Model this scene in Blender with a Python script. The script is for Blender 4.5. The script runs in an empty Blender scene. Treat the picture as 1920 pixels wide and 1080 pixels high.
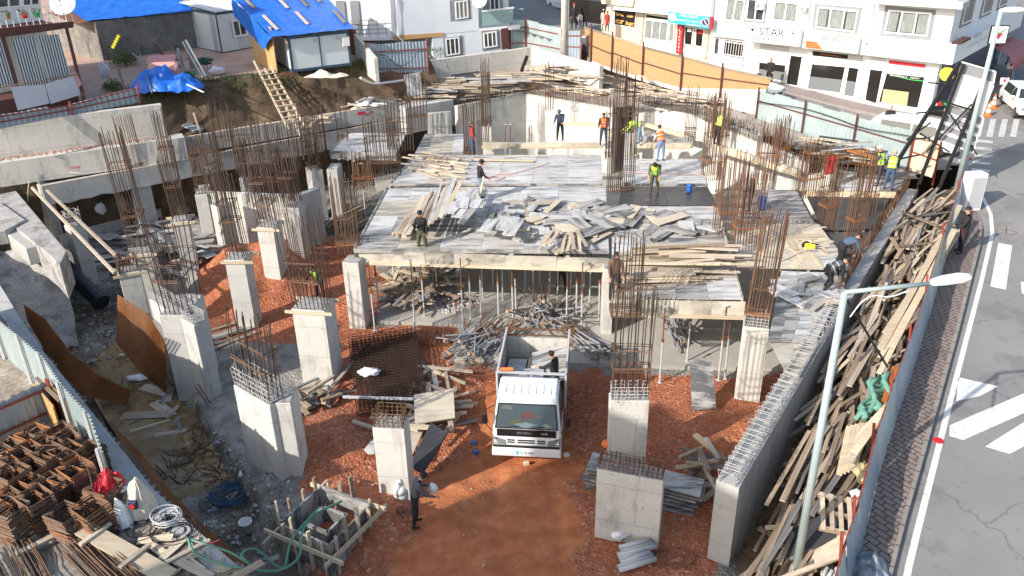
import bpy, math, random, bmesh
from mathutils import Vector, Matrix, noise
S = bpy.context.scene
# ---------------------------------------------------------------- camera
CAM_H = 15.8; FOC = 1550.0
dn = Vector((60, 3100, 1550)).normalized(); upc = -dn
yc = Vector((0, 0, 1)); yc = (yc - yc.dot(upc) * upc).normalized(); xc = yc.cross(upc)
cam = bpy.data.cameras.new('camera'); camo = bpy.data.objects.new('camera', cam)
S.collection.objects.link(camo); S.camera = camo
cam.sensor_width = 36.0; cam.lens = FOC / 1920 * 36.0; cam.clip_end = 600; cam.clip_start = 0.1
# world axes are xc,yc,upc written in (right, down, forward)
def w_of(c): return Vector((c.dot(xc), c.dot(yc), c.dot(upc)))
rt = w_of(Vector((1, 0, 0))); uu = w_of(Vector((0, -1, 0))); bk = w_of(Vector((0, 0, -1)))
camo.matrix_world = Matrix(((rt.x, uu.x, bk.x, 0), (rt.y, uu.y, bk.y, 0), (rt.z, uu.z, bk.z, CAM_H), (0, 0, 0, 1)))
# ---------------------------------------------------------------- sky, sun, exposure
SUN_EL = math.radians(31); SUN_TO = (0.79, 0.613)          # horizontal direction the light travels
W = bpy.data.worlds.new("World"); S.world = W; W.use_nodes = True
nt = W.node_tree; bgn = nt.nodes['Background']; sky = nt.nodes.new('ShaderNodeTexSky')
sky.sky_type = 'NISHITA'; sky.sun_disc = False; sky.sun_elevation = SUN_EL
sky.sun_rotation = math.atan2(-SUN_TO[0], -SUN_TO[1]); sky.air_density = 1.2; sky.dust_density = 2.0
nt.links.new(sky.outputs[0], bgn.inputs[0]); bgn.inputs[1].default_value = 0.15
sl = bpy.data.lights.new('sun', 'SUN'); sl.energy = 4.1; sl.angle = math.radians(0.6); sl.color = (1.0, 0.93, 0.84)
so = bpy.data.objects.new('sun', sl); S.collection.objects.link(so)
sd = Vector((SUN_TO[0] * math.cos(SUN_EL), SUN_TO[1] * math.cos(SUN_EL), -math.sin(SUN_EL)))
so.rotation_euler = sd.to_track_quat('-Z', 'Y').to_euler(); so.location = (-20, -20, 40)
S.view_settings.view_transform = 'Standard'; S.view_settings.look = 'None'
S.view_settings.exposure = 0.62; S.view_settings.gamma = 1.0
S.render.engine = 'CYCLES'
R = random.Random(7)
# ---------------------------------------------------------------- helpers
def at(px, py, z=0.0):
    """point of the site at height z seen at photo position (px, py) of 1920x1080"""
    w = w_of(Vector((px - 960, py - 540, FOC))); t = (z - CAM_H) / w.z
    return Vector((w.x * t, w.y * t, z))
def atY(px, py, Y):
    w = w_of(Vector((px - 960, py - 540, FOC))); t = Y / w.y
    return Vector((w.x * t, Y, CAM_H + w.z * t))
def pj(p):
    c = xc * p[0] + yc * p[1] + upc * (p[2] - CAM_H)
    return 960 + FOC * c.x / c.z, 540 + FOC * c.y / c.z
def onwall(px, py, a, b):
    """point seen at (px,py) on the vertical plane through a and b"""
    w = w_of(Vector((px - 960, py - 540, FOC))); n = Vector((-(b[1] - a[1]), b[0] - a[0], 0))
    t = (a[0] * n.x + a[1] * n.y) / (w.x * n.x + w.y * n.y)
    return Vector((w.x * t, w.y * t, CAM_H + w.z * t))
def lerp(a, b, t): return a + (b - a) * t
def V(*a): return Vector(a)
class MB:
    def __init__(s): s.v = []; s.f = []; s.m = []
    def add(s, vs, fs, m=0):
        n = len(s.v); s.v += [tuple(v) for v in vs]
        for f in fs: s.f.append([i + n for i in f]); s.m.append(m)
        return s
    def box(s, c, d, rz=0, m=0, rot=None):
        Mx = rot if rot else Matrix.Rotation(rz, 3, 'Z'); c = Vector(c); hx, hy, hz = d[0] / 2, d[1] / 2, d[2] / 2
        vs = [c + Mx @ Vector((x, y, z)) for x in (-hx, hx) for y in (-hy, hy) for z in (-hz, hz)]
        return s.add(vs, [(0, 1, 3, 2), (4, 6, 7, 5), (0, 4, 5, 1), (2, 3, 7, 6), (0, 2, 6, 4), (1, 5, 7, 3)], m)
    def box0(s, x0, x1, y0, y1, z0, z1, m=0): return s.box(((x0 + x1) / 2, (y0 + y1) / 2, (z0 + z1) / 2), (x1 - x0, y1 - y0, z1 - z0), 0, m)
    def bar(s, a, b, w, h, m=0, roll=0):
        a = Vector(a); b = Vector(b); d = b - a; L = d.length
        if L < 1e-5: return s
        q = d.to_track_quat('X', 'Z').to_matrix() @ Matrix.Rotation(roll, 3, 'X')
        return s.box((a + b) / 2, (L, w, h), 0, m, q)
    def tube(s, a, b, r, n=6, m=0, r2=None, cap=True):
        a = Vector(a); b = Vector(b); r2 = r if r2 is None else r2
        d = b - a
        if d.length < 1e-6: return s
        q = d.to_track_quat('Z', 'Y').to_matrix()
        vs = []
        for p, rr in ((a, r), (b, r2)):
            for i in range(n):
                t = 2 * math.pi * i / n; vs.append(p + q @ Vector((math.cos(t) * rr, math.sin(t) * rr, 0)))
        fs = [(i, (i + 1) % n, n + (i + 1) % n, n + i) for i in range(n)]
        if cap: fs += [tuple(range(n))[::-1], tuple(range(n, 2 * n))]
        return s.add(vs, fs, m)
    def path(s, pts, r, n=5, m=0):
        pts = [Vector(p) for p in pts]; k = len(pts); vs = []
        for i, p in enumerate(pts):
            d = (pts[min(i + 1, k - 1)] - pts[max(i - 1, 0)])
            if d.length < 1e-7: d = Vector((0, 0, 1))
            q = d.to_track_quat('Z', 'Y').to_matrix()
            for j in range(n):
                t = 2 * math.pi * j / n; vs.append(p + q @ Vector((math.cos(t) * r, math.sin(t) * r, 0)))
        fs = []
        for i in range(k - 1):
            for j in range(n): fs.append((i * n + j, i * n + (j + 1) % n, (i + 1) * n + (j + 1) % n, (i + 1) * n + j))
        fs += [tuple(range(n))[::-1], tuple(range((k - 1) * n, k * n))]
        return s.add(vs, fs, m)
    def prism(s, poly, z0, z1, m=0):
        """poly: list of points (x,y[,z ignored]); z0,z1 numbers or lists"""
        n = len(poly); a = [p[0] * 1 for p in poly]
        area = sum(poly[i][0] * poly[(i + 1) % n][1] - poly[(i + 1) % n][0] * poly[i][1] for i in range(n))
        if area < 0: poly = list(poly)[::-1]; z0 = z0[::-1] if isinstance(z0, list) else z0; z1 = z1[::-1] if isinstance(z1, list) else z1
        z0 = z0 if isinstance(z0, list) else [z0] * n; z1 = z1 if isinstance(z1, list) else [z1] * n
        vs = [(p[0], p[1], z0[i]) for i, p in enumerate(poly)] + [(p[0], p[1], z1[i]) for i, p in enumerate(poly)]
        return s.add(vs, [tuple(range(n))[::-1], tuple(range(n, 2 * n))] + [(i, (i + 1) % n, n + (i + 1) % n, n + i) for i in range(n)], m)
    def wall(s, a, b, t, z0, z1, m=0, side=1):
        """wall slab from a to b, thickness t to the given side; z0,z1 may be (za,zb)"""
        a = Vector((a[0], a[1], 0)); b = Vector((b[0], b[1], 0)); d = (b - a).normalized(); n = Vector((-d.y, d.x, 0)) * t * side
        z0 = z0 if isinstance(z0, (tuple, list)) else (z0, z0); z1 = z1 if isinstance(z1, (tuple, list)) else (z1, z1)
        return s.prism([a, b, b + n, a + n], [z0[0], z0[1], z0[1], z0[0]], [z1[0], z1[1], z1[1], z1[0]], m)
    def lathe(s, prof, c=(0, 0, 0), n=12, m=0):
        vs = []
        for r, z in prof:
            for j in range(n):
                t = 2 * math.pi * j / n; vs.append((c[0] + math.cos(t) * r, c[1] + math.sin(t) * r, c[2] + z))
        k = len(prof); fs = []
        for i in range(k - 1):
            for j in range(n): fs.append((i * n + j, i * n + (j + 1) % n, (i + 1) * n + (j + 1) % n, (i + 1) * n + j))
        fs += [tuple(range(n))[::-1], tuple(range((k - 1) * n, k * n))]
        return s.add(vs, fs, m)
    def mesh(s, name, mats, smooth=False):
        me = bpy.data.meshes.new(name); me.from_pydata(s.v, [], s.f); me.update()
        for m in (mats if isinstance(mats, (list, tuple)) else [mats]): me.materials.append(m)
        if any(s.m): me.polygons.foreach_set('material_index', s.m)
        if smooth: me.polygons.foreach_set('use_smooth', [True] * len(me.polygons))
        return me
    def build(s, name, mats, parent=None, loc=None, rot=None, smooth=False, bevel=0):
        me = s.mesh(name, mats, smooth)
        if bevel:
            bm = bmesh.new(); bm.from_mesh(me); bmesh.ops.remove_doubles(bm, verts=bm.verts, dist=1e-5)
            bmesh.ops.bevel(bm, geom=[e for e in bm.edges if e.is_manifold and e.calc_face_angle(0) > 0.5], offset=bevel, segments=1, profile=0.5, affect='EDGES')
            bm.to_mesh(me); bm.free()
        return link(name, me, parent, loc, rot)
def link(name, me, parent=None, loc=None, rot=None):
    o = bpy.data.objects.new(name, me); S.collection.objects.link(o)
    if parent: o.parent = parent
    if loc is not None: o.location = loc
    if rot is not None: o.rotation_euler = rot
    return o
def tag(o, label, cat, group=None):
    o['label'] = label; o['category'] = cat
    if group: o['group'] = group
    return o
def struct(o): o['kind'] = 'structure'; return o
def stuff(o, label, cat): o['kind'] = 'stuff'; return tag(o, label, cat)
def thing(name, label, cat, loc=(0, 0, 0), rz=0, group=None):
    o = bpy.data.objects.new(name, None); S.collection.objects.link(o); o.location = loc; o.rotation_euler = (0, 0, rz)
    o.empty_display_size = 0.2
    return tag(o, label, cat, group)
def copy_tree(o, parent=None):
    c = o.copy(); S.collection.objects.link(c)
    if parent: c.parent = parent
    for ch in o.children: copy_tree(ch, c)
    return c
# ---------------------------------------------------------------- materials
def mat(name, col, rough=0.8, metal=0.0, var=0.0, vs=3.0, col2=None, bump=0.0, bs=30.0, objvar=0.0, fine=0.0, spec=None, stretch=None, hue=0.0):
    """principled material with noise mixing col and col2, fine grain, bump, and value change per object"""
    m = bpy.data.materials.new(name); m.use_nodes = True; t = m.node_tree; N = t.nodes; L = t.links
    b = N['Principled BSDF']; b.inputs['Roughness'].default_value = rough; b.inputs['Metallic'].default_value = metal
    if spec is not None: b.inputs['Specular IOR Level'].default_value = spec
    tc = N.new('ShaderNodeTexCoord'); vec = tc.outputs['Object']
    if stretch:
        mp = N.new('ShaderNodeMapping'); mp.inputs['Scale'].default_value = stretch; L.new(vec, mp.inputs[0]); vec = mp.outputs[0]
    c = N.new('ShaderNodeRGB'); c.outputs[0].default_value = (*col, 1); out = c.outputs[0]
    if col2 is not None:
        n = N.new('ShaderNodeTexNoise'); n.inputs['Scale'].default_value = vs; n.inputs['Detail'].default_value = 7; n.inputs['Roughness'].default_value = 0.62
        L.new(vec, n.inputs['Vector']); r = N.new('ShaderNodeValToRGB'); r.color_ramp.elements[0].position = 0.5 - 0.5 * (1 - var) * 0.5; r.color_ramp.elements[1].position = 0.5 + 0.5 * (1 - var) * 0.5
        r.color_ramp.elements[0].color = (*col, 1); r.color_ramp.elements[1].color = (*col2, 1); L.new(n.outputs[0], r.inputs[0]); out = r.outputs[0]
    if fine:
        n = N.new('ShaderNodeTexNoise'); n.inputs['Scale'].default_value = bs; n.inputs['Detail'].default_value = 4; L.new(vec, n.inputs['Vector'])
        mr = N.new('ShaderNodeMapRange'); mr.inputs[1].default_value = 0.3; mr.inputs[2].default_value = 0.7; mr.inputs[3].default_value = 1 - fine; mr.inputs[4].default_value = 1 + fine
        L.new(n.outputs[0], mr.inputs[0]); mx = N.new('ShaderNodeVectorMath'); mx.operation = 'SCALE'; L.new(out, mx.inputs[0]); L.new(mr.outputs[0], mx.inputs['Scale']); out = mx.outputs[0]
    if objvar or hue:
        oi = N.new('ShaderNodeObjectInfo'); mr = N.new('ShaderNodeMapRange'); mr.inputs[3].default_value = 1 - objvar; mr.inputs[4].default_value = 1 + objvar
        L.new(oi.outputs['Random'], mr.inputs[0]); mx = N.new('ShaderNodeVectorMath'); mx.operation = 'SCALE'; L.new(out, mx.inputs[0]); L.new(mr.outputs[0], mx.inputs['Scale']); out = mx.outputs[0]
    L.new(out, b.inputs['Base Color'])
    if bump:
        n = N.new('ShaderNodeTexNoise'); n.inputs['Scale'].default_value = bs; n.inputs['Detail'].default_value = 5; L.new(vec, n.inputs['Vector'])
        bp = N.new('ShaderNodeBump'); bp.inputs['Strength'].default_value = bump; bp.inputs['Distance'].default_value = 0.02; L.new(n.outputs[0], bp.inputs['Height']); L.new(bp.outputs[0], b.inputs['Normal'])
    m['out'] = 0
    return m
def hooks(m):
    """nodes, links, principled node and the socket feeding its base colour"""
    t = m.node_tree; b = t.nodes['Principled BSDF']; return t.nodes, t.links, b, b.inputs['Base Color'].links[0].from_socket
def xz_vec(N, L, k=1.0):
    """(x+y, z) coordinates for vertical faces"""
    tc = N.new('ShaderNodeTexCoord'); sp = N.new('ShaderNodeSeparateXYZ'); L.new(tc.outputs['Object'], sp.inputs[0])
    ad = N.new('ShaderNodeMath'); ad.operation = 'ADD'; L.new(sp.outputs[0], ad.inputs[0]); L.new(sp.outputs[1], ad.inputs[1])
    cb = N.new('ShaderNodeCombineXYZ'); L.new(ad.outputs[0], cb.inputs[0]); L.new(sp.outputs[2], cb.inputs[1]); return cb.outputs[0]
def overlay(m, fac_socket, col, strength=1.0):
    N, L, b, base = hooks(m); mx = N.new('ShaderNodeMix'); mx.data_type = 'RGBA'
    ml = N.new('ShaderNodeMath'); ml.operation = 'MULTIPLY'; ml.inputs[1].default_value = strength; L.new(fac_socket, ml.inputs[0]); L.new(ml.outputs[0], mx.inputs[0])
    L.new(base, mx.inputs[6]); mx.inputs[7].default_value = (*col, 1); L.new(mx.outputs[2], b.inputs['Base Color']); return m
def add_seams(m, bw, bh, mortar, col, strength=0.8, vec=None, offset=0.5):
    N, L, b, base = hooks(m); v = vec or xz_vec(N, L)
    br = N.new('ShaderNodeTexBrick'); br.inputs['Scale'].default_value = 1.0; br.inputs['Brick Width'].default_value = bw; br.inputs['Row Height'].default_value = bh
    br.inputs['Mortar Size'].default_value = mortar; br.inputs['Mortar Smooth'].default_value = 0.1; br.offset = offset; L.new(v, br.inputs['Vector'])
    return overlay(m, br.outputs['Fac'], col, strength)
def add_dots(m, scale, size, col, strength=0.8):
    N, L, b, base = hooks(m); v = xz_vec(N, L); vo = N.new('ShaderNodeTexVoronoi'); vo.inputs['Scale'].default_value = scale; vo.inputs['Randomness'].default_value = 0.75; L.new(v, vo.inputs['Vector'])
    lt = N.new('ShaderNodeMath'); lt.operation = 'LESS_THAN'; lt.inputs[1].default_value = size; L.new(vo.outputs['Distance'], lt.inputs[0])
    return overlay(m, lt.outputs[0], col, strength)
def add_blotch(m, scale, lo, hi, col, strength=0.8, stretch=None, detail=6):
    N, L, b, base = hooks(m); tc = N.new('ShaderNodeTexCoord'); vec = tc.outputs['Object']
    if stretch: mp = N.new('ShaderNodeMapping'); mp.inputs['Scale'].default_value = stretch; L.new(vec, mp.inputs[0]); vec = mp.outputs[0]
    oi = N.new('ShaderNodeObjectInfo'); va = N.new('ShaderNodeVectorMath'); va.operation = 'ADD'; cb = N.new('ShaderNodeVectorMath'); cb.operation = 'SCALE'; cb.inputs[0].default_value = (31, 17, 23); L.new(oi.outputs['Random'], cb.inputs['Scale'])
    L.new(vec, va.inputs[0]); L.new(cb.outputs[0], va.inputs[1])
    n = N.new('ShaderNodeTexNoise'); n.inputs['Scale'].default_value = scale; n.inputs['Detail'].default_value = detail; n.inputs['Roughness'].default_value = 0.65; L.new(va.outputs[0], n.inputs['Vector'])
    mr = N.new('ShaderNodeMapRange'); mr.inputs[1].default_value = lo; mr.inputs[2].default_value = hi; L.new(n.outputs[0], mr.inputs[0])
    return overlay(m, mr.outputs[0], col, strength)
class MD(dict):
    def __missing__(s, k): return k
M = MD()
def conc(name, a, b):
    m = mat(name, a, 0.9, 0, 0.1, 1.3, b, 0.25, 40, 0.05, 0.10); add_seams(m, 2.2, 1.15, 0.012, (0.2, 0.2, 0.19), 0.5)
    add_blotch(m, 2.0, 0.52, 0.7, (0.2, 0.195, 0.185), 0.6, (1, 1, 0.35)); add_blotch(m, 9.0, 0.6, 0.7, (0.2, 0.19, 0.18), 0.4); add_dots(m, 3.2, 0.075, (0.08, 0.08, 0.08), 0.85); return m
M['conc'] = conc('column_concrete', (0.42, 0.41, 0.39), (0.5, 0.49, 0.46))
M['conc_w'] = conc('pale_concrete', (0.5, 0.48, 0.44), (0.6, 0.58, 0.53))
M['conc_g'] = conc('grey_concrete', (0.34, 0.335, 0.325), (0.46, 0.455, 0.44))
M['conc_r'] = mat('rough_concrete', (0.26, 0.25, 0.24), 0.95, 0, 0.2, 1.6, (0.42, 0.41, 0.39), 0.7, 12, 0.05, 0.25); add_blotch(M['conc_r'], 1.4, 0.52, 0.62, (0.12, 0.1, 0.09), 0.6)
M['floor_c'] = mat('site_floor_concrete', (0.32, 0.31, 0.28), 0.85, 0, 0.1, 0.6, (0.42, 0.4, 0.36), 0.15, 25, 0, 0.08)
def ply(name, a, b, dark=(0.07, 0.075, 0.085), lo=0.5, hi=0.62, st=0.75):
    m = mat(name, a, 0.65, 0, 0.2, 1.2, b, 0.1, 30, 0.09, 0.14, stretch=(0.6, 1.6, 1)); add_blotch(m, 1.5, lo, hi, dark, st, (0.35, 2.4, 1)); dk = a[0] < .1; add_blotch(m, 1.1, 0.5, 0.66, (0.3, 0.26, 0.21), 0.03 if dk else 0.5); add_blotch(m, 7, 0.62, 0.7, (0.5, 0.48, 0.44), 0.1 if dk else 0.5); return m
M['ply_g'] = ply('weathered_formwork_board', (0.44, 0.44, 0.44), (0.58, 0.57, 0.55), (0.13, 0.145, 0.17), 0.49, 0.63, 0.85)
M['ply_c'] = ply('cream_formwork_board', (0.5, 0.42, 0.31), (0.6, 0.53, 0.42), (0.2, 0.17, 0.14), 0.56, 0.7, 0.5)
M['ply_d'] = ply('black_wet_formwork_board', (0.035, 0.036, 0.04), (0.05, 0.05, 0.055), (0.3, 0.3, 0.29), 0.62, 0.66, 0.5); M['ply_d'].node_tree.nodes['Principled BSDF'].inputs['Roughness'].default_value = 0.4; M['ply_d'].node_tree.nodes['Principled BSDF'].inputs['Specular IOR Level'].default_value = 0.2
M['ply_b'] = ply('stained_board', (0.3, 0.3, 0.3), (0.42, 0.4, 0.37), (0.06, 0.065, 0.07), 0.46, 0.56, 0.85)
M['wood_n'] = mat('new_timber', (0.46, 0.37, 0.25), 0.75, 0, 0.3, 3, (0.62, 0.52, 0.38), 0.1, 40, 0.18, 0.12, stretch=(0.25, 3, 3))
M['wood_o'] = mat('old_timber', (0.21, 0.15, 0.105), 0.85, 0, 0.3, 3, (0.36, 0.28, 0.2), 0.2, 40, 0.35, 0.2, stretch=(0.25, 3, 3))
M['wood_p'] = mat('pale_timber', (0.36, 0.29, 0.22), 0.8, 0, 0.3, 3, (0.52, 0.44, 0.35), 0.2, 40, 0.22, 0.15, stretch=(0.25, 3, 3))
M['wood_d'] = mat('grimy_timber', (0.13, 0.12, 0.115), 0.85, 0, 0.3, 3, (0.27, 0.26, 0.25), 0.2, 40, 0.3, 0.2, stretch=(0.25, 3, 3))
M['rust'] = mat('rusty_steel', (0.1, 0.05, 0.03), 0.75, 0.2, 0.2, 5, (0.19, 0.105, 0.06), 0.2, 60, 0.3, 0.2)
M['rust_o'] = mat('orange_rust_steel', (0.17, 0.062, 0.02), 0.8, 0.1, 0.2, 1.5, (0.3, 0.12, 0.035), 0.2, 60, 0.2, 0.2)
M['rebar'] = mat('dark_rebar', (0.06, 0.042, 0.035), 0.6, 0.3, 0.2, 3, (0.12, 0.08, 0.06), 0.2, 60, 0.3, 0.15)
M['wire'] = mat('cement_dusted_wire', (0.33, 0.32, 0.31), 0.8, 0.1, 0.2, 5, (0.45, 0.44, 0.42))
M['galv'] = mat('galvanised_sheet', (0.34, 0.42, 0.43), 0.45, 0.3, 0.2, 0.8, (0.48, 0.56, 0.57), 0, 30, 0.05, 0.05); add_blotch(M['galv'], 1.2, 0.6, 0.75, (0.3, 0.33, 0.35), 0.6, (1, 1, 0.2))
M['galv_b'] = mat('bluish_sheet', (0.26, 0.33, 0.4), 0.45, 0.3, 0.2, 0.8, (0.4, 0.47, 0.53), 0, 30, 0.05, 0.05)
M['redpaint'] = mat('red_oxide_steel', (0.2, 0.03, 0.02), 0.6, 0.1, 0.2, 3, (0.3, 0.06, 0.035))
M['black'] = mat('black_steel', (0.012, 0.012, 0.014), 0.45)
M['white'] = mat('white_paint', (0.74, 0.75, 0.76), 0.7, 0, 0.1, 0.8, (0.8, 0.8, 0.8), 0.05, 20, 0, 0.03)
M['white_shade'] = mat('shade_tinted_white_render', (0.62, 0.67, 0.72), 0.8, 0, 0.1, 0.6, (0.7, 0.74, 0.78), 0.05, 20, 0, 0.03); add_blotch(M['white_shade'], 0.9, 0.6, 0.75, (0.45, 0.47, 0.48), 0.4, (1, 1, 0.3))  # white render with the blue shade of the house front mixed into its colour
M['pvc'] = mat('white_frame', (0.78, 0.78, 0.78), 0.4)
M['glass'] = mat('dark_window_glass', (0.03, 0.035, 0.04), 0.06, 0, 0.3, 1.5, (0.08, 0.085, 0.09)); M['glass'].node_tree.nodes['Principled BSDF'].inputs['Specular IOR Level'].default_value = 0.9
M['greyp'] = mat('grey_paint', (0.2, 0.21, 0.23), 0.6, 0, 0.1, 1, (0.25, 0.26, 0.28))
M['grey_l'] = mat('light_grey_paint', (0.42, 0.43, 0.44), 0.6, 0, 0.1, 1, (0.48, 0.49, 0.5))
M['curtain'] = mat('grey_curtain', (0.12, 0.135, 0.13), 0.9, 0, 0.3, 6, (0.3, 0.32, 0.31), stretch=(6, 6, 0.4))
M['blue'] = mat('blue_tarp', (0.008, 0.1, 0.5), 0.45, 0, 0.2, 2, (0.015, 0.17, 0.68), 0.5, 5, 0, 0.08)
M['osb'] = mat('osb_board', (0.42, 0.24, 0.09), 0.8, 0, 0.3, 14, (0.56, 0.35, 0.15), 0.1, 60, 0.05, 0.2)
M['osb_d'] = mat('weathered_osb', (0.34, 0.2, 0.09), 0.85, 0, 0.3, 10, (0.45, 0.28, 0.14), 0.1, 60, 0.06, 0.2); add_blotch(M['osb_d'], 1.6, 0.55, 0.68, (0.3, 0.24, 0.17), 0.6, (1, 1, 0.4))
# ================================================================ GROUND
def inpoly(x, y, P):
    c = False; n = len(P); j = n - 1
    for i in range(n):
        xi, yi = P[i][0], P[i][1]; xj, yj = P[j][0], P[j][1]
        if (yi > y) != (yj > y) and x < (xj - xi) * (y - yi) / (yj - yi) + xi: c = not c
        j = i
    return c
def pp(lst, z=0.0): return [at(a, b, z) for a, b in lst]
def sm(a, b, x):
    t = max(0.0, min(1.0, (x - a) / (b - a))); return t * t * (3 - 2 * t)
def nz(x, y, s, o=0.0): return noise.noise(Vector((x * s + o, y * s - o, o * 0.7)))
def nzf(x, y, s, o=0.0): return nz(x, y, s, o) + 0.5 * nz(x, y, s * 2.1, o + 3) + 0.25 * nz(x, y, s * 4.3, o + 7)
Z_RED = pp([(700, 612), (860, 612), (852, 690), (1490, 705), (1470, 760), (1350, 1000), (1330, 1300), (500, 1300), (600, 1000), (560, 900), (548, 770), (640, 722), (600, 650), (520, 640), (440, 640), (395, 650), (372, 560), (385, 500), (470, 440), (640, 452), (690, 470), (735, 540)])
Z_RAMP = pp([(900, 700), (1075, 700), (1070, 860), (1085, 1300), (730, 1300), (760, 1000), (790, 900), (905, 850)])
Z_WET = pp([(160, 690), (230, 640), (262, 600), (330, 700), (400, 800), (452, 850), (440, 905), (380, 930), (330, 900), (262, 800)], -0.3)
CUTL = [at(235, 560), at(385, 790), at(500, 960), at(600, 1120)]   # edge of the footing slab, wet strip on its left
def side_of(p, a, b): return (b.x - a.x) * (p[1] - a.y) - (b.y - a.y) * (p[0] - a.x)
MOUNDS = [(at(470, 520), 3.6, 1.35), (at(600, 850), 2.6, 0.6), (at(640, 1000), 2.2, 0.75), (at(1110, 960), 1.6, 0.3), (at(1330, 820), 3.0, 0.3), (at(660, 560), 2.2, 0.25), (at(560, 470), 2.5, 0.5)]
def pit_z(x, y):
    z = 0.05 * nzf(x, y, 0.7)
    for c, r, h in MOUNDS:
        d = math.hypot(x - c.x, y - c.y) / r
        if d < 1: z += h * (1 - d * d) ** 1.5 * (1 + 0.35 * nz(x, y, 1.1, 5))
    rx = sm(-4.6, -2.2, x) * (1 - sm(4.2, 7.0, x)); z += 0.13 * max(0.0, 20.0 - y) * (0.35 + 0.65 * rx)
    # wet strip on the left lies lower
    k = min(side_of((x, y), CUTL[i], CUTL[i + 1]) / (CUTL[i + 1] - CUTL[i]).length for i in range(3))
    if k < 0 and y < CUTL[0].y + 1: z -= 0.5 * sm(0, 0.25, -k); z += 0.1 * nzf(x, y, 1.3, 31) + 0.05 * nz(x, y, 5, 3)
    if inpoly(x, y, Z_RED): z += 0.03 * nz(x, y, 4.0, 2)
    if 1.0 < abs(x - 0.25) < 0: pass
    for tx in (-0.55, 1.0):                     # wheel ruts up the ramp
        if y < 19.5: z -= 0.07 * math.exp(-((x - tx - 0.12 * math.sin(y * 0.5)) / 0.16) ** 2) - 0.012 * nz(x, y, 3.0, 8)
    return z
def grid_mesh(name, x0, x1, y0, y1, st, zf, keep=None, attr=None):
    nx = int((x1 - x0) / st) + 1; ny = int((y1 - y0) / st) + 1
    vs = [(x0 + i * st, y0 + j * st, zf(x0 + i * st, y0 + j * st)) for j in range(ny) for i in range(nx)]
    fs = []
    for j in range(ny - 1):
        for i in range(nx - 1):
            if keep is None or keep(x0 + (i + .5) * st, y0 + (j + .5) * st): a = j * nx + i; fs.append((a, a + 1, a + nx + 1, a + nx))
    me = bpy.data.meshes.new(name); me.from_pydata(vs, [], fs); me.update(); me.polygons.foreach_set('use_smooth', [True] * len(fs))
    if attr:
        ca = me.color_attributes.new('zone', 'FLOAT_COLOR', 'POINT'); buf = []
        for v in vs: buf += attr(v[0], v[1])
        ca.data.foreach_set('color', buf)
    return me
def zone(x, y):
    xx = x + 0.35 * nzf(x, y, 1.2, 11); yy = y + 0.35 * nzf(x, y, 1.2, 23)
    r = 1.0 if inpoly(xx, yy, Z_RED) else 0.0
    g = 1.0 if inpoly(x + 0.7 * nzf(x, y, 0.7, 1) + 0.25 * nzf(x, y, 3, 4), y, Z_RAMP) else 0.0
    k = min(side_of((xx, yy), CUTL[i], CUTL[i + 1]) for i in range(3))
    return (r, g, 1.0 if (k < 0 and y < 32) else 0.0, 1.0)
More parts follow.
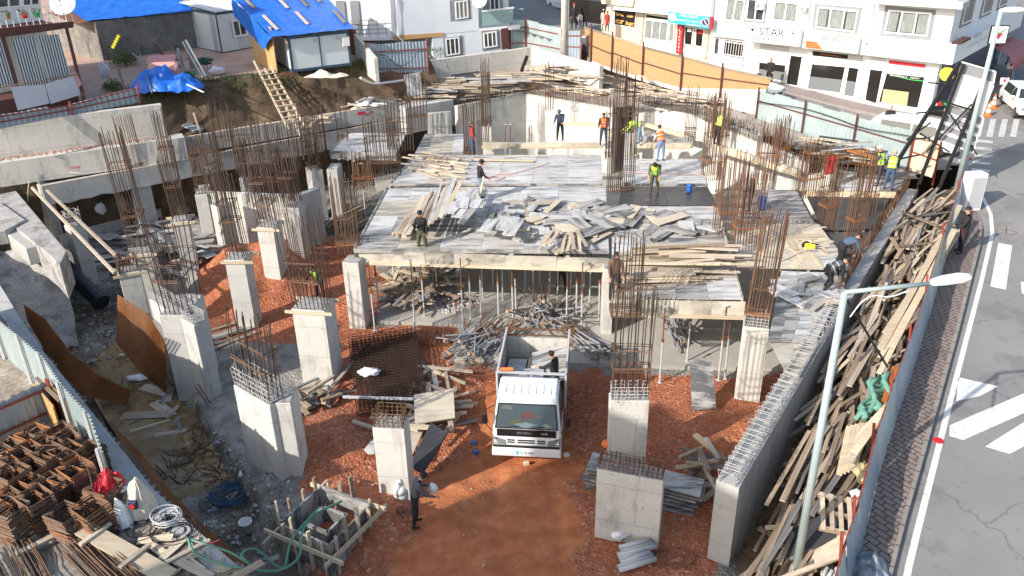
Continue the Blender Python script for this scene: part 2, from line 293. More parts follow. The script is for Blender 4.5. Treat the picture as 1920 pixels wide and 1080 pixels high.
def ground_material():
    m = bpy.data.materials.new('site_ground'); m.use_nodes = True; N = m.node_tree.nodes; L = m.node_tree.links; b = N['Principled BSDF']; b.inputs['Roughness'].default_value = 0.95
    tc = N.new('ShaderNodeTexCoord'); co = tc.outputs['Object']
    def noi(s, d=5, r=0.6): n = N.new('ShaderNodeTexNoise'); n.inputs['Scale'].default_value = s; n.inputs['Detail'].default_value = d; n.inputs['Roughness'].default_value = r; L.new(co, n.inputs['Vector']); return n.outputs[0]
    def ramp(s, st):
        r = N.new('ShaderNodeValToRGB'); e = r.color_ramp.elements
        while len(e) < len(st): e.new(0.5)
        for i, (p, c) in enumerate(st): e[i].position = p; e[i].color = (*c, 1)
        L.new(s, r.inputs[0]); return r.outputs[0]
    def mix(f, a, c, bl='MIX'):
        x = N.new('ShaderNodeMix'); x.data_type = 'RGBA'; x.blend_type = bl
        if isinstance(f, float): x.inputs[0].default_value = f
        else: L.new(f, x.inputs[0])
        L.new(a, x.inputs[6]); L.new(c, x.inputs[7]); return x.outputs[2]
    vo = N.new('ShaderNodeTexVoronoi'); vo.inputs['Scale'].default_value = 11; L.new(co, vo.inputs['Vector'])
    sx = N.new('ShaderNodeSeparateColor'); L.new(vo.outputs['Color'], sx.inputs[0])
    stones = ramp(sx.outputs[0], [(0, (0.24, 0.065, 0.03)), (0.4, (0.38, 0.115, 0.052)), (0.75, (0.47, 0.17, 0.085)), (0.93, (0.53, 0.25, 0.15)), (1, (0.58, 0.36, 0.26))])
    fine = ramp(noi(26, 3), [(0.3, (0.3, 0.085, 0.037)), (0.7, (0.46, 0.16, 0.075))])
    red = mix(0.35, stones, fine); 
    red = mix(ramp(noi(0.8), [(0.42, (0, 0, 0)), (0.62, (0.6, 0.6, 0.6))]), red, ramp(noi(9), [(0.3, (0.3, 0.085, 0.03)), (0.7, (0.42, 0.15, 0.06))]))
    pack = ramp(noi(1.7, 8), [(0.3, (0.34, 0.1, 0.035)), (0.5, (0.45, 0.145, 0.052)), (0.72, (0.58, 0.225, 0.095))])
    pack = mix(ramp(noi(7, 6), [(0.66, (0, 0, 0)), (0.74, (0.45, 0.45, 0.45))]), pack, stones)
    grey = ramp(noi(1.5, 9, 0.68), [(0.28, (0.11, 0.1, 0.09)), (0.48, (0.24, 0.225, 0.2)), (0.7, (0.38, 0.365, 0.34))])
    mud = ramp(noi(0.9, 8), [(0.3, (0.07, 0.055, 0.04)), (0.5, (0.17, 0.14, 0.1)), (0.68, (0.33, 0.31, 0.28))])
    at_ = N.new('ShaderNodeAttribute'); at_.attribute_name = 'zone'; sp = N.new('ShaderNodeSeparateColor'); L.new(at_.outputs['Color'], sp.inputs[0])
    c = mix(sp.outputs[0], grey, red); c = mix(sp.outputs[1], c, pack); c = mix(sp.outputs[2], c, mud); L.new(c, b.inputs['Base Color'])
    h = N.new('ShaderNodeMath'); h.operation = 'ADD'; L.new(vo.outputs['Distance'], h.inputs[0]); L.new(noi(5, 8), h.inputs[1])
    hm = N.new('ShaderNodeMath'); hm.operation = 'MULTIPLY'; iv = N.new('ShaderNodeMath'); iv.operation = 'MULTIPLY_ADD'; iv.inputs[1].default_value = -0.75; iv.inputs[2].default_value = 1.0; L.new(sp.outputs[1], iv.inputs[0]); L.new(h.outputs[0], hm.inputs[0]); L.new(iv.outputs[0], hm.inputs[1])
    bp = N.new('ShaderNodeBump'); bp.inputs['Strength'].default_value = 0.8; bp.inputs['Distance'].default_value = 0.06; L.new(hm.outputs[0], bp.inputs['Height']); L.new(bp.outputs[0], b.inputs['Normal'])
    return m
M['ground'] = ground_material()
gr = link('ground', grid_mesh('ground', -27, 19, 9, 53, 0.14, pit_z, None, zone)); gr.data.materials.append(M['ground']); struct(gr)
# far base so that nothing floats above emptiness
base_m = mat('outer_ground', (0.16, 0.13, 0.1), 0.95, 0, 0.2, 0.5, (0.24, 0.2, 0.16), 0.3, 5)
o = struct(MB().box0(-140, 140, -60, 260, -1.2, -0.95).build('outer_ground', base_m))
# puddle: flooded part of the wet strip
M['water'] = mat('muddy_water', (0.12, 0.07, 0.025), 0.1, 0, 0.2, 1.1, (0.25, 0.165, 0.075)); add_blotch(M['water'], 0.9, 0.5, 0.53, (0.3, 0.22, 0.13), 0.6); M['water'].node_tree.nodes['Principled BSDF'].inputs['Specular IOR Level'].default_value = 0.25
wp = pp([(150, 700), (215, 640), (262, 655), (300, 690), (350, 760), (452, 850), (447, 900), (400, 925), (330, 935), (250, 880)], -0.42)
struct(MB().prism(wp, -0.6, -0.42).build('puddle', M['water']))
# ---------------------------------------------------------------- street
def street_z(x, y): return 2.85 + 0.06 * max(0.0, y - 30) + 0.09 * max(0.0, 20 - x) * sm(40, 48, y)
FB = [at(*p, 2.97) for p in ((1560, 1230), (1590, 1110), (1613, 1037), (1647, 893), (1680, 787), (1713, 693), (1743, 593), (1773, 487), (1800, 400), (1815, 335))]
ST_EDGE = [(FB[0].x - 3, -5)] + [(p.x - .05, p.y) for p in FB] + [(FB[-1].x, FB[-1].y + 1.0), (at(1700, 330, 3.4).x, at(1700, 330, 3.4).y), (at(1420, 232, 3.8).x, at(1420, 232, 3.8).y), (at(1418, 200, 4).x, at(1418, 200, 4).y), (at(1100, 100, 5.5).x, at(1100, 100, 5.5).y), (3.6, 56), (-4, 62), (-4, 150), (120, 150), (120, -5)]
M['asphalt'] = mat('asphalt', (0.2, 0.195, 0.19), 0.9, 0, 0.1, 0.35, (0.27, 0.262, 0.25), 0.3, 60, 0, 0.15); add_blotch(M['asphalt'], 0.5, 0.55, 0.6, (0.15, 0.147, 0.143), 0.5); add_blotch(M['asphalt'], 3.0, 0.62, 0.66, (0.12, 0.117, 0.112), 0.5)
st = link('street', grid_mesh('street', 0, 70, -5, 140, 0.5, street_z, lambda x, y: inpoly(x, y, ST_EDGE))); st.data.materials.append(M['asphalt']); struct(st)
N_, L_, b_, s_ = hooks(M['asphalt']); tc_ = N_.new('ShaderNodeTexCoord'); nn_ = N_.new('ShaderNodeTexNoise'); nn_.inputs['Scale'].default_value = 1.2; nn_.inputs['Detail'].default_value = 6; L_.new(tc_.outputs['Object'], nn_.inputs['Vector']); va_ = N_.new('ShaderNodeVectorMath'); va_.operation = 'MULTIPLY_ADD'; va_.inputs[1].default_value = (.9, .9, .9); L_.new(nn_.outputs['Color'], va_.inputs[0]); L_.new(tc_.outputs['Object'], va_.inputs[2])
vo_ = N_.new('ShaderNodeTexVoronoi'); vo_.feature = 'DISTANCE_TO_EDGE'; vo_.inputs['Scale'].default_value = .17; L_.new(va_.outputs[0], vo_.inputs['Vector']); lt_ = N_.new('ShaderNodeMath'); lt_.operation = 'LESS_THAN'; lt_.inputs[1].default_value = .0035; L_.new(vo_.outputs['Distance'], lt_.inputs[0]); overlay(M['asphalt'], lt_.outputs[0], (.07, .07, .07), .4)
def drape(name, pl, m, dz, kind=True, th=0.0):
    """sheet over the street following its height"""
    bm = bmesh.new(); vs = [bm.verts.new((p[0], p[1], street_z(p[0], p[1]) + dz)) for p in pl]; f = bm.faces.new(vs)
    if f.normal.z < 0: f.normal_flip()
    bmesh.ops.recalc_face_normals(bm, faces=bm.faces); me = bpy.data.meshes.new(name); 
    bmesh.ops.triangulate(bm, faces=bm.faces); bm.to_mesh(me); bm.free(); me.materials.append(m); return link(name, me)
KR = [at(*p, 2.97) for p in ((1640, 1210), (1670, 1090), (1693, 997), (1743, 820), (1800, 613), (1828, 500), (1843, 443), (1841, 410), (1830, 385), (1815, 365))]
def loft(L1, L2, z0, z1, mb, m=0):
    for i in range(len(L1) - 1):
        a, b, c, d = L1[i], L1[i + 1], L2[i + 1], L2[i]; mb.prism([a, d, c, b], z0, z1, m)
    return mb
def resample(L, n):
    ds = [0]
    for i in range(len(L) - 1): ds.append(ds[-1] + (Vector(L[i + 1][:2]) - Vector(L[i][:2])).length)
    out = []
    for k in range(n):
        t = ds[-1] * k / (n - 1); i = max(j for j in range(len(ds) - 1) if ds[j] <= t + 1e-9)
        out.append(lerp(Vector((L[i][0], L[i][1], 0)), Vector((L[i + 1][0], L[i + 1][1], 0)), (t - ds[i]) / max(1e-9, ds[i + 1] - ds[i])))
    return out
M['paver'] = mat('interlocking_pavers', (0.2, 0.145, 0.125), 0.9, 0, 0.1, 1.0, (0.29, 0.225, 0.195), 0.2, 30, 0, 0.15)
N_, L_, b_, base_ = hooks(M['paver']); tc_ = N_.new('ShaderNodeTexCoord'); mp_ = N_.new('ShaderNodeMapping'); mp_.inputs['Rotation'].default_value = (0, 0, math.radians(59)); L_.new(tc_.outputs['Object'], mp_.inputs[0])
add_seams(M['paver'], 0.3, 0.17, 0.018, (0.05, 0.04, 0.036), 0.9, mp_.outputs[0])
n1, n2 = resample(FB, 15), resample(KR, 15)
bm_ = MB(); k2 = [lerp(n1[i], n2[i], 0.88) for i in range(15)]
loft(n1, k2, 2.7, 2.97, bm_); struct(bm_.build('pavement', M['paver']))
M['kerb'] = mat('kerb_stone', (0.22, 0.19, 0.17), 0.9, 0, 0.1, 2, (0.32, 0.28, 0.25), 0.2, 30); 
N_, L_, b_, base_ = hooks(M['kerb']); tc_ = N_.new('ShaderNodeTexCoord'); mp_ = N_.new('ShaderNodeMapping'); mp_.inputs['Rotation'].default_value = (0, 0, math.radians(-59)); L_.new(tc_.outputs['Object'], mp_.inputs[0]); add_seams(M['kerb'], 0.7, 5, 0.02, (0.05, 0.045, 0.04), 0.9, mp_.outputs[0], 0)
struct(loft(k2, n2, 2.7, 2.985, MB()).build('kerb', M['kerb']))
M['paint'] = mat('road_paint', (0.62, 0.62, 0.6), 0.8, 0, 0.2, 2, (0.74, 0.74, 0.72), 0.1, 40, 0, 0.08); add_blotch(M['paint'], 5, 0.58, 0.66, (0.34, 0.33, 0.31), 0.7)
WL = [at(*p, 2.86) for p in ((1680, 1150), (1697, 1060), (1712, 1000), (1780, 737), (1835, 530), (1857, 437), (1853, 405), (1838, 378))]
for i in range(len(WL) - 1):
    a, b = WL[i], WL[i + 1]; d = (b - a).normalized(); n = Vector((d.y, -d.x, 0)) * 0.14
    struct(drape('road_line', [a, b, b + n, a + n] if i < 20 else [], M['paint'], 0.006))
for q in ([(1797, 707), (1872, 724), (1838, 742), (1793, 752)], [(1781, 797), (1925, 735), (1925, 772), (1806, 825), (1780, 817)], [(1847, 837), (1925, 788), (1925, 834), (1893, 851)],
          [(1872, 455), (1898, 460), (1886, 543), (1857, 537)], [(1914, 528), (1935, 530), (1935, 552), (1916, 550)]):
    struct(drape('road_marking', pp(q, 2.86), M['paint'], 0.006))
M['paint_o'] = mat('worn_road_paint', (0.42, 0.42, 0.42), 0.85, 0, 0.2, 3, (0.55, 0.55, 0.54), 0.1, 40, 0, 0.1)
def at_st(px, py):
    z = 3.0
    for _ in range(12):
        p = at(px, py, z); z = street_z(p.x, p.y)
    return p
for k in range(5):
    y = 262 + k * 13.5; struct(drape('road_marking', [at_st(1832 - k * 2.5, y), at_st(1862 - k * 1.5, y + 3), at_st(1861 - k * 1.5, y + 8), at_st(1831 - k * 2.5, y + 5)], M['paint_o'], 0.02))
for k in range(4):
    x = 1835 + k * 22; struct(drape('road_marking', [at_st(x, 224), at_st(x + 11, 224), at_st(x + 4, 258), at_st(x - 8, 257)], M['paint_o'], 0.02))
struct(drape('road_line', [at_st(1905, 90), at_st(1910, 90), at_st(1893, 200), at_st(1887, 200)], M['paint_o'], 0.02))
mh = at(1875 + 12, 432, 2.87); o = MB().lathe([(0.36, 0), (0.36, 0.012), (0.3, 0.012), (0.3, 0.006), (0, 0.006)], n=24).build('manhole_cover', M['kerb'], None, mh); tag(o, 'round grey manhole cover in the asphalt near the pavement bend', 'manhole cover')
# strip of pavement before the shops
# ---------------------------------------------------------------- terraces and banks
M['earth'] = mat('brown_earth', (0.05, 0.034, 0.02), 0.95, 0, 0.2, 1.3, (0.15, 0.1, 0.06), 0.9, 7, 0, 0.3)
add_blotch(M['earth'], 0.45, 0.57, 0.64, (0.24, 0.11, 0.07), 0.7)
M['yard'] = mat('reddish_yard_dirt', (0.34, 0.22, 0.17), 0.95, 0, 0.2, 0.6, (0.46, 0.33, 0.27), 0.3, 20, 0, 0.12); add_blotch(M['yard'], 0.6, 0.55, 0.7, (0.28, 0.13, 0.075), 0.6)
WA = at(325, 262, 4.2); WB = at(760, 192, 4.2)          # long basement wall at the back left, top edge
wd = (WB - WA).normalized(); wn = Vector((-wd.y, wd.x, 0))
def bank():
    """bank of earth rising from behind the wall to the yard of the site cabins"""
    nu, nv = 90, 26; vs = []; fs = []
    for i in range(nu + 1):
        u = lerp(-1.5, (WB - WA).length + 3.0, i / nu)
        for j in range(nv + 1):
            t = j / nv; d = 0.25 + t * (2.9 + 0.5 * nz(u, 0, 0.5)); k = sm(0.12, 0.95, t)
            z = 3.9 + k * 2.35 + (0.5 * nzf(u, t * 3, 0.8, 4)) * math.sin(math.pi * t) * 0.8
            p = WA + wd * u + wn * (d + 0.25 * nz(u, z, 1.5, 9)); vs.append((p.x, p.y, z))
    for i in range(nu):
        for j in range(nv): a = i * (nv + 1) + j; fs.append((a, a + nv + 1, a + nv + 2, a + 1))
    me = bpy.data.meshes.new('earth_bank'); me.from_pydata(vs, [], fs); me.update(); me.materials.append(M['earth']); me.polygons.foreach_set('use_smooth', [True] * len(fs)); return link('hill', me)
struct(bank())
def yard_z(x, y): return 6.2 + 0.05 * nz(x, y, 0.4) + 0.02 * max(0, y - 47)
YE = [WA - wd * 1.5 + wn * 2.9, WB + wd * 3.0 + wn * 2.9, V(-8.6, 51), V(-8, 150), V(-100, 150), V(-100, 40), at(0, 226, 6.2) + V(-8, 2.5, 0), WA - wd * 1.5 + wn * 1.5]
yd = link('yard', grid_mesh('yard', -60, 0, 38, 110, 0.4, yard_z, lambda x, y: inpoly(x, y, YE))); yd.data.materials.append(M['yard']); struct(yd)
M['grass'] = mat('grass_blades', (0.05, 0.085, 0.02), 0.8, 0, 0.3, 2, (0.11, 0.14, 0.04))
g = MB()
for i in range(5200):
    u = R.uniform(-1.2, 17); dd = 2.75 + 0.5 * R.gauss(0, 1) * 0.6; 
    if R.random() > 0.35 + 0.65 * sm(-0.1, 0.2, nz(u, 0, 0.5, 3)) and u > 3: continue
    p = WA + wd * u + wn * dd; z = 3.9 + sm(0.12, 0.95, min(1, (dd - .25) / 2.9)) * 2.35; h = R.uniform(0.08, 0.28); a = R.uniform(0, 6.28); w = 0.02
    c, s_ = math.cos(a) * w, math.sin(a) * w; q = V(R.gauss(0, .07), R.gauss(0, .07), h)
    g.add([V(p.x - c, p.y - s_, z - .02), V(p.x + c, p.y + s_, z - .02), V(p.x, p.y, z) + q], [(0, 1, 2)])
stuff(g.build('grass', M['grass']), 'short green grass along the rim of the earth bank', 'grass')
# ================================================================ CONCRETE WALLS
def wallthing(name, label, cat, parts, group=None):
    """parts: (part name, MB, material)"""
    t = thing(name, label, cat, (0, 0, 0), 0, group)
    v0 = parts[0][1].v[0]; t.location = (v0[0], v0[1], 0)
    for pn, mb, m in parts: mb.build(pn, m, t, (-v0[0], -v0[1], 0))
    return t
# stepped retaining wall on the left
LA = at(-60, 240, 6.0); LB = at(302, 196, 6.0); ld = (LB - LA).normalized(); ln = Vector((-ld.y, ld.x, 0))
mb = MB().wall(LA, LB, 0.35, 4.4, 6.0)
mb2 = MB().wall(LA - ln * .75, LB - ln * .75 + ld * .7, 0.95, 3.3, 4.42)
db = MB()
for i in range(700):
    u = R.uniform(0, (LB - LA).length); p = LA + ld * u - ln * abs(R.gauss(0.04, .22)); s_ = R.uniform(.02, .05)
    db.box((p.x, p.y, 4.42 + s_ * .4), (s_, s_, s_), R.uniform(0, 3))
M['rubble'] = mat('red_rubble', (0.36, 0.17, 0.12), 0.95, 0, 0.3, 8, (0.5, 0.36, 0.3))
wallthing('retaining_wall', 'tall stepped retaining wall of board marked concrete with red grit on its ledge', 'concrete wall', [('upper_wall', mb, M['conc_w']), ('lower_wall', mb2, M['conc_w']), ])
stuff(db.build('rubble', M['rubble']), 'red gravel spilled along the ledge of the stepped wall', 'gravel')
# long basement wall at the back left
mb = MB().wall(WA - wd * .9, WB, 0.35, 3.35, 4.2); bd = MB().wall(WA - wd * .9, WB, 0.1, 4.21, 4.25)
wallthing('basement_wall', 'long low grey wall along the foot of the earth bank with red painted levels', 'concrete wall', [('wall_body', mb, M['conc_g']), ('edge_board', bd, M['wood_n'])])
# perimeter beam with openings under it, dark earth behind
BA = at(78, 352, 3.25); BB = at(770, 222, 3.25); b2 = (BB - BA).normalized(); bn = Vector((-b2.y, b2.x, 0)); BLn = (BB - BA).length
mb = MB(); nseg = 40
for i in range(nseg):
    a = BA + b2 * (BLn * i / nseg); b = BA + b2 * (BLn * (i + 1) / nseg); za = 2.35 + .14 * nz(i * .7, 0, 1); zb = 2.35 + .14 * nz((i + 1) * .7, 0, 1)
    mb.wall(a, b, 0.5, (za, zb), 3.25)
wallthing('perimeter_beam', 'rough concrete beam spanning above the dark earth cavity at the left', 'concrete beam', [('beam_body', mb, M['conc_g']), ('edge_board', MB().wall(BA, BB, 0.09, 3.26, 3.33), M['wood_p'])])
mb = MB()
nu = 70; nv = 12; vs = []; fs = []
for i in range(nu + 1):
    u = lerp(-3.5, BLn, i / nu)
    for j in range(nv + 1):
        t = j / nv; p = BA + b2 * u + bn * (0.75 + 0.55 * (1 - abs(t - .3)) * (0.6 + nzf(u, t * 2, .9, 2)) + t * .2); vs.append((p.x, p.y, lerp(-0.2, 3.4, t)))
for i in range(nu):
    for j in range(nv): a = i * (nv + 1) + j; fs.append((a, a + nv + 1, a + nv + 2, a + 1))
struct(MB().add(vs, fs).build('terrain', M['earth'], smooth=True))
lw = MB().wall(at(112, 445, .5), at(330, 388, .5), 0.25, 0, 0.55); lw2 = MB().wall(at(112, 445, .5), at(330, 388, .5), .06, .56, .62)
wallthing('footing_wall', 'low concrete kerb wall at the foot of the dark earth cavity', 'concrete wall', [('wall_body', lw, M['conc_g']), ('edge_board', lw2, M['wood_p'])])
# back room walls
def rwall(name, label, pts, z1, z0, m, t=0.35, side=1):
    mb = MB(); 
    for i in range(len(pts) - 1): mb.wall(pts[i], pts[i + 1], t, z0, z1, 0, side)
    return wallthing(name, label, 'concrete wall', [('wall_body', mb, m)])
zt = 4.0
C0, C1, C2 = at(858, 200, zt), at(986, 176, zt), at(1310, 214, zt)
rwall('basement_wall', 'shaded grey wall left of the bright back corner of the basement', [C0, C1], zt, -0.1, M['conc_w'])
rwall('basement_wall', 'long sunlit cream wall right of the back corner of the basement', [C1, at(1150, 203, zt)], zt, -0.1, M['conc_w'])
rwall('basement_wall', 'sunlit cream wall with wire baskets between the tall rebar clusters at the back right', [at(1186, 193, 4.1), at(1300, 215, 4.0), at(1420, 262, 3.8)], 4.0, -0.1, M['conc_w'])
rwall('basement_wall', 'pale wall end below the corrugated fence', [at(1425, 263, 3.7), at(1560, 322, 3.5)], 3.6, 1.0, M['conc_w'])
rwall('wall_pier', 'pale blue grey wall piece with a board on top behind the left rebar clusters', [at(802, 214, 3.9), at(846, 210, 3.9)], 3.9, 0, M['conc'], 0.3)
rwall('wall_pier', 'square grey wall block at the back between wall and timber stack', [at(760, 206, 4), at(850, 190, 4)], 4.1, 2.6, M['conc_g'], 1.1)
# floor of the back rooms and of the covered bay
fl = pp([(706, 602), (860, 606), (850, 674), (1490, 692), (1500, 560), (1440, 430), (1500, 330), (1300, 235), (985, 225), (850, 245), (700, 330), (745, 500)], 0.14)
struct(MB().prism(fl, -0.25, 0.14).build('floor', M['floor_c']))
# raised ground behind the back walls up to the street fences
def back_z(x, y):
    return 4.0 + 0.25 * sm(C1.y + .5, C1.y + 6, y + 0.35 * (abs(x - C1.x))) + 0.12 * nzf(x, y, .8)
BK = [C0 + V(-3.5, .3, 0), C1 + V(0, .3, 0), at(1150, 203, zt) + V(.1, .35, 0), at(1300, 215, 4) + V(.2, .4, 0), at(1425, 262, 3.8) + V(.2, .4, 0), at(1560, 322, 3.5) + V(.1, .4, 0), at(1700, 332, 3.4) + V(0.2, 0, 0), at(1420, 228, 3.8) + V(.2, .2, 0), at(1108, 112, 4.9), V(4.5, 59), V(-7.5, 59), V(-8, 50), WB + V(-.5, .3, 0)]
M['debris_g'] = mat('grey_debris_soil', (0.22, 0.19, 0.16), 0.95, 0, 0.2, 1.5, (0.42, 0.37, 0.32), 0.6, 9, 0, 0.25); add_blotch(M['debris_g'], 0.7, 0.55, 0.65, (0.42, 0.24, 0.16), 0.6)
def bz2(x, y): return min(back_z(x, y), 4.9) if x < 12 else lerp(back_z(12, y), 3.55, sm(12, 19, x)) + .05 * nzf(x, y, 1)
bk_ = link('backfill', grid_mesh('backfill', -10, 21, 30, 60, 0.25, bz2, lambda x, y: inpoly(x, y, BK))); bk_.data.materials.append(M['debris_g']); struct(bk_)
# upper wall behind the timber stacks
zu = 5.5
U0, U1, U2 = at(806, 114, zu), at(996, 89, zu), at(1124, 124, zu)
t = rwall('boundary_wall', 'free standing grey concrete wall turning a corner behind the timber stacks', [U0, U1, U2], zu, 3.9, M['conc_w'], .28)
# long right wall, rebar loops on top
RW = [at(*p, 3.0) for p in ((1343, 900), (1440, 745), (1500, 650), (1560, 560), (1612, 478), (1655, 415), (1697, 352))]
mb = MB(); Wt = 0.55
off = []
for i, p in enumerate(RW):
    a = RW[max(0, i - 1)]; b = RW[min(len(RW) - 1, i + 1)]; d = (b - a).normalized(); off.append(p + Vector((d.y, -d.x, 0)) * Wt)
loft(RW, off, -0.3, 3.0, mb)
t = wallthing('retaining_wall', 'long straight concrete wall running up the right side with wire loops on top', 'concrete wall', [('wall_body', mb, M['conc_g'])])
def tie(parent, c, w, d, z, org, r=.008, m='wire', name='stirrup', rz=0.0):
    """horizontal ring of bent bar"""
    Mz = Matrix.Rotation(rz, 3, 'Z'); ps = [Mz @ Vector((sx * w / 2, sy * d / 2, 0)) + Vector((c[0], c[1], z)) - org for sx, sy in ((-1, -1), (1, -1), (1, 1), (-1, 1), (-1, -1))]
    mb = MB()
    for i in range(4): mb.tube(ps[i], ps[i + 1], r, 4, cap=False)
    return mb.build(name, M[m], parent)
def wall_loops(parent, pts, offs, step, h0, h1, org, mname='wire', lines=3, part='rebar_loops', r=.012):
    nonl = MB(); n1 = resample(pts, max(3, int(sum((pts[i + 1] - pts[i]).length for i in range(len(pts) - 1)) / step))); n2 = resample(offs, len(n1)); z = pts[0].z
    for i, (a, b) in enumerate(zip(n1, n2)):
        a = Vector((a.x, a.y, z)) * 1.0; b = Vector((b.x, b.y, z)); a, b = lerp(a, b, .15), lerp(a, b, .85)
        h = R.uniform(h0, h1); j = Vector((R.gauss(0, .03), R.gauss(0, .03), 0))
        nonl.path([a - org - V(0, 0, .02), a + V(0, 0, h) + j - org, b + V(0, 0, h) + j - org, b - org - V(0, 0, .02)], r, 4)
    for k in range(lines):
        for nn in ((n1, n2, .15), (n1, n2, .85)):
            nonl.path([lerp(Vector((a.x, a.y, z)), Vector((b.x, b.y, z)), nn[2]) + V(0, 0, (k + .6) * h0 / lines) - org for a, b in zip(nn[0], nn[1])], r * .9, 4)
    return nonl.build(part, M[mname], parent)
og = Vector((t.location.x, t.location.y, 0))
wall_loops(t, RW[0:4], off[0:4], .13, .28, .42, og, 'wire'); 
def dowels(parent, a, b, n, h0, h1, z, org, mname='rebar', part='rebar', r=.012, sp=.05, cross=1, rows=1, nrm=None):
    """vertical bars standing along a line, each a part (or one joined part when many)"""
    mb = MB()
    for i in range(n):
        for k in range(rows):
            p = lerp(a, b, (i + R.uniform(.2, .8)) / n); 
            if nrm: p = p + nrm * (k * .25)
            h = R.uniform(h0, h1); q = V(R.gauss(0, sp), R.gauss(0, sp), h); mb.tube(V(p.x, p.y, z) - org, V(p.x, p.y, z) + q - org, r, 4, cap=False)
    for c in range(cross):
        zz = z + h0 * (c + .7) / (cross + .3); mb.path([V(a.x, a.y, zz) - org, V(b.x, b.y, zz) - org], r * .9, 4)
    o = mb.build(part, M[mname], parent)
    if n * rows > 100: o['kind'] = 'stuff'
    return o
for i in range(3, 6): dowels(t, RW[i] + V(.15, 0, 0), RW[i + 1] + V(.15, 0, 0), 45, .45, 1.0, 3.0, og, 'rust', 'rebar_row', .012, .06, 2)
# dowels on the back walls
for (a, b, n, h0, h1, col) in ((C0, C1, 40, .5, .9, 'rebar'), (C1, at(1150, 203, zt), 60, .6, 1.0, 'rust'), (at(1186, 193, 4), at(1300, 215, 4), 60, .5, .9, 'rebar'), (at(1300, 215, 4), at(1420, 262, 4), 60, .5, .9, 'rebar'), (at(1425, 263, 3.6), at(1560, 322, 3.6), 70, .5, .9, 'rebar')):
    o = dowels(None, a, b, n, h0, h1, a.z - .1, Vector((0, 0, 0)), col, 'rebar_fence', .01, .04, 2, 2, V(.1, .25, 0)); 
    o['kind'] = 'stuff'; tag(o, 'short rusty starter bars wired along the top of the back basement walls', 'rebar')
dowels(t, off[5] + V(.1, 0, 0), off[6], 8, .2, .5, 3, og, 'rust', 'rebar_row')
# ================================================================ COLUMNS
bar_me = MB().tube((0, 0, 0), (0, 0, 1), 0.017, 5).mesh('rebar', [M['rebar']]); bar_rs = MB().tube((0, 0, 0), (0, 0, 1), 0.016, 5).mesh('rebar', [M['rust']]); bar_w = MB().tube((0, 0, 0), (0, 0, 1), 0.0115, 5).mesh('rebar', [M['wire']])
BARS = {'rebar': bar_me, 'rust': bar_rs, 'wire': bar_w}
def ring_pts(w, d, nx, ny):
    P = []
    for i in range(nx): 
        x = -w / 2 + w * i / max(1, nx - 1); P += [(x, -d / 2), (x, d / 2)]
    for j in range(1, ny - 1):
        y = -d / 2 + d * j / (ny - 1); P += [(-w / 2, y), (w / 2, y)]
    return P
def cage(parent, w, d, z, h, nx, ny, kind='rebar', splay=.03, lean=(0, 0), rings=(.08, .4, .75), taper=1.0, jit=.15):
    for (x, y) in ring_pts(w, d, nx, ny):
        hh = h * R.uniform(1 - jit, 1); tx = x * taper + R.gauss(0, splay) + lean[0]; ty = y * taper + R.gauss(0, splay) + lean[1]
        o = link('rebar', BARS[kind], parent, (x, y, z - .05)); dv = Vector((tx - x, ty - y, hh)); o.rotation_euler = dv.to_track_quat('Z', 'Y').to_euler(); o.scale = (1, 1, dv.length)
    for k, f in enumerate(rings):
        zz = f * h; s_ = lerp(1, taper, f)
        for rep in range(2 if k else 3):
            mb = MB(); ww, dd = (w * s_ + .06) / 2, (d * s_ + .06) / 2; q = [V(-ww, -dd, 0), V(ww, -dd, R.gauss(0, .03)), V(ww, dd, R.gauss(0, .03)), V(-ww, dd, 0)]
            for i in range(4): mb.tube(q[i], q[(i + 1) % 4], .013, 4, cap=False)
            mb.build('stirrup', M['rust_o' if kind == 'rust' and k != 1 else 'rust'], parent, (lean[0] * f, lean[1] * f, z + zz + rep * .045), (0, 0, R.gauss(0, .04)))
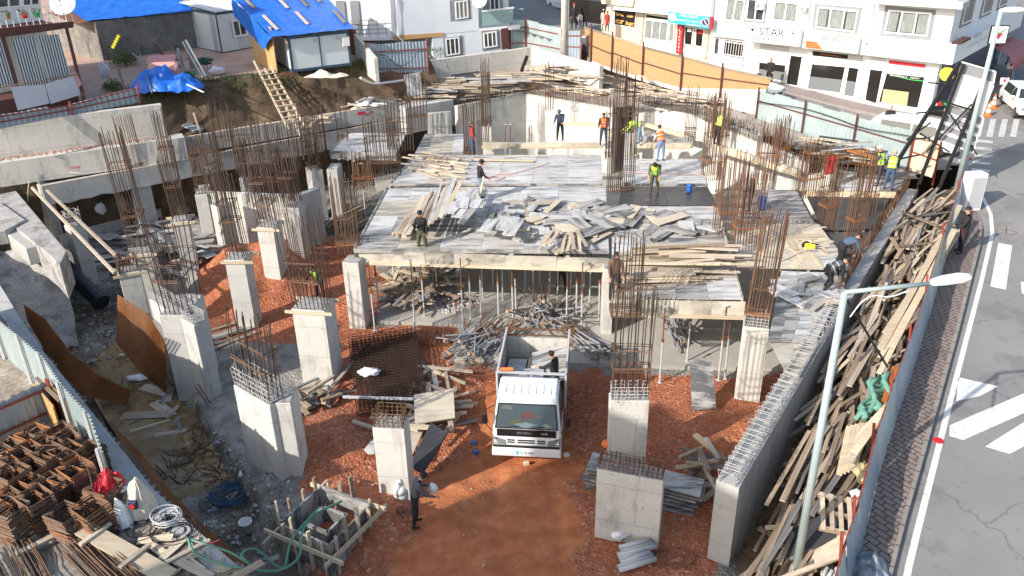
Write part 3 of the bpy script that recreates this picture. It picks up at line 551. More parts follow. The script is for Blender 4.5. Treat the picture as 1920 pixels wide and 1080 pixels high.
def column(label, p0, p1, z, depth, zb=-.3, cg=None, m='conc', wire=0, collar=False, extra=None):
    a, b = at(*p0, z), at(*p1, z); d = b - a; w = d.length; rz = math.atan2(d.y, d.x); n = Vector((-d.y, d.x, 0)).normalized()
    c = (a + b) / 2 + n * depth / 2; t = thing('concrete_column', label, 'concrete column', (c.x, c.y, 0), rz)
    mb = MB().box0(-w / 2, w / 2, -depth / 2, depth / 2, zb, z); mb.build('shaft', M[m], t, bevel=.015)
    # rough broken top
    tp = MB(); nx, ny = max(3, int(w / .12)), max(3, int(depth / .12))
    vs = [(lerp(-w / 2 + .02, w / 2 - .02, i / nx), lerp(-depth / 2 + .02, depth / 2 - .02, j / ny), z + .004 + abs(R.gauss(.01, .018))) for j in range(ny + 1) for i in range(nx + 1)]
    tp.add(vs, [(j * (nx + 1) + i, j * (nx + 1) + i + 1, (j + 1) * (nx + 1) + i + 1, (j + 1) * (nx + 1) + i) for j in range(ny) for i in range(nx)]); tp.build('top_surface', M['conc_r'], t)
    if collar:
        for s_, yy in ((-1, -depth / 2 - .03), (1, depth / 2 + .03)): MB().box((R.uniform(-.1, .1), yy, z - .08), (w + .5, .05, .1)).build('clamp_board', M['wood_n'], t)
        for xx in (-w / 2 - .03, w / 2 + .03): MB().box((xx, 0, z - .09), (.05, depth + .1, .1)).build('clamp_board', M['wood_n'], t)
    if wire:
        for (x, y) in ring_pts(w - .1, depth - .1, max(3, int(w / .11)), max(3, int(depth / .12))):
            o = link('rebar', BARS['wire' if wire > 0 else 'rust'], t, (x, y, z - .03)); o.scale = (1, 1, abs(wire) * R.uniform(.75, 1.05)); o.rotation_euler = (R.gauss(0, .06), R.gauss(0, .06), 0)
        for k in range(4): tie(t, (0, 0), w - .08, depth - .08, z + abs(wire) * (.15 + .22 * k), Vector((0, 0, 0)), .011, 'wire' if wire > 0 else 'rust')
    if cg: cage(t, w - .12, depth - .12, z, *cg)
    if extra: extra(t, w, depth, z)
    return t
rb = 'rebar'
def c(*a, **k): return column(*a, **k)
c('slim column beside the bending man, its top a basket of short wire', (698, 803), (758, 806), 2.75, .6, -.1, None, 'conc_w', -.55)
c('column right of the truck with a very tall rebar cage', (1144, 752), (1218, 752), 2.9, .42, -.3, (3.4, 6, 3, rb, .03, (0.05, 0), (.27, .45, .98), 1.0, .04), 'conc_w', .5)
c('wide wall-like column at the front right above the plastic pipes', (1119, 880), (1244, 903), 2.7, .38, -.1, None, 'conc_w', -.42)
c('thick cream column with timber clamps left of the truck', (547, 580), (608, 584), 2.95, .95, -.2, (3.3, 8, 5, rb, .05, (-.1, 0), (.3, .5), 1.1, .12), 'conc_w', 0, True)
c('tall white wall column of two joined faces beside the orange mesh panel, left one', (279, 561), (363, 611), 2.9, .5, -.6, None, 'conc', .4)
c('deep pier joined to the right end of the white wall column at the left', (348, 592), (382, 552), 3.0, .9, -.4, (3.0, 5, 6, rb, .05, (-.08, 0), (.4, .6), 1.15, .15), 'conc', 0)
c('huge cream wall column nearest the puddle with wire spilling over its top', (437, 722), (505, 762), 2.9, .55, -.5, (2.6, 8, 4, rb, .06, (0, .1), (.35, .6), 1.0, .2), 'conc_w', .75)
c('narrow side pier against the huge cream wall column at the lower left', (500, 757), (545, 756), 2.9, .85, -.4, None, 'conc_w', 0)
c('column with a timber cross clamp standing in the red gravel heap', (481, 427), (512, 428), 2.95, .95, -.2, (3.0, 5, 5, rb, .03, (-.15, 0), (.3, .62), 1.0, .1), 'conc_w', 0, True)
c('column with grey formwork still on its head in front of the gravel heap', (421, 488), (458, 488), 2.95, .8, -.2, (3.6, 5, 5, rb, .03, (-.1, 0), (.4, .6), .8, .1), 'conc', 0, True)
c('stained column with bars at the middle of the left dump of boards', (322, 418), (354, 414), 3.0, .8, -.2, (3.0, 5, 5, rb, .05, (-.08, 0), (.5,), 1.1, .1), 'conc', 0, True)
c('grey column with rusty clamp board left of the stained one', (243, 478), (284, 474), 2.8, .75, -.2, (5.0, 4, 4, rb, .03, (-.12, 0), (.3, .7), 1.0, .05), 'conc', .3, True)
c('short grey column with wire head beside the orange mesh', (222, 515), (262, 508), 2.8, .7, -.3, None, 'conc', -.7, True)
c('thin pale column with a wire basket head crossed by a long pole', (131, 428), (158, 420), 2.8, .6, -.2, None, 'conc', .75)
c('thin column at the end of the perimeter beam, far left', (74, 346), (92, 340), 3.2, .5, -.2, None, 'conc', .5)
c('broad column under the perimeter beam with a leaning bundle of bars', (241, 326), (276, 318), 3.1, .45, -.2, (2.9, 5, 3, 'rust', .02, (-.1, 0), (.1,), 1.0, .05), 'conc')
c('left pier of the pale wall behind the gravel heap', (365, 366), (388, 364), 3.0, 1.4, -.2, (2.2, 4, 4, rb, .04), 'conc')
c('column with leaning bars in front of the pale back wall', (394, 384), (412, 388), 2.95, .7, -.2, (3.4, 5, 4, rb, .04, (-.1, 0), (.5,), 1.0, .05), 'conc')
c('pale column with a grey board skirt right of the gravel heap', (531, 390), (560, 390), 2.95, .8, -.2, (2.6, 7, 4, rb, .05, (-.2, 0), (.5,), 1.2, .15), 'conc')
c('cream corner column under the left end of the deck', (641, 492), (672, 494), 2.85, .7, -.2, None, 'conc_w')
c('cream corner column under the deck to the right of the truck', (1132, 505), (1152, 505), 2.85, .9, -.2, None, 'conc_w')
c('column wrapped in cream formwork under the right end of the deck', (1393, 612), (1443, 618), 2.85, .55, -.2, (4.0, 8, 5, 'rust', .03, (.15, 0), (.1, .33), 1.05, .08), 'conc_w', .5)
c('grey column behind the left deck corner, left one', (583, 322), (605, 318), 2.9, .9, -.2, (2.5, 5, 5, rb, .05), 'conc')
c('grey column under the small ply deck at the left', (612, 318), (632, 318), 2.9, 1.0, -.2, None, 'conc_g')
c('slim round-headed white column behind the thicket of bars', (448, 335), (464, 335), 2.9, .45, -.2, (2.0, 4, 4, rb, .04), 'conc_w')
c('white column by the opening of the back room, bars wired in a grid', (904, 238), (921, 238), 3.0, .5, -.1, (3.2, 4, 4, rb, .04, (0, 0), (.03, .08, .12), 1.0, .05), 'conc_w')
c('white column supporting the narrow beam in the back room', (912, 270), (926, 270), 2.9, .5, -.1, None, 'conc_w')
c('small column with tall bars at the foot of the back corner', (1172, 250), (1190, 250), 2.9, .5, -.1, (3.4, 4, 3, rb, .04), 'conc_w')
# pale wall between the columns behind the gravel heap
rwall('basement_wall', 'pale wall of cast boards standing behind the red gravel heap', [at(386, 362, 3), at(540, 368, 3)], 3.0, -.2, M['conc_w'], .3)
rwall('basement_wall', 'grey wall section between the deck corner and the left columns', [at(560, 368, 3), at(600, 352, 3)], 3.0, -.2, M['conc_g'], .3)
# rebar thickets on top of things already cast
def thicket(label, px, py, z, w, d, h, nx, ny, kind='rebar', rz=0, rings=(.2, .5), lean=(0, 0), splay=.04, taper=1.0, jit=.15):
    p = at(px, py, z); t = thing('rebar_cage', label, 'rebar cage', p, rz)
    cage(t, w, d, 0, h, nx + (nx > 4) + (nx > 6), ny, kind, splay, lean, rings, taper, jit); return t
TH = [('tall dense bar cage rising through the middle of the deck', 1163, 358, 3.1, 1.05, .6, 4.4, 10, 4, 'rebar', .28, (0.02, .62, .78)),
 ('wide grey bar cage left of the deck beside the small ply deck', 722, 330, 3.1, 1.5, .8, 3.0, 11, 4, 'rebar', .05, (.25, .6)),
 ('bar cage behind the wide grey one with an orange tie', 752, 280, 3.2, 1.3, .6, 3.0, 8, 4, 'rebar', .1, (.3, .5)),
 ('leaning spindly cage at the left edge of the deck with a knot of ties', 655, 470, 2.9, .8, .6, 3.2, 6, 4, 'rust', .1, (.12, .16)),
 ('narrow cage with a rust box foot behind the man in the red jumper', 881, 290, 3.1, .5, .45, 2.8, 5, 4, 'rebar', 0, (.05, .1)),
 ('thin cage beside the one with a rust box foot', 905, 268, 3.0, .5, .5, 2.6, 5, 3, 'rebar', 0, (.4,)),
 ('tall pair of bars with rust ties between the two back decks', 1145, 296, 3.1, .5, .4, 2.6, 4, 3, 'rebar', 0, (.06, .35)),
 ('far slender cage in front of the bright back wall', 1030, 205, 3.9, .4, .3, 2.8, 4, 2, 'rebar', 0, (.3,)),
 ('slender cage near the corner of the upper boundary wall', 910, 190, 4.0, .4, .3, 2.6, 4, 2, 'rebar', 0, (.3,)),
 ('tall far cage before the osb fence', 1163, 215, 4.0, .6, .4, 3.2, 6, 3, 'rebar', 0, (.4,)),
 ('three tall bars beside the right back wall', 1293, 262, 3.2, .5, .3, 3.0, 4, 2, 'rebar', 0, (.1, .2)),
 ('dense rusty cage at the right end of the rear deck', 1336, 332, 3.1, .8, .7, 4.0, 7, 5, 'rust', .3, (.2, .5)),
 ('orange brown cage on the right deck with a bright tie ring', 1364, 440, 3.1, 1.0, .7, 3.4, 8, 5, 'rust', .15, (.3, .5)),
 ('rusty cage standing before the man in black on the right deck', 1397, 470, 3.1, .9, .6, 3.2, 7, 4, 'rust', .1, (.3, .5)),
 ('loose rusty cage near the hanging red jacket', 1435, 340, 3.1, .8, .5, 3.0, 6, 4, 'rust', 0, (.4,)),
 ('leaning rusty cage left of the black wet deck', 1548, 430, 2.9, .6, .5, 3.4, 5, 4, 'rust', .3, (.3, .5)),
 ('leaning rusty cage in the middle of the black wet deck', 1595, 470, 2.9, .5, .45, 4.2, 5, 4, 'rust', .3, (.3, .5)),
 ('rusty cage carrying the red jacket', 1515, 365, 3.1, .9, .6, 2.6, 7, 4, 'rust', .3, (.3, .6)),
 ('far rusty cage below the corrugated fence', 1462, 305, 3.3, .6, .5, 2.4, 6, 4, 'rust', .3, (.3,)),
 ('tall bars in the left thicket near the wooden ladder', 590, 290, 3.2, 1.2, .7, 2.7, 9, 4, 'rebar', .1, (.3,)),
 ('second cage of the left thicket, left of the ladder foot', 537, 318, 3.1, 1.3, .7, 2.6, 9, 4, 'rebar', .1, (.3,)),
 ('cage of the left thicket above the round white column', 470, 320, 3.1, 1.2, .6, 2.8, 8, 4, 'rebar', .1, (.3, .6)),
 ('broad cage over the pale wall behind the gravel heap', 500, 375, 3.0, 1.6, .6, 3.0, 11, 3, 'rebar', .1, (.3, .6)),
 ('tall cage near the perimeter beam at the left, two bundles', 425, 292, 3.3, .9, .6, 2.9, 6, 4, 'rebar', .1, (.3,)),
 ('bundle of bars before the painted level mark on the left wall', 318, 312, 3.2, .6, .4, 3.0, 5, 3, 'rebar', .1, (.3,)),
 ('short cage of the left thicket beside the perimeter beam', 388, 318, 3.2, 1.2, .5, 1.8, 9, 3, 'rebar', .1, (.5,)),
 ('pair of thin bars against the painted basement wall', 643, 262, 3.4, .5, .3, 3.0, 3, 2, 'rebar', .1, (.05,)),
 ('tall bars beside the leaning blue board at the back', 785, 240, 3.4, 1.0, .4, 3.2, 6, 3, 'rebar', .1, (.2,)),
 ('short stubby cage left of the wide grey one', 683, 350, 3.1, .9, .5, 1.5, 8, 3, 'rust', .1, (.3,)),
 ('rusty cage behind the second worker pair at right', 1345, 255, 3.6, .5, .5, 2.4, 4, 4, 'rust', 0, (.3,)),
 ('thin wiry cage at the front edge of the black deck', 1625, 400, 3.0, .5, .4, 2.6, 4, 3, 'rust', .3, (.3,)),
 ('cage wired beside the truck side deck column', 1172, 590, 3.0, .9, .5, 3.1, 6, 3, 'rebar', .0, (.02, .05, .08), (.05, 0)),
]
for a in TH: thicket(*a)
M['ply_s'] = ply('streaked_cream_board', (0.42, 0.38, 0.31), (0.54, 0.5, 0.42), (0.12, 0.12, 0.12), 0.46, 0.6, 0.75)
# ================================================================ FORMWORK DECKS
def deck(label, quad, z, nx, ny, mats, name='formwork_deck', th=.05, jz=.012, skirt=None, gap=.007):
    q = [at(a, b, z) for a, b in quad]; cc = sum(q, Vector((0, 0, 0))) / 4
    t = thing(name, label, 'formwork deck', (cc.x, cc.y, z))
    def P(u, v): return lerp(lerp(q[0], q[1], u), lerp(q[3], q[2], u), v)
    for j in range(ny):
        off = (R.random() * .5 if j % 2 else 0) / nx; us = [0] + [min(1, max(0, (i + 1) / nx - off)) for i in range(nx - 1)] + [1]
        for i in range(nx):
            u0, u1 = us[i], us[i + 1]
            if u1 - u0 < .02: continue
            pts = [P(u0, j / ny), P(u1, j / ny), P(u1, (j + 1) / ny), P(u0, (j + 1) / ny)]; m_ = sum(pts, Vector((0, 0, 0))) / 4
            pts = [m_ + (p - m_) * (1 - gap / max(.3, (p - m_).length)) - m_ for p in pts]; zz = R.uniform(-jz, jz) * .9
            MB().prism(pts, -th, 0).build('board', M[R.choice(mats)], t, (m_.x - cc.x, m_.y - cc.y, zz))
    mb = MB()
    for k in range(max(2, int((q[1] - q[0]).length / .9))):
        u = (k + .5) / max(2, int((q[1] - q[0]).length / .9)); mb.bar(P(u, .02) - cc - V(0, 0, th + .07), P(u, .98) - cc - V(0, 0, th + .07), .1, .1)
    mb.build('joists', M['wood_p'], t)
    if skirt:
        for e, h, mm in skirt:
            a, b = q[e], q[(e + 1) % 4]; MB().bar(a - cc - V(0, 0, h / 2 + .02 - .06), b - cc - V(0, 0, h / 2 + .02 - .06), .06, h).build('side_board', M[mm], t)
    return t
G, Cc, D_, B_ = 'ply_g', 'ply_s', 'ply_d', 'ply_b'
deck('main front deck carrying the scattered boards and the man in black', [(664, 468), (1142, 470), (1136, 349), (726, 352)], 3.2, 6, 4, [G, G, G, G, Cc, B_], skirt=[(0, .16, B_), (3, .4, B_)])
deck('rear middle deck where the man in the cap stands', [(731, 346), (1130, 346), (1128, 292), (777, 292)], 3.2, 6, 2, [G, G, Cc, G], skirt=[(3, .35, B_), (2, .1, Cc), (0, .1, B_)])
deck('small rear left deck of striped boards', [(777, 289), (868, 287), (870, 251), (797, 251)], 3.25, 4, 1, [G, Cc, B_], skirt=[(0, .14, B_)])
deck('small separate ply deck beyond the left thicket, dark edge', [(619, 284), (743, 288), (762, 250), (655, 249)], 3.3, 2, 1, [G], skirt=[(0, .42, 'ply_b'), (3, .3, B_)])
deck('rear deck right of the central bar cage', [(1170, 346), (1326, 346), (1311, 298), (1170, 297)], 3.2, 3, 2, [G, G], skirt=[(0, .12, B_), (1, .3, B_)])
deck('black wet deck under the worker in green', [(1160, 384), (1346, 386), (1327, 350), (1163, 350)], 3.2, 2, 2, [D_], jz=.004)
deck('whitish deck strip in front of the black wet one', [(1150, 412), (1352, 413), (1346, 387), (1150, 386)], 3.21, 3, 1, [G, G], skirt=[(0, .1, B_)])
deck('right front deck buried under stacked timber', [(1147, 556), (1392, 560), (1352, 416), (1147, 414)], 3.2, 4, 4, [Cc, G, B_], skirt=[(1, .3, Cc)])
deck('stained deck with the blue barrel', [(1382, 412), (1526, 416), (1494, 356), (1380, 356)], 3.2, 2, 2, [B_, D_, B_], skirt=[(0, .12, B_), (1, .2, D_)])
deck('cream board deck with offcuts left of the bending men', [(1382, 500), (1600, 505), (1535, 420), (1376, 420)], 3.2, 4, 3, [Cc, 'ply_c', G])
deck('glossy black deck panel by the right wall, upper', [(1545, 432), (1644, 428), (1672, 364), (1512, 366)], 2.95, 2, 2, [D_], jz=.003)
deck('glossy black deck panel by the right wall, lower', [(1572, 476), (1612, 474), (1642, 434), (1552, 436)], 2.95, 1, 1, [D_], jz=.003)
deck('far right deck where the two men in yellow vests stand', [(1572, 356), (1690, 356), (1700, 318), (1560, 312)], 3.2, 3, 2, [G, B_])
deck('splayed front right deck of grey and blue boards', [(1440, 640), (1530, 640), (1592, 512), (1465, 508)], 3.18, 4, 3, [G, B_, G])
deck('sloping cream boards at the very front of the right deck', [(1475, 700), (1500, 706), (1535, 642), (1440, 632)], 3.1, 2, 1, [Cc, Cc])
def beam(label, p0, p1, z, h, t_, m, name='formwork_beam', n=3):
    a, b = at(*p0, z), at(*p1, z); t = thing(name, label, 'formwork beam', a)
    for i in range(n):
        q0, q1 = lerp(a, b, i / n), lerp(a, b, (i + 1) / n); q1 = lerp(q0, q1, .995); MB().bar(q0 - a - V(0, 0, h / 2 + R.uniform(0, .02)), q1 - a - V(0, 0, h / 2), t_, h).build('side_board', M[m], t)
    MB().bar(lerp(a, b, -.01) - a - V(0, 0, h + .04), lerp(a, b, 1.01) - a - V(0, 0, h + .04), .4, .06).build('bottom_board', M['wood_n'], t)
    return t
beam('long cream beam side along the front edge of the main deck', (664, 470 + 0), (1142, 484), 3.1, .42, .05, 'ply_s', n=5)
beam('cream and white beam side at the front of the right deck', (1150, 560), (1398, 566), 3.1, .5, .05, 'ply_s', n=4)
beam('narrow beam on props across the back room, left half', (905, 268), (1128, 268), 3.15, .18, .3, 'ply_c', n=3)
beam('narrow beam across the back room, right half', (1192, 268), (1295, 270), 3.15, .16, .3, 'ply_c', n=2)
beam('grey beam side behind the worker in the orange vest', (1195, 255), (1300, 257), 3.35, .45, .06, 'ply_b', n=2)
beam('thin rail board across the bright back wall', (1060, 229), (1140, 230), 3.7, .1, .1, 'ply_c', n=1)
beam('thin timber run along the right back wall', (1200, 226), (1300, 255), 3.3, .12, .2, 'ply_c', n=1)
beam('timber run right of the rusty cages', (1340, 268), (1500, 318), 3.3, .25, .2, 'ply_c', n=3)
beam('timber rail along the back edge of the black deck', (1500, 357), (1680, 360), 3.15, .14, .12, 'wood_n', n=2)
# ================================================================ BUILDINGS
class Pl:
    """vertical facade plane through a and b; n points out of the building (towards the site)"""
    def __init__(s, a, b, out=None):
        s.a = Vector((a[0], a[1], 0)); s.b = Vector((b[0], b[1], 0)); s.d = (s.b - s.a).normalized(); s.n = Vector((s.d.y, -s.d.x, 0))
        if s.n.dot(-s.a if out is None else out) < 0: s.n = -s.n
    def p(s, px, py, off=0.0): return onwall(px, py, s.a + s.n * off, s.b + s.n * off)
    def poly(s, mb, pxs, off, th, m=0):
        f = [s.p(x, y, off) for x, y in pxs]; k = [q - s.n * th for q in f]; n = len(f)
        return mb.add(f + k, [tuple(range(n)), tuple(range(n, 2 * n))[::-1]] + [(i, (i + 1) % n, n + (i + 1) % n, n + i) for i in range(n)], m)
def qlerp(q, u, v):
    a = lerp(Vector(q[0]), Vector(q[1]), u); b = lerp(Vector(q[3]), Vector(q[2]), u); p = lerp(a, b, v); return (p.x, p.y)
def sub(q, u0, u1, v0, v1): return [qlerp(q, u0, v0), qlerp(q, u1, v0), qlerp(q, u1, v1), qlerp(q, u0, v1)]
def local(mb, org):
    mb.v = [(v[0] - org[0], v[1] - org[1], v[2] - org[2]) for v in mb.v]; return mb
def add(pl, parent, name, px, off, th, m):
    org = parent.location if parent else Vector((0, 0, 0)); o = local(pl.poly(MB(), px, off, th), org).build(name, M[m] if isinstance(m, str) else m, parent); return o
def window(pl, parent, q, off=.05, fr=.09, panes=2, glass='glass', surround=None, curtain=None):
    """q: tl,tr,br,bl in photo pixels"""
    org = parent.location
    if surround: add(pl, parent, 'window_surround', surround, off + .02, .04, 'greyp' if glass else 'white')
    cx_ = [(q[0][0] + q[1][0]) / 2]; W_ = (pl.p(*q[1]) - pl.p(*q[0])).length; H_ = (pl.p(*q[3]) - pl.p(*q[0])).length; fu, fv = fr / W_, fr / H_
    mb = MB()
    for r in ((0, 1, 0, fv), (0, 1, 1 - fv, 1), (0, fu, fv, 1 - fv), (1 - fu, 1, fv, 1 - fv)): pl.poly(mb, sub(q, *r), off + .08, .06)
    for k in range(1, panes): pl.poly(mb, sub(q, k / panes - fu * .4, k / panes + fu * .4, fv, 1 - fv), off + .08, .05)
    f = local(mb, org).build('window', M['pvc'], parent)
    o = local(pl.poly(MB(), sub(q, fu, 1 - fu, fv, 1 - fv), off + .035, .03), org).build('pane', M[glass], f)
    if curtain:
        for c0, c1 in curtain: local(pl.poly(MB(), sub(q, c0, c1, fv * 1.5, 1 - fv * 1.5), off + .045, .008), org).build('curtain', M['curtain'], f)
    return f
def text_on(pl, parent, s, bl, br, tl, off, m, name='lettering'):
    cu = bpy.data.curves.new(name, 'FONT'); cu.body = s; cu.resolution_u = 2; o = bpy.data.objects.new(name, cu); S.collection.objects.link(o)
    dg = bpy.context.evaluated_depsgraph_get(); dg.update(); me = bpy.data.meshes.new_from_object(o.evaluated_get(dg)); bpy.data.objects.remove(o); me.name = name
    xs = [v.co.x for v in me.vertices]; ys = [v.co.y for v in me.vertices]; x0, x1, y0, y1 = min(xs), max(xs), min(ys), max(ys)
    A, B, T = (pl.p(*p, off) if pl else Vector(p) for p in (bl, br, tl)); org = parent.location if parent else Vector((0, 0, 0))
    for v in me.vertices: u = (v.co.x - x0) / (x1 - x0); w = (v.co.y - y0) / (y1 - y0); v.co = A + (B - A) * u + (T - A) * w - org
    me.materials.clear(); me.materials.append(M[m]); return link(name, me, parent)
def cmat(name, col, rough=.7, **k): M[name] = mat(name, col, rough, **k); return M[name]
cmat('navy', (.02, .03, .09)); cmat('orange', (.75, .17, .04)); cmat('skyblue', (.03, .38, .68)); cmat('red', (.55, .015, .025)); cmat('green', (.05, .4, .1)); cmat('cream', (.66, .54, .4)); cmat('yellow', (.8, .68, .05)); cmat('tan', (.45, .36, .2))
cmat('stone', (.5, .42, .34), col2=(.6, .52, .43), vs=3); add_seams(M['stone'], .6, .3, .015, (.25, .2, .16), .7)
cmat('brown', (.1, .035, .03)); cmat('shutter', (.6, .6, .58)); N_, L_, b_, base_ = hooks(M['shutter']) if M['shutter'].node_tree.nodes['Principled BSDF'].inputs['Base Color'].links else (None,) * 4
add_seams(M['shutter'], 50, .12, .012, (.2, .2, .2), .9, None, 0)
cmat('film', (.17, .18, .185), .4); cmat('shop_dark', (.02, .018, .016), .15); cmat('flagstone', (.24, .2, .185), .9, col2=(.32, .275, .25), vs=4, bump=.2)
def bbody(name, a, b, depth, z0, z1, m, parent):
    """building body behind facade a-b"""
    pl = parent['_pl']; 
P_A, P_B = at(1427, 153, 4.35), at(1742, 214, 3.9); SH = Pl(P_A, P_B)
sdir = SH.d if SH.d.x > 0 else -SH.d; inn = -SH.n
t = thing('shop_building', 'white corner building with a barber, an estate office and curtained windows above', 'building', (P_B.x, P_B.y, 3.5)); org = t.location
L0 = SH.p(1336, 100).x; A0 = P_B - sdir * ((P_B - SH.p(1338, 100)).length)
def body(mb, a, b, dep, z0, z1, off=0.0):
    a = Vector((a.x, a.y, 0)) - inn * off; b = Vector((b.x, b.y, 0)) - inn * off; return mb.prism([a, b, b + inn * dep, a + inn * dep], z0, z1)
local(body(MB(), A0, P_B, 14, 3.0, 6.75), org).build('ground_floor', M['white'], t)
local(body(MB(), A0, P_B + sdir * .3, 14, 6.75, 16, .35), org).build('upper_floors', M['white'], t)
bandz = SH.p(1776, 122, .6)
mb = body(MB(), P_B - sdir * 7.6, P_B + sdir * .75, 14.5, SH.p(1700, 112, .62).z, SH.p(1700, 75, .62).z, .62)
local(mb, org).build('balcony_band', M['white'], t)
for q in ([(1425, 82), (1479, 88), (1475, 120), (1424, 115)], [(1522, 104), (1587, 110), (1586, 118), (1521, 112)], [(1588, 102), (1617, 105), (1614, 121), (1588, 118)], [(1633, 108), (1660, 111), (1658, 125), (1631, 121)], [(1662, 121), (1737, 130), (1736, 137), (1661, 128)]): add(SH, t, 'roller_shutter', q, .06, .05, 'shutter')
def glassq(q, lab=None, fr=.06, gl='shop_dark', grey=None):
    w = window(SH, t, q, 0, fr, 1, gl)
    if grey: add(SH, t, 'frosted_film', sub(q, .04, .96, grey, .96), .06, .01, 'film')
    return w
glassq([(1422, 115), (1475, 121), (1470, 154), (1420, 146)], grey=.45); glassq([(1481, 102), (1506, 105), (1496, 163), (1472, 159)])
glassq([(1521, 118), (1587, 124), (1576, 176), (1512, 168)], grey=.5); glassq([(1590, 124), (1612, 127), (1602, 184), (1580, 180)], grey=.48)
glassq([(1630, 128), (1657, 131), (1644, 197), (1620, 189)]); glassq([(1661, 135), (1736, 143), (1722, 205), (1645, 193)])
add(SH, t, 'dark_fascia', [(1524, 96), (1590, 103), (1589, 110), (1523, 104)], .08, .03, 'shop_dark'); text_on(SH, t, 'KILINÇ GAYRİMENKUL', (1537, 103), (1577, 108), (1537.6, 99), .1, 'orange')
add(SH, t, 'red_fascia', [(1667, 113), (1735, 121), (1734, 127), (1666, 119)], .08, .03, 'red')
text_on(SH, t, 'GAYRİMENKUL - İNŞAAT', (1668, 143), (1724, 150), (1669, 138), .09, 'pvc'); text_on(SH, t, 'KILINÇ', (1688, 133), (1708, 135), (1689, 128), .1, 'pvc'); text_on(SH, t, 'KILINÇ', (1540, 114), (1572, 118), (1541, 108), .1, 'grey_l')
mb = MB()
for i in range(12):
    u = i / 12; a = (lerp(1665, 1735, u), 137 + 14 * math.sin(u * 1.6)); b = (lerp(1665, 1735, u + 1 / 12), 137 + 14 * math.sin((u + 1 / 12) * 1.6)); SH.poly(mb, [a, b, (b[0], b[1] + 1.5), (a[0], a[1] + 1.5)], .085, .01)
local(mb, org).build('green_stripe', M['green'], t)
add(SH, t, 'reception_desk', [(1657, 167), (1704, 173), (1700, 201), (1652, 194)], .07, .015, 'tan')
for q in ([(1358, 72), (1397, 78), (1390, 131), (1352, 125)],):
    gq = glassq(q, gl='shop_dark'); mb = MB()
    for k in range(9): SH.poly(mb, sub(q, k / 8 - .008, k / 8 + .008, 0, 1), .11, .02)
    for v in (.1, .55): SH.poly(mb, sub(q, 0, 1, v - .015, v + .015), .11, .02)
    SH.poly(mb, sub(q, 0, 1, .6, 1), .09, .01); local(mb, org).build('gate', M['pvc'], t)
glassq([(1340, 70), (1350, 71), (1347, 104), (1337, 102)], gl='glass')
# upper windows
for q, sr, cu, pn in (([(1666, 18), (1747, 24), (1739, 69), (1656, 62)], [(1660, 11), (1755, 19), (1745, 76), (1650, 69)], [(.04, .26), (.3, .68), (.72, .96)], 3), ([(1533, 12), (1610, 20), (1602, 61), (1528, 52)], [(1528, 7), (1617, 14), (1607, 67), (1522, 59)], [(.05, .26), (.3, .7), (.74, .95)], 3),
                  ([(1452, 1), (1498, 6), (1493, 43), (1447, 38)], None, [(.06, .94)], 2), ([(1402, -4), (1437, 0), (1431, 41), (1397, 38)], [(1400, -4), (1440, -1), (1434, 44), (1394, 41)], None, 2), ([(1363, -4), (1398, 0), (1389, 41), (1357, 38)], None, [(.1, .9)], 2)):
    window(SH, t, q, .36, .09, pn, 'glass', sr, cu)
# signs
def board(label, q, off, th, m, name='shop_sign', edge=True):
    c_ = SH.p(*q[0], off); s_ = thing(name, label, 'sign', c_); add(SH, s_, 'panel', q, off, th, m)
    return s_
q = [(1398, 45), (1503, 56), (1498, 88), (1396, 77)]; s1 = board('white barber shop sign reading STAR with two round emblems', q, .95, .25, 'pvc')
for e in (sub(q, .01, .99, .03, .06), sub(q, .01, .99, .94, .97), sub(q, .01, .02, .06, .94), sub(q, .98, .99, .06, .94)): add(SH, s1, 'border_line', e, .965, .01, 'navy')
text_on(SH, s1, 'STAR', (1423, 65), (1470, 70), (1424, 51), .965, 'navy'); text_on(SH, s1, 'ERKEK KUAFÖRÜ', (1410, 74.5), (1482, 82), (1410.5, 67), .965, 'navy')
def ringp(pl, parent, c, r, off, m, w=1.0, name='emblem'):
    mb = MB(); n = 20
    for i in range(n):
        a, b = 2 * math.pi * i / n, 2 * math.pi * (i + 1) / n; pl.poly(mb, [(c[0] + r * math.cos(a), c[1] + r * math.sin(a)), (c[0] + r * math.cos(b), c[1] + r * math.sin(b)), (c[0] + (r - w) * math.cos(b), c[1] + (r - w) * math.sin(b)), (c[0] + (r - w) * math.cos(a), c[1] + (r - w) * math.sin(a))], off, .008)
    return local(mb, parent.location).build(name, M[m], parent)
ringp(SH, s1, (1411, 56), 7, .965, 'navy'); ringp(SH, s1, (1486.5, 63.5), 7.5, .965, 'navy'); add(SH, s1, 'emblem', [(1407, 54), (1413, 57), (1415, 53), (1411, 60)], .965, .008, 'navy'); add(SH, s1, 'emblem', [(1483, 65), (1487, 59), (1490, 66), (1487, 64)], .965, .008, 'navy')
q = [(1513, 62), (1612, 71), (1607, 101), (1510, 90)]; s2 = board('white and orange building firm sign above the estate office window', q, .95, .25, 'pvc')
add(SH, s2, 'orange_corner', [(1511, 76), (1531, 78), (1543, 93), (1510, 89.5)], .965, .012, 'orange'); text_on(SH, s2, 'KILINÇ', (1543, 77), (1583, 82), (1544, 68), .965, 'navy'); text_on(SH, s2, 'iNŞAAT', (1551, 84), (1571, 86), (1551.5, 79.5), .965, 'navy')
add(SH, s2, 'swoosh', [(1541, 83), (1552, 89), (1585, 91), (1585, 92), (1551, 90.5), (1541, 85)], .965, .008, 'green'); add(SH, s2, 'red_stripe', [(1550, 65.5), (1611, 71), (1611, 72.5), (1550, 67)], .965, .008, 'orange')
for k in range(3): add(SH, s2, 'small_print', [(1589, 82.5 + k * 4.6), (1604, 84 + k * 4.6), (1604, 85.2 + k * 4.6), (1589, 83.7 + k * 4.6)], .965, .006, 'grey_l')
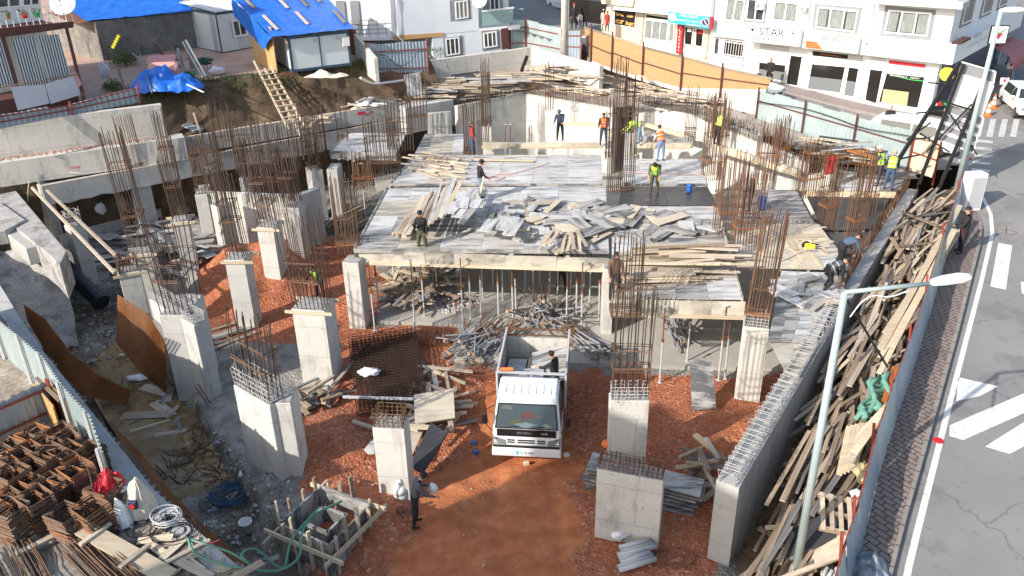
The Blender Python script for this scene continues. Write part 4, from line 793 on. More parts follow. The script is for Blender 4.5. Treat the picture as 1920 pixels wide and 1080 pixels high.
for k in range(3): add(SH, s2, 'small_print', [(1512, 79 + k * 4), (1528 + k * 4, 80.6 + k * 4), (1528 + k * 4, 81.6 + k * 4), (1512, 80 + k * 4)], .97, .004, 'brown')
o = MB(); oc = SH.p(1761, 138, .35); q_ = []
s3 = thing('round_sign', 'round bright yellow sign on the corner of the estate office', 'sign', SH.p(1763, 137, .1) + sdir * .35)
MB().tube((0, 0, 0), tuple(SH.n * .08), .36, 20).build('disc', M['yellow'], s3); MB().bar(-sdir * .5, (0, 0, 0), .04, .04).build('bracket', M['black'], s3)
# side facade: dark ground floor, windows and band writing
SD = Pl(P_B + sdir * .75 - inn * .62, P_B + sdir * .75 + inn * 10, sdir)
SD2 = Pl(P_B, P_B + inn * 10, sdir)
local(MB().prism([P_B + sdir * .02 + inn * .6, P_B + sdir * .06 + inn * .6, P_B + sdir * .06 + inn * 13.5, P_B + sdir * .02 + inn * 13.5], 3.7, 6.5), org).build('side_shopfront', M['glass'], t)
SU = Pl(P_B + sdir * .3, P_B + sdir * .3 + inn * 10, sdir); E3 = P_B + sdir * .3
def on_side(u0, u1, z0, z1, off, th, m, name):
    a = E3 + inn * u0 + sdir * off; b = E3 + inn * u1 + sdir * off; return local(MB().prism([a, b, b - sdir * th, a - sdir * th], z0, z1), org).build(name, M[m], t)
for u0, u1 in ((1.2, 2.9), (5.0, 6.9), (8.6, 10.4)):
    on_side(u0 - .2, u1 + .2, 8.25, 10.45, .05, .04, 'greyp', 'window_surround'); f = on_side(u0, u1, 8.4, 10.3, .09, .04, 'pvc', 'window'); on_side(u0 + .12, (u0 + u1) / 2 - .05, 8.5, 10.2, .11, .03, 'glass', 'pane'); on_side((u0 + u1) / 2 + .05, u1 - .12, 8.5, 10.2, .11, .03, 'glass', 'pane')
bz0, bz1 = SH.p(1700, 112, .62).z, SH.p(1700, 75, .62).z
def side_text(s, u0, u1, z0, z1, m):
    a = P_B + sdir * .77 + inn * u0; b = P_B + sdir * .77 + inn * u1; text_on(None, t, s, V(a.x, a.y, z0), V(b.x, b.y, z0), V(a.x, a.y, z1), 0, m)
side_text('KILINÇ', 2.6, 4.2, bz0 + .8, bz0 + 1.1, 'grey_l'); side_text('GAYRİMENKUL İNŞAAT', 1.4, 5.6, bz0 + .45, bz0 + .62, 'grey_l')
local(MB().prism([P_B + sdir * .5 - inn * .6, P_B + sdir * .9 - inn * .3, P_B + sdir * .9 + inn * 1.4, P_B + sdir * .5 + inn * 1.4], bz1, bz1 + .12), org).build('rusty_cap', M['brown'], t)
for q in ([(1417, 3), (1431, 5), (1429, 19), (1415, 17)], [(1500, 12), (1511, 13), (1509, 22), (1498, 21)], [(1622, 78), (1634, 79), (1633, 88), (1621, 87)]):
    add(SH, t, 'air_conditioner', q, .75, .3, 'pvc'); add(SH, t, 'fan_grille', sub(q, .15, .6, .2, .85), .76, .01, 'greyp')
for px in (1520, 1640): mb = MB().path([SH.p(px, -6, .42) - org, SH.p(px - 6, 60, .42) - org, SH.p(px - 7, 66, 1.0) - org], .04, 6); mb.build('down_pipe', M['grey_l'], t)
add(SH, t, 'upper_balcony', [(1636, -8), (1806, 6), (1804, 18), (1636, 7)], 1.1, 1.2, 'grey_l')
# pavement before the shops
fr_ = MB(); 
a, b = at(1395, 158, 4.35), at(1790, 228, 3.8); 
for i in range(12):
    p0 = lerp(P_A - sdir * 12, P_B + sdir * 1, i / 12); p1 = lerp(P_A - sdir * 12, P_B + sdir * 1, (i + 1) / 12); z0 = street_z(p0.x, p0.y) + .12; z1 = street_z(p1.x, p1.y) + .12; w_ = SH.n * 1.5
    fr_.prism([p0 + w_, p1 + w_, p1 - SH.n * .3, p0 - SH.n * .3], 2.5, [z0, z1, z1, z0])
struct(fr_.build('pavement', M['flagstone']))
# fish shop building to the left
t = thing('shop_building', 'white building with a fish shop and a bakery behind the osb fence', 'building', SH.p(1326, 100)); org = t.location
a0 = SH.p(1338, 100); a1 = SH.p(1128, 60)
local(MB().prism([a1, a0 - sdir * .05, a0 + inn * 9, a1 + inn * 9], 3.5, SH.p(1250, 24).z), org).build('ground_floor', M['cream'], t)
local(MB().prism([a1 - inn * .8 + sdir * 1.2, a0 - inn * .8 - sdir * .05, a0 + inn * 9 - sdir * .05, a1 + inn * 9], SH.p(1250, 24).z + .01, 17), org).build('upper_floors', M['white'], t)
def gl2(q, gl='shop_dark', n=1, cu=None): return window(SH, t, q, 0, .07, n, gl, None, cu)
gl2([(1209, 36), (1254, 42), (1250, 78), (1207, 72)], 'glass', 3, [(.03, .32), (.36, .64), (.7, .97)]); gl2([(1210, 25), (1255, 32), (1254, 40), (1209, 34)]); gl2([(1283, 48), (1301, 51), (1297, 87), (1282, 84)]); gl2([(1304, 52), (1321, 54), (1317, 90), (1302, 87)])
gl2([(1255, 42), (1266, 44), (1263, 80), (1252, 78)], 'curtain'); add(SH, t, 'white_dado', [(1207, 73), (1266, 80), (1264, 101), (1205, 93)], .04, .03, 'white'); add(SH, t, 'white_dado', [(1281, 86), (1321, 92), (1318, 108), (1279, 104)], .04, .03, 'white')
for q in ([(1321, 54), (1329, 55), (1324, 110), (1317, 109)], [(1199, 14), (1208, 15), (1203, 80), (1194, 78)]): add(SH, t, 'stone_pier', q, .08, .1, 'stone')
add(SH, t, 'paper_notice', [(1289, 53), (1297, 54), (1296, 60), (1288, 59)], .1, .01, 'pvc'); add(SH, t, 'paper_notice', [(1309, 57), (1318, 58), (1317, 64), (1308, 63)], .1, .01, 'red')
bq = [(1151, 10), (1194, 16), (1191, 54), (1150, 47)]; gl2(bq, 'shop_dark')
M['bread'] = mat('golden_bread', (.45, .24, .06), .7, 0, .3, 30, (.7, .45, .15)); 
for (u0, u1, v0, v1) in ((.1, .45, .34, .5), (.55, .9, .34, .48), (.08, .48, .66, .88), (.54, .92, .7, .92)):
    mb = MB()
    for k in range(26): SH.poly(mb, sub(bq, *(lambda u, v: (u, u + .05, v, v + .06))(R.uniform(u0, u1 - .05), R.uniform(v0, v1 - .05))), .1 + R.uniform(0, .03), .03)
    local(mb, org).build('bread_shelf', M['bread'], t)
add(SH, t, 'shop_opening', [(1062, -4), (1138, 4), (1130, 46), (1060, 36)], .05, .04, 'shop_dark'); add(SH, t, 'awning', [(1126, -4), (1188, -2), (1185, 13), (1128, 7)], 1.0, 1.0, 'cream')
q = [(1253, 22), (1331, 32), (1329, 54), (1252, 42)]; s4 = board('sky blue fish shop sign with round emblems at both ends', q, .9, .2, 'skyblue')
text_on(SH, s4, 'HERÇEŞME', (1274, 31.5), (1309, 36.5), (1274.5, 26), .92, 'pvc'); text_on(SH, s4, 'BALIKÇISI NECMİ', (1267, 39), (1315, 45), (1267.5, 33.5), .92, 'pvc'); add(SH, s4, 'small_print', [(1287, 44.5), (1313, 48), (1313, 49.3), (1287, 45.8)], .92, .006, 'pvc')
for c_, m_ in (((1260.5, 32), 'pvc'), ((1322.5, 42), 'navy')):
    ringp(SH, s4, c_, 7.5, .92, m_, 7.3, 'emblem'); ringp(SH, s4, c_, 7.5, .93, 'pvc', 1); add(SH, s4, 'emblem', [(c_[0] - 3, c_[1] - 4), (c_[0] - 1, c_[1] - 5), (c_[0] + 3, c_[1] + 4), (c_[0] + 1, c_[1] + 5)], .935, .006, 'grey_l')
add(SH, s4, 'red_end', [(1332, 32), (1336, 33), (1334, 55), (1330, 54)], .9, .2, 'red')
q = [(1271, 46), (1281, 47), (1276, 101), (1267, 100)]; s5 = board('narrow upright red sign with white letters by the fish shop door', q, .3, .12, 'red', 'vertical_sign')
for k, ch in enumerate('ALIKÇISI'):
    c_ = qlerp(q, .5, (k + .6) / 8.6); text_on(SH, s5, ch, (c_[0] - (1.8 if ch != 'I' else .5), c_[1] + 2), (c_[0] + (1.8 if ch != 'I' else .5), c_[1] + 2.4), (c_[0] - (1.6 if ch != 'I' else .4), c_[1] - 2), .315, 'pvc')
# ---------------------------------------------------------------- fences
def sheet_fence(label, pl_pts, z_off_px, mat_, posts=(), rails=(.25, .8), name='corrugated_fence', rib=.2, mrail='redpaint', amp=.018, jag=.05, rail_side=1):
    """pl_pts: list of (base pixel, base z, top pixel); sheets stand on the line of the bases"""
    B = [at(*p, z) for p, z, _ in pl_pts]; t = thing(name, label, 'fence', B[0]); org = t.location; hs = []
    for i, (p, z, tp) in enumerate(pl_pts):
        j = i if i < len(pl_pts) - 1 else i - 1; q = onwall(tp[0], tp[1], B[j], B[j + 1]); hs.append(q.z if tp[1] > -1 else z - tp[0])
    for i in range(len(B) - 1):
        a, b = B[i], B[i + 1]; L = (b - a).length; d = (b - a) / L; n = Vector((d.y, -d.x, 0)).normalized(); n = n if n.dot(-a) > 0 else -n; k = int(L / rib) * 4; vs = []; fs = []; ns = max(1, round(L / 1.0)); sheets = [R.uniform(-jag, jag) for _ in range(ns + 1)]
        for s_ in range(k + 1):
            u = s_ / k; ph = s_ % 4; o_ = amp if ph in (0, 1) else -amp; p = a + d * (L * u) + n * o_; zt_ = lerp(hs[i], hs[i + 1], u) + sheets[int(u * ns)]; vs += [p - org, V(p.x - org.x, p.y - org.y, zt_ - org.z)]
            if s_: fs.append((2 * s_ - 2, 2 * s_, 2 * s_ + 1, 2 * s_ - 1))
        MB().add(vs, fs).build('sheeting', M[mat_], t)
        for r in rails:
            p0 = a + n * .05 * rail_side; p1 = b + n * .05 * rail_side; MB().bar(V(p0.x, p0.y, lerp(a.z, hs[i], r)) - org, V(p1.x, p1.y, lerp(b.z, hs[i + 1], r)) - org, .05, .05).build('rail', M[mrail], t)
        np_ = max(1, round(L / 2.6))
        for s_ in range(np_ + (i == len(B) - 2)):
            u = s_ / np_; p = a + d * (L * u) + n * .09 * rail_side; MB().bar(V(p.x, p.y, lerp(a.z, b.z, u) - .3) - org, V(p.x, p.y, lerp(hs[i], hs[i + 1], u) + .15) - org, .07, .07).build('post', M[mrail], t)
    return t
sheet_fence('long pale corrugated fence in front of the estate office pavement', [((1418, 229), 3.75, (1420, 168)), ((1703, 318), 3.4, (1706, 246))], 0, 'galv', rails=(.68,), mrail='brown')
sheet_fence('short cream panel fence at the corner next to the billboard frame', [((1703, 318), 3.4, (1706, 246)), ((1752, 335), 3.3, (1758, 264))], 0, 'cream', rails=(.5,), mrail='redpaint')
sheet_fence('weathered sheet fence with drooping cable left of the free standing wall', [((690, 138), 5.6, (693, 84)), ((802, 135), 5.3, (803, 76))], 0, 'galv_b', rails=(.15, .75))
sheet_fence('grey green sheet fence turning a corner behind the free standing wall', [((957, 92), 5.1, (958, 38)), ((988, 90), 5.1, (988, 38)), ((1054, 102), 5.1, (1052, 52))], 0, 'galv', rails=(.2, .75))
sheet_fence('small sheet gate between the concrete pole and the osb fence', [((1062, 115), 5.0, (1062, 58)), ((1090, 118), 5.0, (1090, 57))], 0, 'galv_b', rails=(.1, .5, .85))
# osb hoarding with posts on a concrete base
OS = Pl(at(1108, 118, 4.95), at(1420, 219, 3.85)); t = thing('osb_fence', 'tall weathered osb board fence with rusty posts in front of the fish shop', 'fence', at(1108, 118, 4.95)); org = t.location
tops = [(1095, 50), (1144, 66), (1205, 87), (1282, 107), (1355, 127), (1447, 147)]; mids = [(1105, 112), (1146, 128), (1203, 145), (1277, 165), (1350, 166), (1437, 168)]; bots = [(1107, 118), (1146, 134), (1203, 152), (1275, 172), (1348, 198), (1420, 217)]
for i in range(5):
    add(OS, t, 'board', [tops[i], tops[i + 1], mids[i + 1], mids[i]], 0, .05, 'osb_d'); add(OS, t, 'base_wall', [mids[i], mids[i + 1], bots[i + 1], bots[i]], .02, .14, 'conc_w')
    mb = MB(); OS.poly(mb, [(tops[i][0], tops[i][1]), tops[i + 1], (tops[i + 1][0], tops[i + 1][1] + 3), (tops[i][0], tops[i][1] + 3)], .04, .14); local(mb, org).build('top_rail', M['wood_o'], t)
    mb = MB(); m0 = lerp(Vector(tops[i]), Vector(mids[i]), .5); m1 = lerp(Vector(tops[i + 1]), Vector(mids[i + 1]), .55); OS.poly(mb, [m0, m1, m1 + Vector((0, 2)), m0 + Vector((0, 2))], .05, .05); local(mb, org).build('rail', M['brown'], t)
    p0, p1 = OS.p(*bots[i], .08), OS.p(*tops[i], .08); mb = MB().bar(V(p0.x, p0.y, p0.z) - org, V(p0.x, p0.y, p1.z + .25) - org, .09, .09); mb.build('post', M['brown'], t)
# ---------------------------------------------------------------- white house
HP = Pl(at(750, 112, 5.2), at(955, 92, 5.2)); hd = HP.d if HP.d.x > 0 else -HP.d; hi = -HP.n
h0 = HP.p(742, 60); h1 = HP.p(968, 60); hl = HP.p(800, 66).z; hm = HP.p(905, 56).z
t = thing('house', 'white two storey house tinted with blue shade, with a glass balcony at the top centre', 'house', (h0.x, h0.y, 5)); org = t.location
local(MB().prism([h0 + hd * 2.4, HP.p(952, 60) , HP.p(952, 60) + hi * 9, h0 + hd * 2.4 + hi * 9], 4.5, hl), org).build('ground_floor', M['white_shade'], t)
u1 = HP.p(898, 60); local(MB().prism([h0 - hi * .02, u1 - hi * .02, u1 + hi * 10, h0 + hi * 10], hl, 17), org).build('upper_floors', M['white_shade'], t)
rc = HP.p(968, 60) + hi * 1.3; local(MB().prism([u1 + hi * 1.3, rc, rc + hi * 8, u1 + hi * 8], hm, 17), org).build('upper_floors', M['white_shade'], t)
sl_ = MB().prism([u1 - hi * .02, HP.p(975, 60) - hi * .02, HP.p(975, 60) + hi * 1.3, u1 + hi * 1.3], hm - .15, hm + .1); local(sl_, org).build('balcony_slab', M['white'], t)
add(HP, t, 'balcony_glass', [(905, 22), (962, 15), (962, 42), (905, 50)], .0, .04, mat('tinted_balcony_glass', (.25, .38, .38), .15)); add(HP, t, 'balcony_rail', [(904, 20), (964, 13), (964, 16), (904, 23)], .03, .1, 'pvc')
window(HP, t, [(853, 3), (877, 0), (879, 33), (855, 37)], .02, .08, 3, 'glass', [(843, 1), (881, -5), (883, 35), (845, 40)], [(.05, .95)])
window(Pl(h0 + hi * 1.3, h1 + hi * 1.3), t, [(918, -8), (936, -10), (937, 18), (919, 20)], .02, .08, 2, 'glass', [(905, -8), (942, -12), (944, 18), (907, 22)])
window(HP, t, [(835, 73), (861, 69), (863, 101), (838, 105)], .02, .08, 3, 'glass', [(831, 72), (867, 66), (869, 103), (834, 108)]); window(HP, t, [(906, 62), (931, 58), (933, 87), (908, 91)], .02, .08, 3, 'glass', [(903, 58), (936, 55), (939, 90), (905, 95)])
add(HP, t, 'door', [(939, 54), (953, 52), (955, 90), (942, 93)], .03, .04, 'brown'); add(HP, t, 'corner_stone', [(731, -4), (738, -4), (741, 68), (735, 69)], .06, .05, 'grey_l')
add(HP, t, 'bare_strip', [(737, 67), (832, 61), (834, 68), (738, 76)], .05, .05, 'osb')
w0 = h0; wl = HP.p(742, 60) + hi * 9 - hd * 2.2   # wing going back and left
local(MB().prism([w0, w0 + hi * 9, w0 - hd * 4.6 + hi * 9, w0 - hd * 4.6 + hi * 2.6, w0 - hd * .6 + hi * .3], hl + .1, 17), org).build('wing', M['white'], t)
local(MB().prism([w0 - hd * .1, w0 - hd * .6, w0 - hd * 6.2 + hi * 2.5, w0 - hd * 5.2 + hi * 3.5], hl - .1, hl + .12), org).build('balcony_slab', M['white'], t)
mb = MB(); ra, rb2 = w0 - hd * .6, w0 - hd * 6.1 + hi * 2.5
for k in range(12): p = lerp(ra, rb2, k / 11); mb.bar(V(p.x, p.y, hl + .1) - org, V(p.x, p.y, hl + 1.15) - org, .03, .03)
for zz in (.35, .6, .85, 1.15): mb.bar(V(ra.x, ra.y, hl + zz) - org, V(rb2.x, rb2.y, hl + zz) - org, .035, .035)
mb.build('balcony_railing', M['greyp'], t)
for k in (.35, .55): p = lerp(w0 - hd * .6 + hi * .25, w0 - hd * 4.6 + hi * 2.55, k); q2 = lerp(w0 - hd * .6 + hi * .25, w0 - hd * 4.6 + hi * 2.55, k + .12); local(MB().prism([p, q2, q2 - hi * .08, p - hi * .08], hl + .15, hl + 2.3), org).build('door', M['greyp'], t)
mb = MB().path([HP.p(742, -5, .12) - org, HP.p(746, 68, .12) - org, HP.p(770, 92, .5) - org, U0 + V(0, 0, .2) - org], .05, 6); mb.build('drain_pipe', M['pvc'], t)
def dish(label, c, aim, r, wallp, pole=True):
    t = thing('satellite_dish', label, 'satellite dish', c); q = Vector(aim).to_track_quat('Z', 'Y').to_matrix().to_4x4(); mb = MB().lathe([(0.02, 0), (r * .4, r * .03), (r * .75, r * .12), (r, r * .24), (r * .98, r * .27), (r * .7, r * .13), (.02, .03)], n=20); mb.v = [tuple(q @ Vector(v)) for v in mb.v]; mb.build('reflector', M['pvc'], t, smooth=True)
    e = q @ V(0, 0, r * .9); MB().tube(q @ V(0, -r * .9, r * .2), e, .012).build('feed_arm', M['greyp'], t); MB().tube(e, e - (q @ V(0, 0, .12)), .04, 8).build('feed_horn', M['greyp'], t); MB().tube((0, 0, 0), Vector(wallp) - c, .025).build('bracket', M['greyp'], t)
dish('white satellite dish at the corner of the white house', HP.p(900, 2, .5), (-.2, -1, .5), .48, HP.p(896, 10, 0))
# ---------------------------------------------------------------- shed with blue tarp
SP = Pl(at(195, 116, 6.2), at(374, 93, 6.2)); sh0, sh1 = SP.p(182, 40), SP.p(362, 22); ztop = (sh0.z + sh1.z) / 2
t = thing('stone_shed', 'old rough block shed whose roof is covered with a blue tarpaulin', 'shed', at(195, 116, 6.2)); org = t.location; s0, s1 = at(195, 116, 6.2), at(374, 93, 6.2); si = -SP.n; sdd = SP.d if SP.d.x > 0 else -SP.d
M['block'] = mat('grey_block_wall', (.13, .12, .11), .95, 0, .2, 1.5, (.26, .245, .225), .5, 12, 0, .2); add_seams(M['block'], .42, .21, .014, (.1, .09, .085), .5); add_blotch(M['block'], 1.0, .55, .65, (.06, .055, .05), .6, (1, 1, .4))
local(MB().prism([s0, s1, s1 + si * 6, s0 + si * 6 - sdd * 1.5], 5.8, ztop), org).build('wall', M['block'], t)
def cloth(name, corners, nx, ny, amp, m, parent, org, th=.02, seed=0, fold=2.0):
    P = [Vector(c_) for c_ in corners]; vs = []; fs = []; nrm = (P[1] - P[0]).cross(P[3] - P[0]).normalized()
    for j in range(ny + 1):
        for i in range(nx + 1):
            u, v = i / nx, j / ny; p = lerp(lerp(P[0], P[1], u), lerp(P[3], P[2], u), v); p = p + nrm * (amp * (abs(nz(p.x, p.y + p.z, fold, seed)) + .5 * nz(p.x, p.y, fold * 2.7, seed))); vs.append(p - org)
    for j in range(ny):
        for i in range(nx): a = j * (nx + 1) + i; fs.append((a, a + 1, a + nx + 2, a + nx + 1))
    return MB().add(vs, fs).build(name, M[m], parent, smooth=True)
zr = ztop + .06; cloth('roof_tarp', [s0 + V(-.35, -.2, 0) * 1 + V(0, 0, zr - s0.z), s1 + V(.2, -.2, 0) + V(0, 0, zr - s1.z), s1 + si * 6 + V(0, 0, zr + 1.5 - s1.z), s0 + si * 6 - sdd * 1.6 + V(0, 0, zr + 1.2 - s0.z)], 40, 30, .09, 'blue', t, org, seed=3)
M['tile'] = mat('brown_roof_tiles', (.12, .05, .03), .9, 0, .3, 6, (.2, .09, .05), .5, 20); cloth('roof_tiles', [s0 - sdd * 1.1 + si * .2 + V(0, 0, zr - s0.z - .1), s0 + sdd * .4 + V(0, 0, zr - s0.z - .03), s0 + sdd * .4 + si * 3 + V(0, 0, zr + .6 - s0.z), s0 - sdd * 1.8 + si * 3.5 + V(0, 0, zr + .3 - s0.z)], 14, 12, .05, 'tile', t, org)
mb = MB(); 
for k in range(5): mb.box(SP.p(212 + k * 2.5, 88 - k * 5, .03) - org, (.22, .05, .16))
mb.build('yellow_foam', M['yellow'], t)
# ---------------------------------------------------------------- site cabins
M['cab'] = mat('cabin_panel', (.55, .6, .62), .5, 0, .1, 1, (.62, .66, .68)); M['cabr'] = mat('ribbed_cabin_panel', (.48, .52, .53), .5, 0, .1, 1, (.56, .6, .61)); add_seams(M['cabr'], .18, 50, .02, (.25, .28, .29), .8, None, 0)
M['trim'] = mat('blue_grey_trim', (.03, .07, .11), .5)
def cabin(name, label, pl, tl, tr, br, bl, depth, split, m='cab', roofrise=.25):
    a, b = pl.p(*bl), pl.p(*br); d = (b - a); d.z = 0; L = d.length; d /= L; i_ = -pl.n; zt_ = (pl.p(*tl).z + pl.p(*tr).z) / 2; zb = (a.z + b.z) / 2; t = thing(name, label, 'site cabin', (a.x, a.y, zb)); org = t.location; H_ = zt_ - zb
    def BX(x0, x1, y0, y1, z0, z1, nm, mm):
        q = [d * x0 + i_ * y0, d * x1 + i_ * y0, d * x1 + i_ * y1, d * x0 + i_ * y1]; return MB().prism(q, z0, z1).build(nm, M[mm], t)
    BX(.03, L - .03, .03, depth - .03, .05, H_ - .05, 'walls', m)
    for x in (0, L - .12): BX(x, x + .12, 0, .12, 0, H_, 'corner_post', 'trim')
    BX(0, .12, depth - .12, depth, 0, H_, 'corner_post', 'trim')
    BX(.12, L - .12, -.005, .1, 0, .14, 'bottom_rail', 'trim'); BX(.12, L - .12, -.005, .1, H_ - .14, H_, 'top_rail', 'trim'); BX(0, .1, .12, depth - .12, H_ - .14, H_, 'top_rail', 'trim'); BX(0, .1, .12, depth - .12, 0, .14, 'bottom_rail', 'trim')
    for k in range(1, split): BX(L * k / split - .03, L * k / split + .03, -.004, .05, .14, H_ - .14, 'panel_joint', 'trim')
    mb = MB(); n = 26; vs = []; fs = []
    for k in range(n * 2 + 1):
        x = L * k / (n * 2); zz = .03 if k % 2 else -.03; vs += [d * x - i_ * .1 + V(0, 0, H_ + .05 + zz), d * x + i_ * depth + V(0, 0, H_ + .05 + zz + roofrise)]
        if k: fs.append((2 * k - 2, 2 * k, 2 * k + 1, 2 * k - 1))
    MB().add(vs, fs).build('roof', M['cabr'], t); return t, BX, L, H_, d, i_
C1P = Pl(at(417, 102, 6.25), at(497, 88, 6.25))
t, BX, L_1, H_1, d1, i1 = cabin('site_cabin', 'pale site cabin with a white framed window beside the stone shed', C1P, (402, 24), (482, 14), (540, 81), (417, 102), 4.2, 1, 'cabr')
BX(.05, 1.2, -.006, .02, .14, H_1 - .14, 'front_panel', 'cab')
window(C1P, t, [(434, 39), (460, 34), (465, 66), (440, 70)], .02, .09, 2)
C2P = Pl(at(548, 136, 6.25), at(660, 122, 6.25))
t, BX, L_2, H_2, d2, i2 = cabin('site_cabin', 'white site cabin with a blue tarpaulin roof and osb side', C2P, (538, 69), (658, 57), (660, 122), (548, 136), 4.5, 2)
org = t.location; fz = org.z; 
oa, ob = org - d2 * .7 + i2 * .5, org - d2 * .9 + i2 * 4.4; local(MB().prism([oa, ob, ob + d2 * .04, oa + d2 * .04], fz, fz + H_2 + .5), org).build('osb_side', M['osb'], t)
r0 = org - d2 * .9 - i2 * .25 + V(0, 0, H_2 + .1); r1 = org + d2 * (L_2 + .3) - i2 * .25 + V(0, 0, H_2 + .1); r2 = r1 + i2 * 5.6 + V(0, 0, 1.6); r3 = r0 + i2 * 5.6 + V(0, 0, 1.6) - d2 * .6
cloth('roof_tarp', [r0, r1, r2, r3], 36, 26, .06, 'blue', t, org, seed=8); cloth('roof_tarp_flap', [r0 + V(0, 0, -.9) - d2 * .05 + i2 * 1.8, r0, r3, r3 + V(0, 0, -1.0)], 4, 16, .12, 'blue', t, org, seed=9)
for (u, v, l) in ((.12, .1, .34), (.1, .62, .3), (.45, .55, .4), (.5, .15, .3), (.68, .55, .32), (.86, .62, .3), (.93, .1, .3)):
    p = lerp(lerp(r0, r1, u), lerp(r3, r2, u), v); q = lerp(lerp(r0, r1, u), lerp(r3, r2, u), v + l); pk = thing('batten', 'batten weighing down the blue tarp roof of the site cabin', 'batten', p + V(0, 0, .12), 0, 'battens on the tarp roof'); MB().bar((0, 0, 0), q - p, .17, .05).build('plank', M['wood_p' if u in (.12, .45, .5) else 'wood_o'], pk)
for x in (1.4, 2.7): BX(x, x + .16, -.03, -.006, H_2 - .42, H_2 - .26, 'vent', 'grey_l')
BX(L_2 - .45, L_2 - .05, -.15, -.006, 1.1, 1.6, 'meter_box', 'pvc')
# ---------------------------------------------------------------- left house with striped curtains
b0 = at(-40, 236, 6.1); b1 = at(158, 196, 6.1); LP = Pl(b0, b1); li = -LP.n; ldd = LP.d if LP.d.x > 0 else -LP.d; org_ = Vector((b1.x, b1.y, 6.0)); t = thing('house', 'house with striped balcony curtains and a brown balcony band at the far left', 'house', org_); org = t.location
back = 2.2; B0, B1 = b0 + li * back, b1 + li * back
zb_ = LP.p(70, 52).z; local(MB().prism([B0, B1, B1 + li * 8, B0 + li * 8], 5.5, 16), org).build('wall', M['white'], t)
local(MB().prism([b0 + li * .3, b1 + li * .3 - ldd * .1, b1 + li * 2.2 - ldd * .1, b0 + li * 2.2], zb_ - .25, zb_), org).build('balcony_slab', M['brown'], t)
add(LP, t, 'balcony_band', [(-10, 54), (138, 40), (138, 52), (-10, 66)], -.28, .06, 'brown'); 
mb = MB(); pts_ = [(-10, 27), (138, 20)]
for k in range(13): p = LP.p(-10 + k * 12.3, 54 - k * 1.15, -.3); mb.bar(p - org, p + V(0, 0, .75) - org, .02, .02)
p, q = LP.p(-10, 54, -.3), LP.p(138, 40, -.3)
for zz in (.75, .4): mb.bar(p + V(0, 0, zz) - org, q + V(0, 0, zz) - org, .03, .03)
mb.build('balcony_railing', M['pvc'], t)
BW = Pl(B0, B1)
window(BW, t, [(-8, -12), (40, -14), (41, 14), (-7, 18)], .02, .1, 2, 'glass'); window(BW, t, [(40, -14), (76, -17), (77, 11), (41, 14)], .02, .1, 2, 'glass')
M['stripe'] = mat('striped_fabric', (.62, .63, .63), .9); N_, L_, b_, s_ = hooks(M['stripe']); wv = N_.new('ShaderNodeTexWave'); wv.inputs['Scale'].default_value = 2.6; mp_ = N_.new('ShaderNodeMapping'); tc_ = N_.new('ShaderNodeTexCoord'); L_.new(tc_.outputs['Object'], mp_.inputs[0]); L_.new(mp_.outputs[0], wv.inputs['Vector']); mp_.inputs['Rotation'].default_value = (0, 0, -math.atan2(ldd.y, ldd.x)); gt = N_.new('ShaderNodeMath'); gt.operation = 'GREATER_THAN'; gt.inputs[1].default_value = .5; L_.new(wv.outputs[0], gt.inputs[0]); overlay(M['stripe'], gt.outputs[0], (.05, .08, .12), 1)
def hang(label, px, off, m, name, amp=.06, cat='curtain'):
    P = [LP.p(*p, off) for p in px]; t_ = None; o = cloth(name, [P[3], P[2], P[1], P[0]], 16, 14, amp, m, None, P[3], seed=5, fold=3); o.location = P[3]; tag(o, label, cat); return o
hang('striped curtain at the left edge of the balcony', [(-14, 74), (8, 72), (34, 158), (-12, 164)], -.4, 'stripe', 'striped_curtain'); hang('middle striped curtain hanging below the brown balcony', [(21, 71), (62, 68), (91, 159), (46, 162)], -.4, 'stripe', 'striped_curtain'); hang('right striped curtain hanging below the brown balcony', [(71, 67), (109, 64), (132, 140), (94, 154)], -.4, 'stripe', 'striped_curtain')
cmat('linen', (.55, .56, .62)); cmat('pinkcloth', (.6, .25, .22), col2=(.7, .5, .45), vs=8)
hang('white sheet hung out below the striped curtains, left half', [(20, 163), (83, 158), (93, 194), (33, 207)], 0, 'linen', 'bed_sheet', .05, 'sheet'); hang('white sheet hung out below the striped curtains, right half', [(84, 158), (138, 142), (150, 178), (95, 195)], 0, 'linen', 'bed_sheet', .05, 'sheet'); hang('small pink patterned cloth beside the white sheets', [(121, 143), (142, 134), (154, 158), (143, 166)], -.05, 'pinkcloth', 'cloth', .03, 'cloth')
for px in (128, 5): p = LP.p(px, 66, -.4); local(MB().bar(V(p.x, p.y, 6) , V(p.x, p.y, zb_ - .2), .12, .12), org).build('post', M['brown'], t)
p, q = LP.p(8, 150, .02), LP.p(150, 128, .02); local(MB().bar(LP.p(-10, 166, 0), LP.p(150, 138, 0), .05, .05), org).build('clothes_rail', M['wood_o'], t)
local(MB().prism([b0 + li * .5, b1 + li * .5, b1 + li * 2.2, b0 + li * 2.2], 5.5, 6.9), org).build('terrace_base', M['brown'], t)
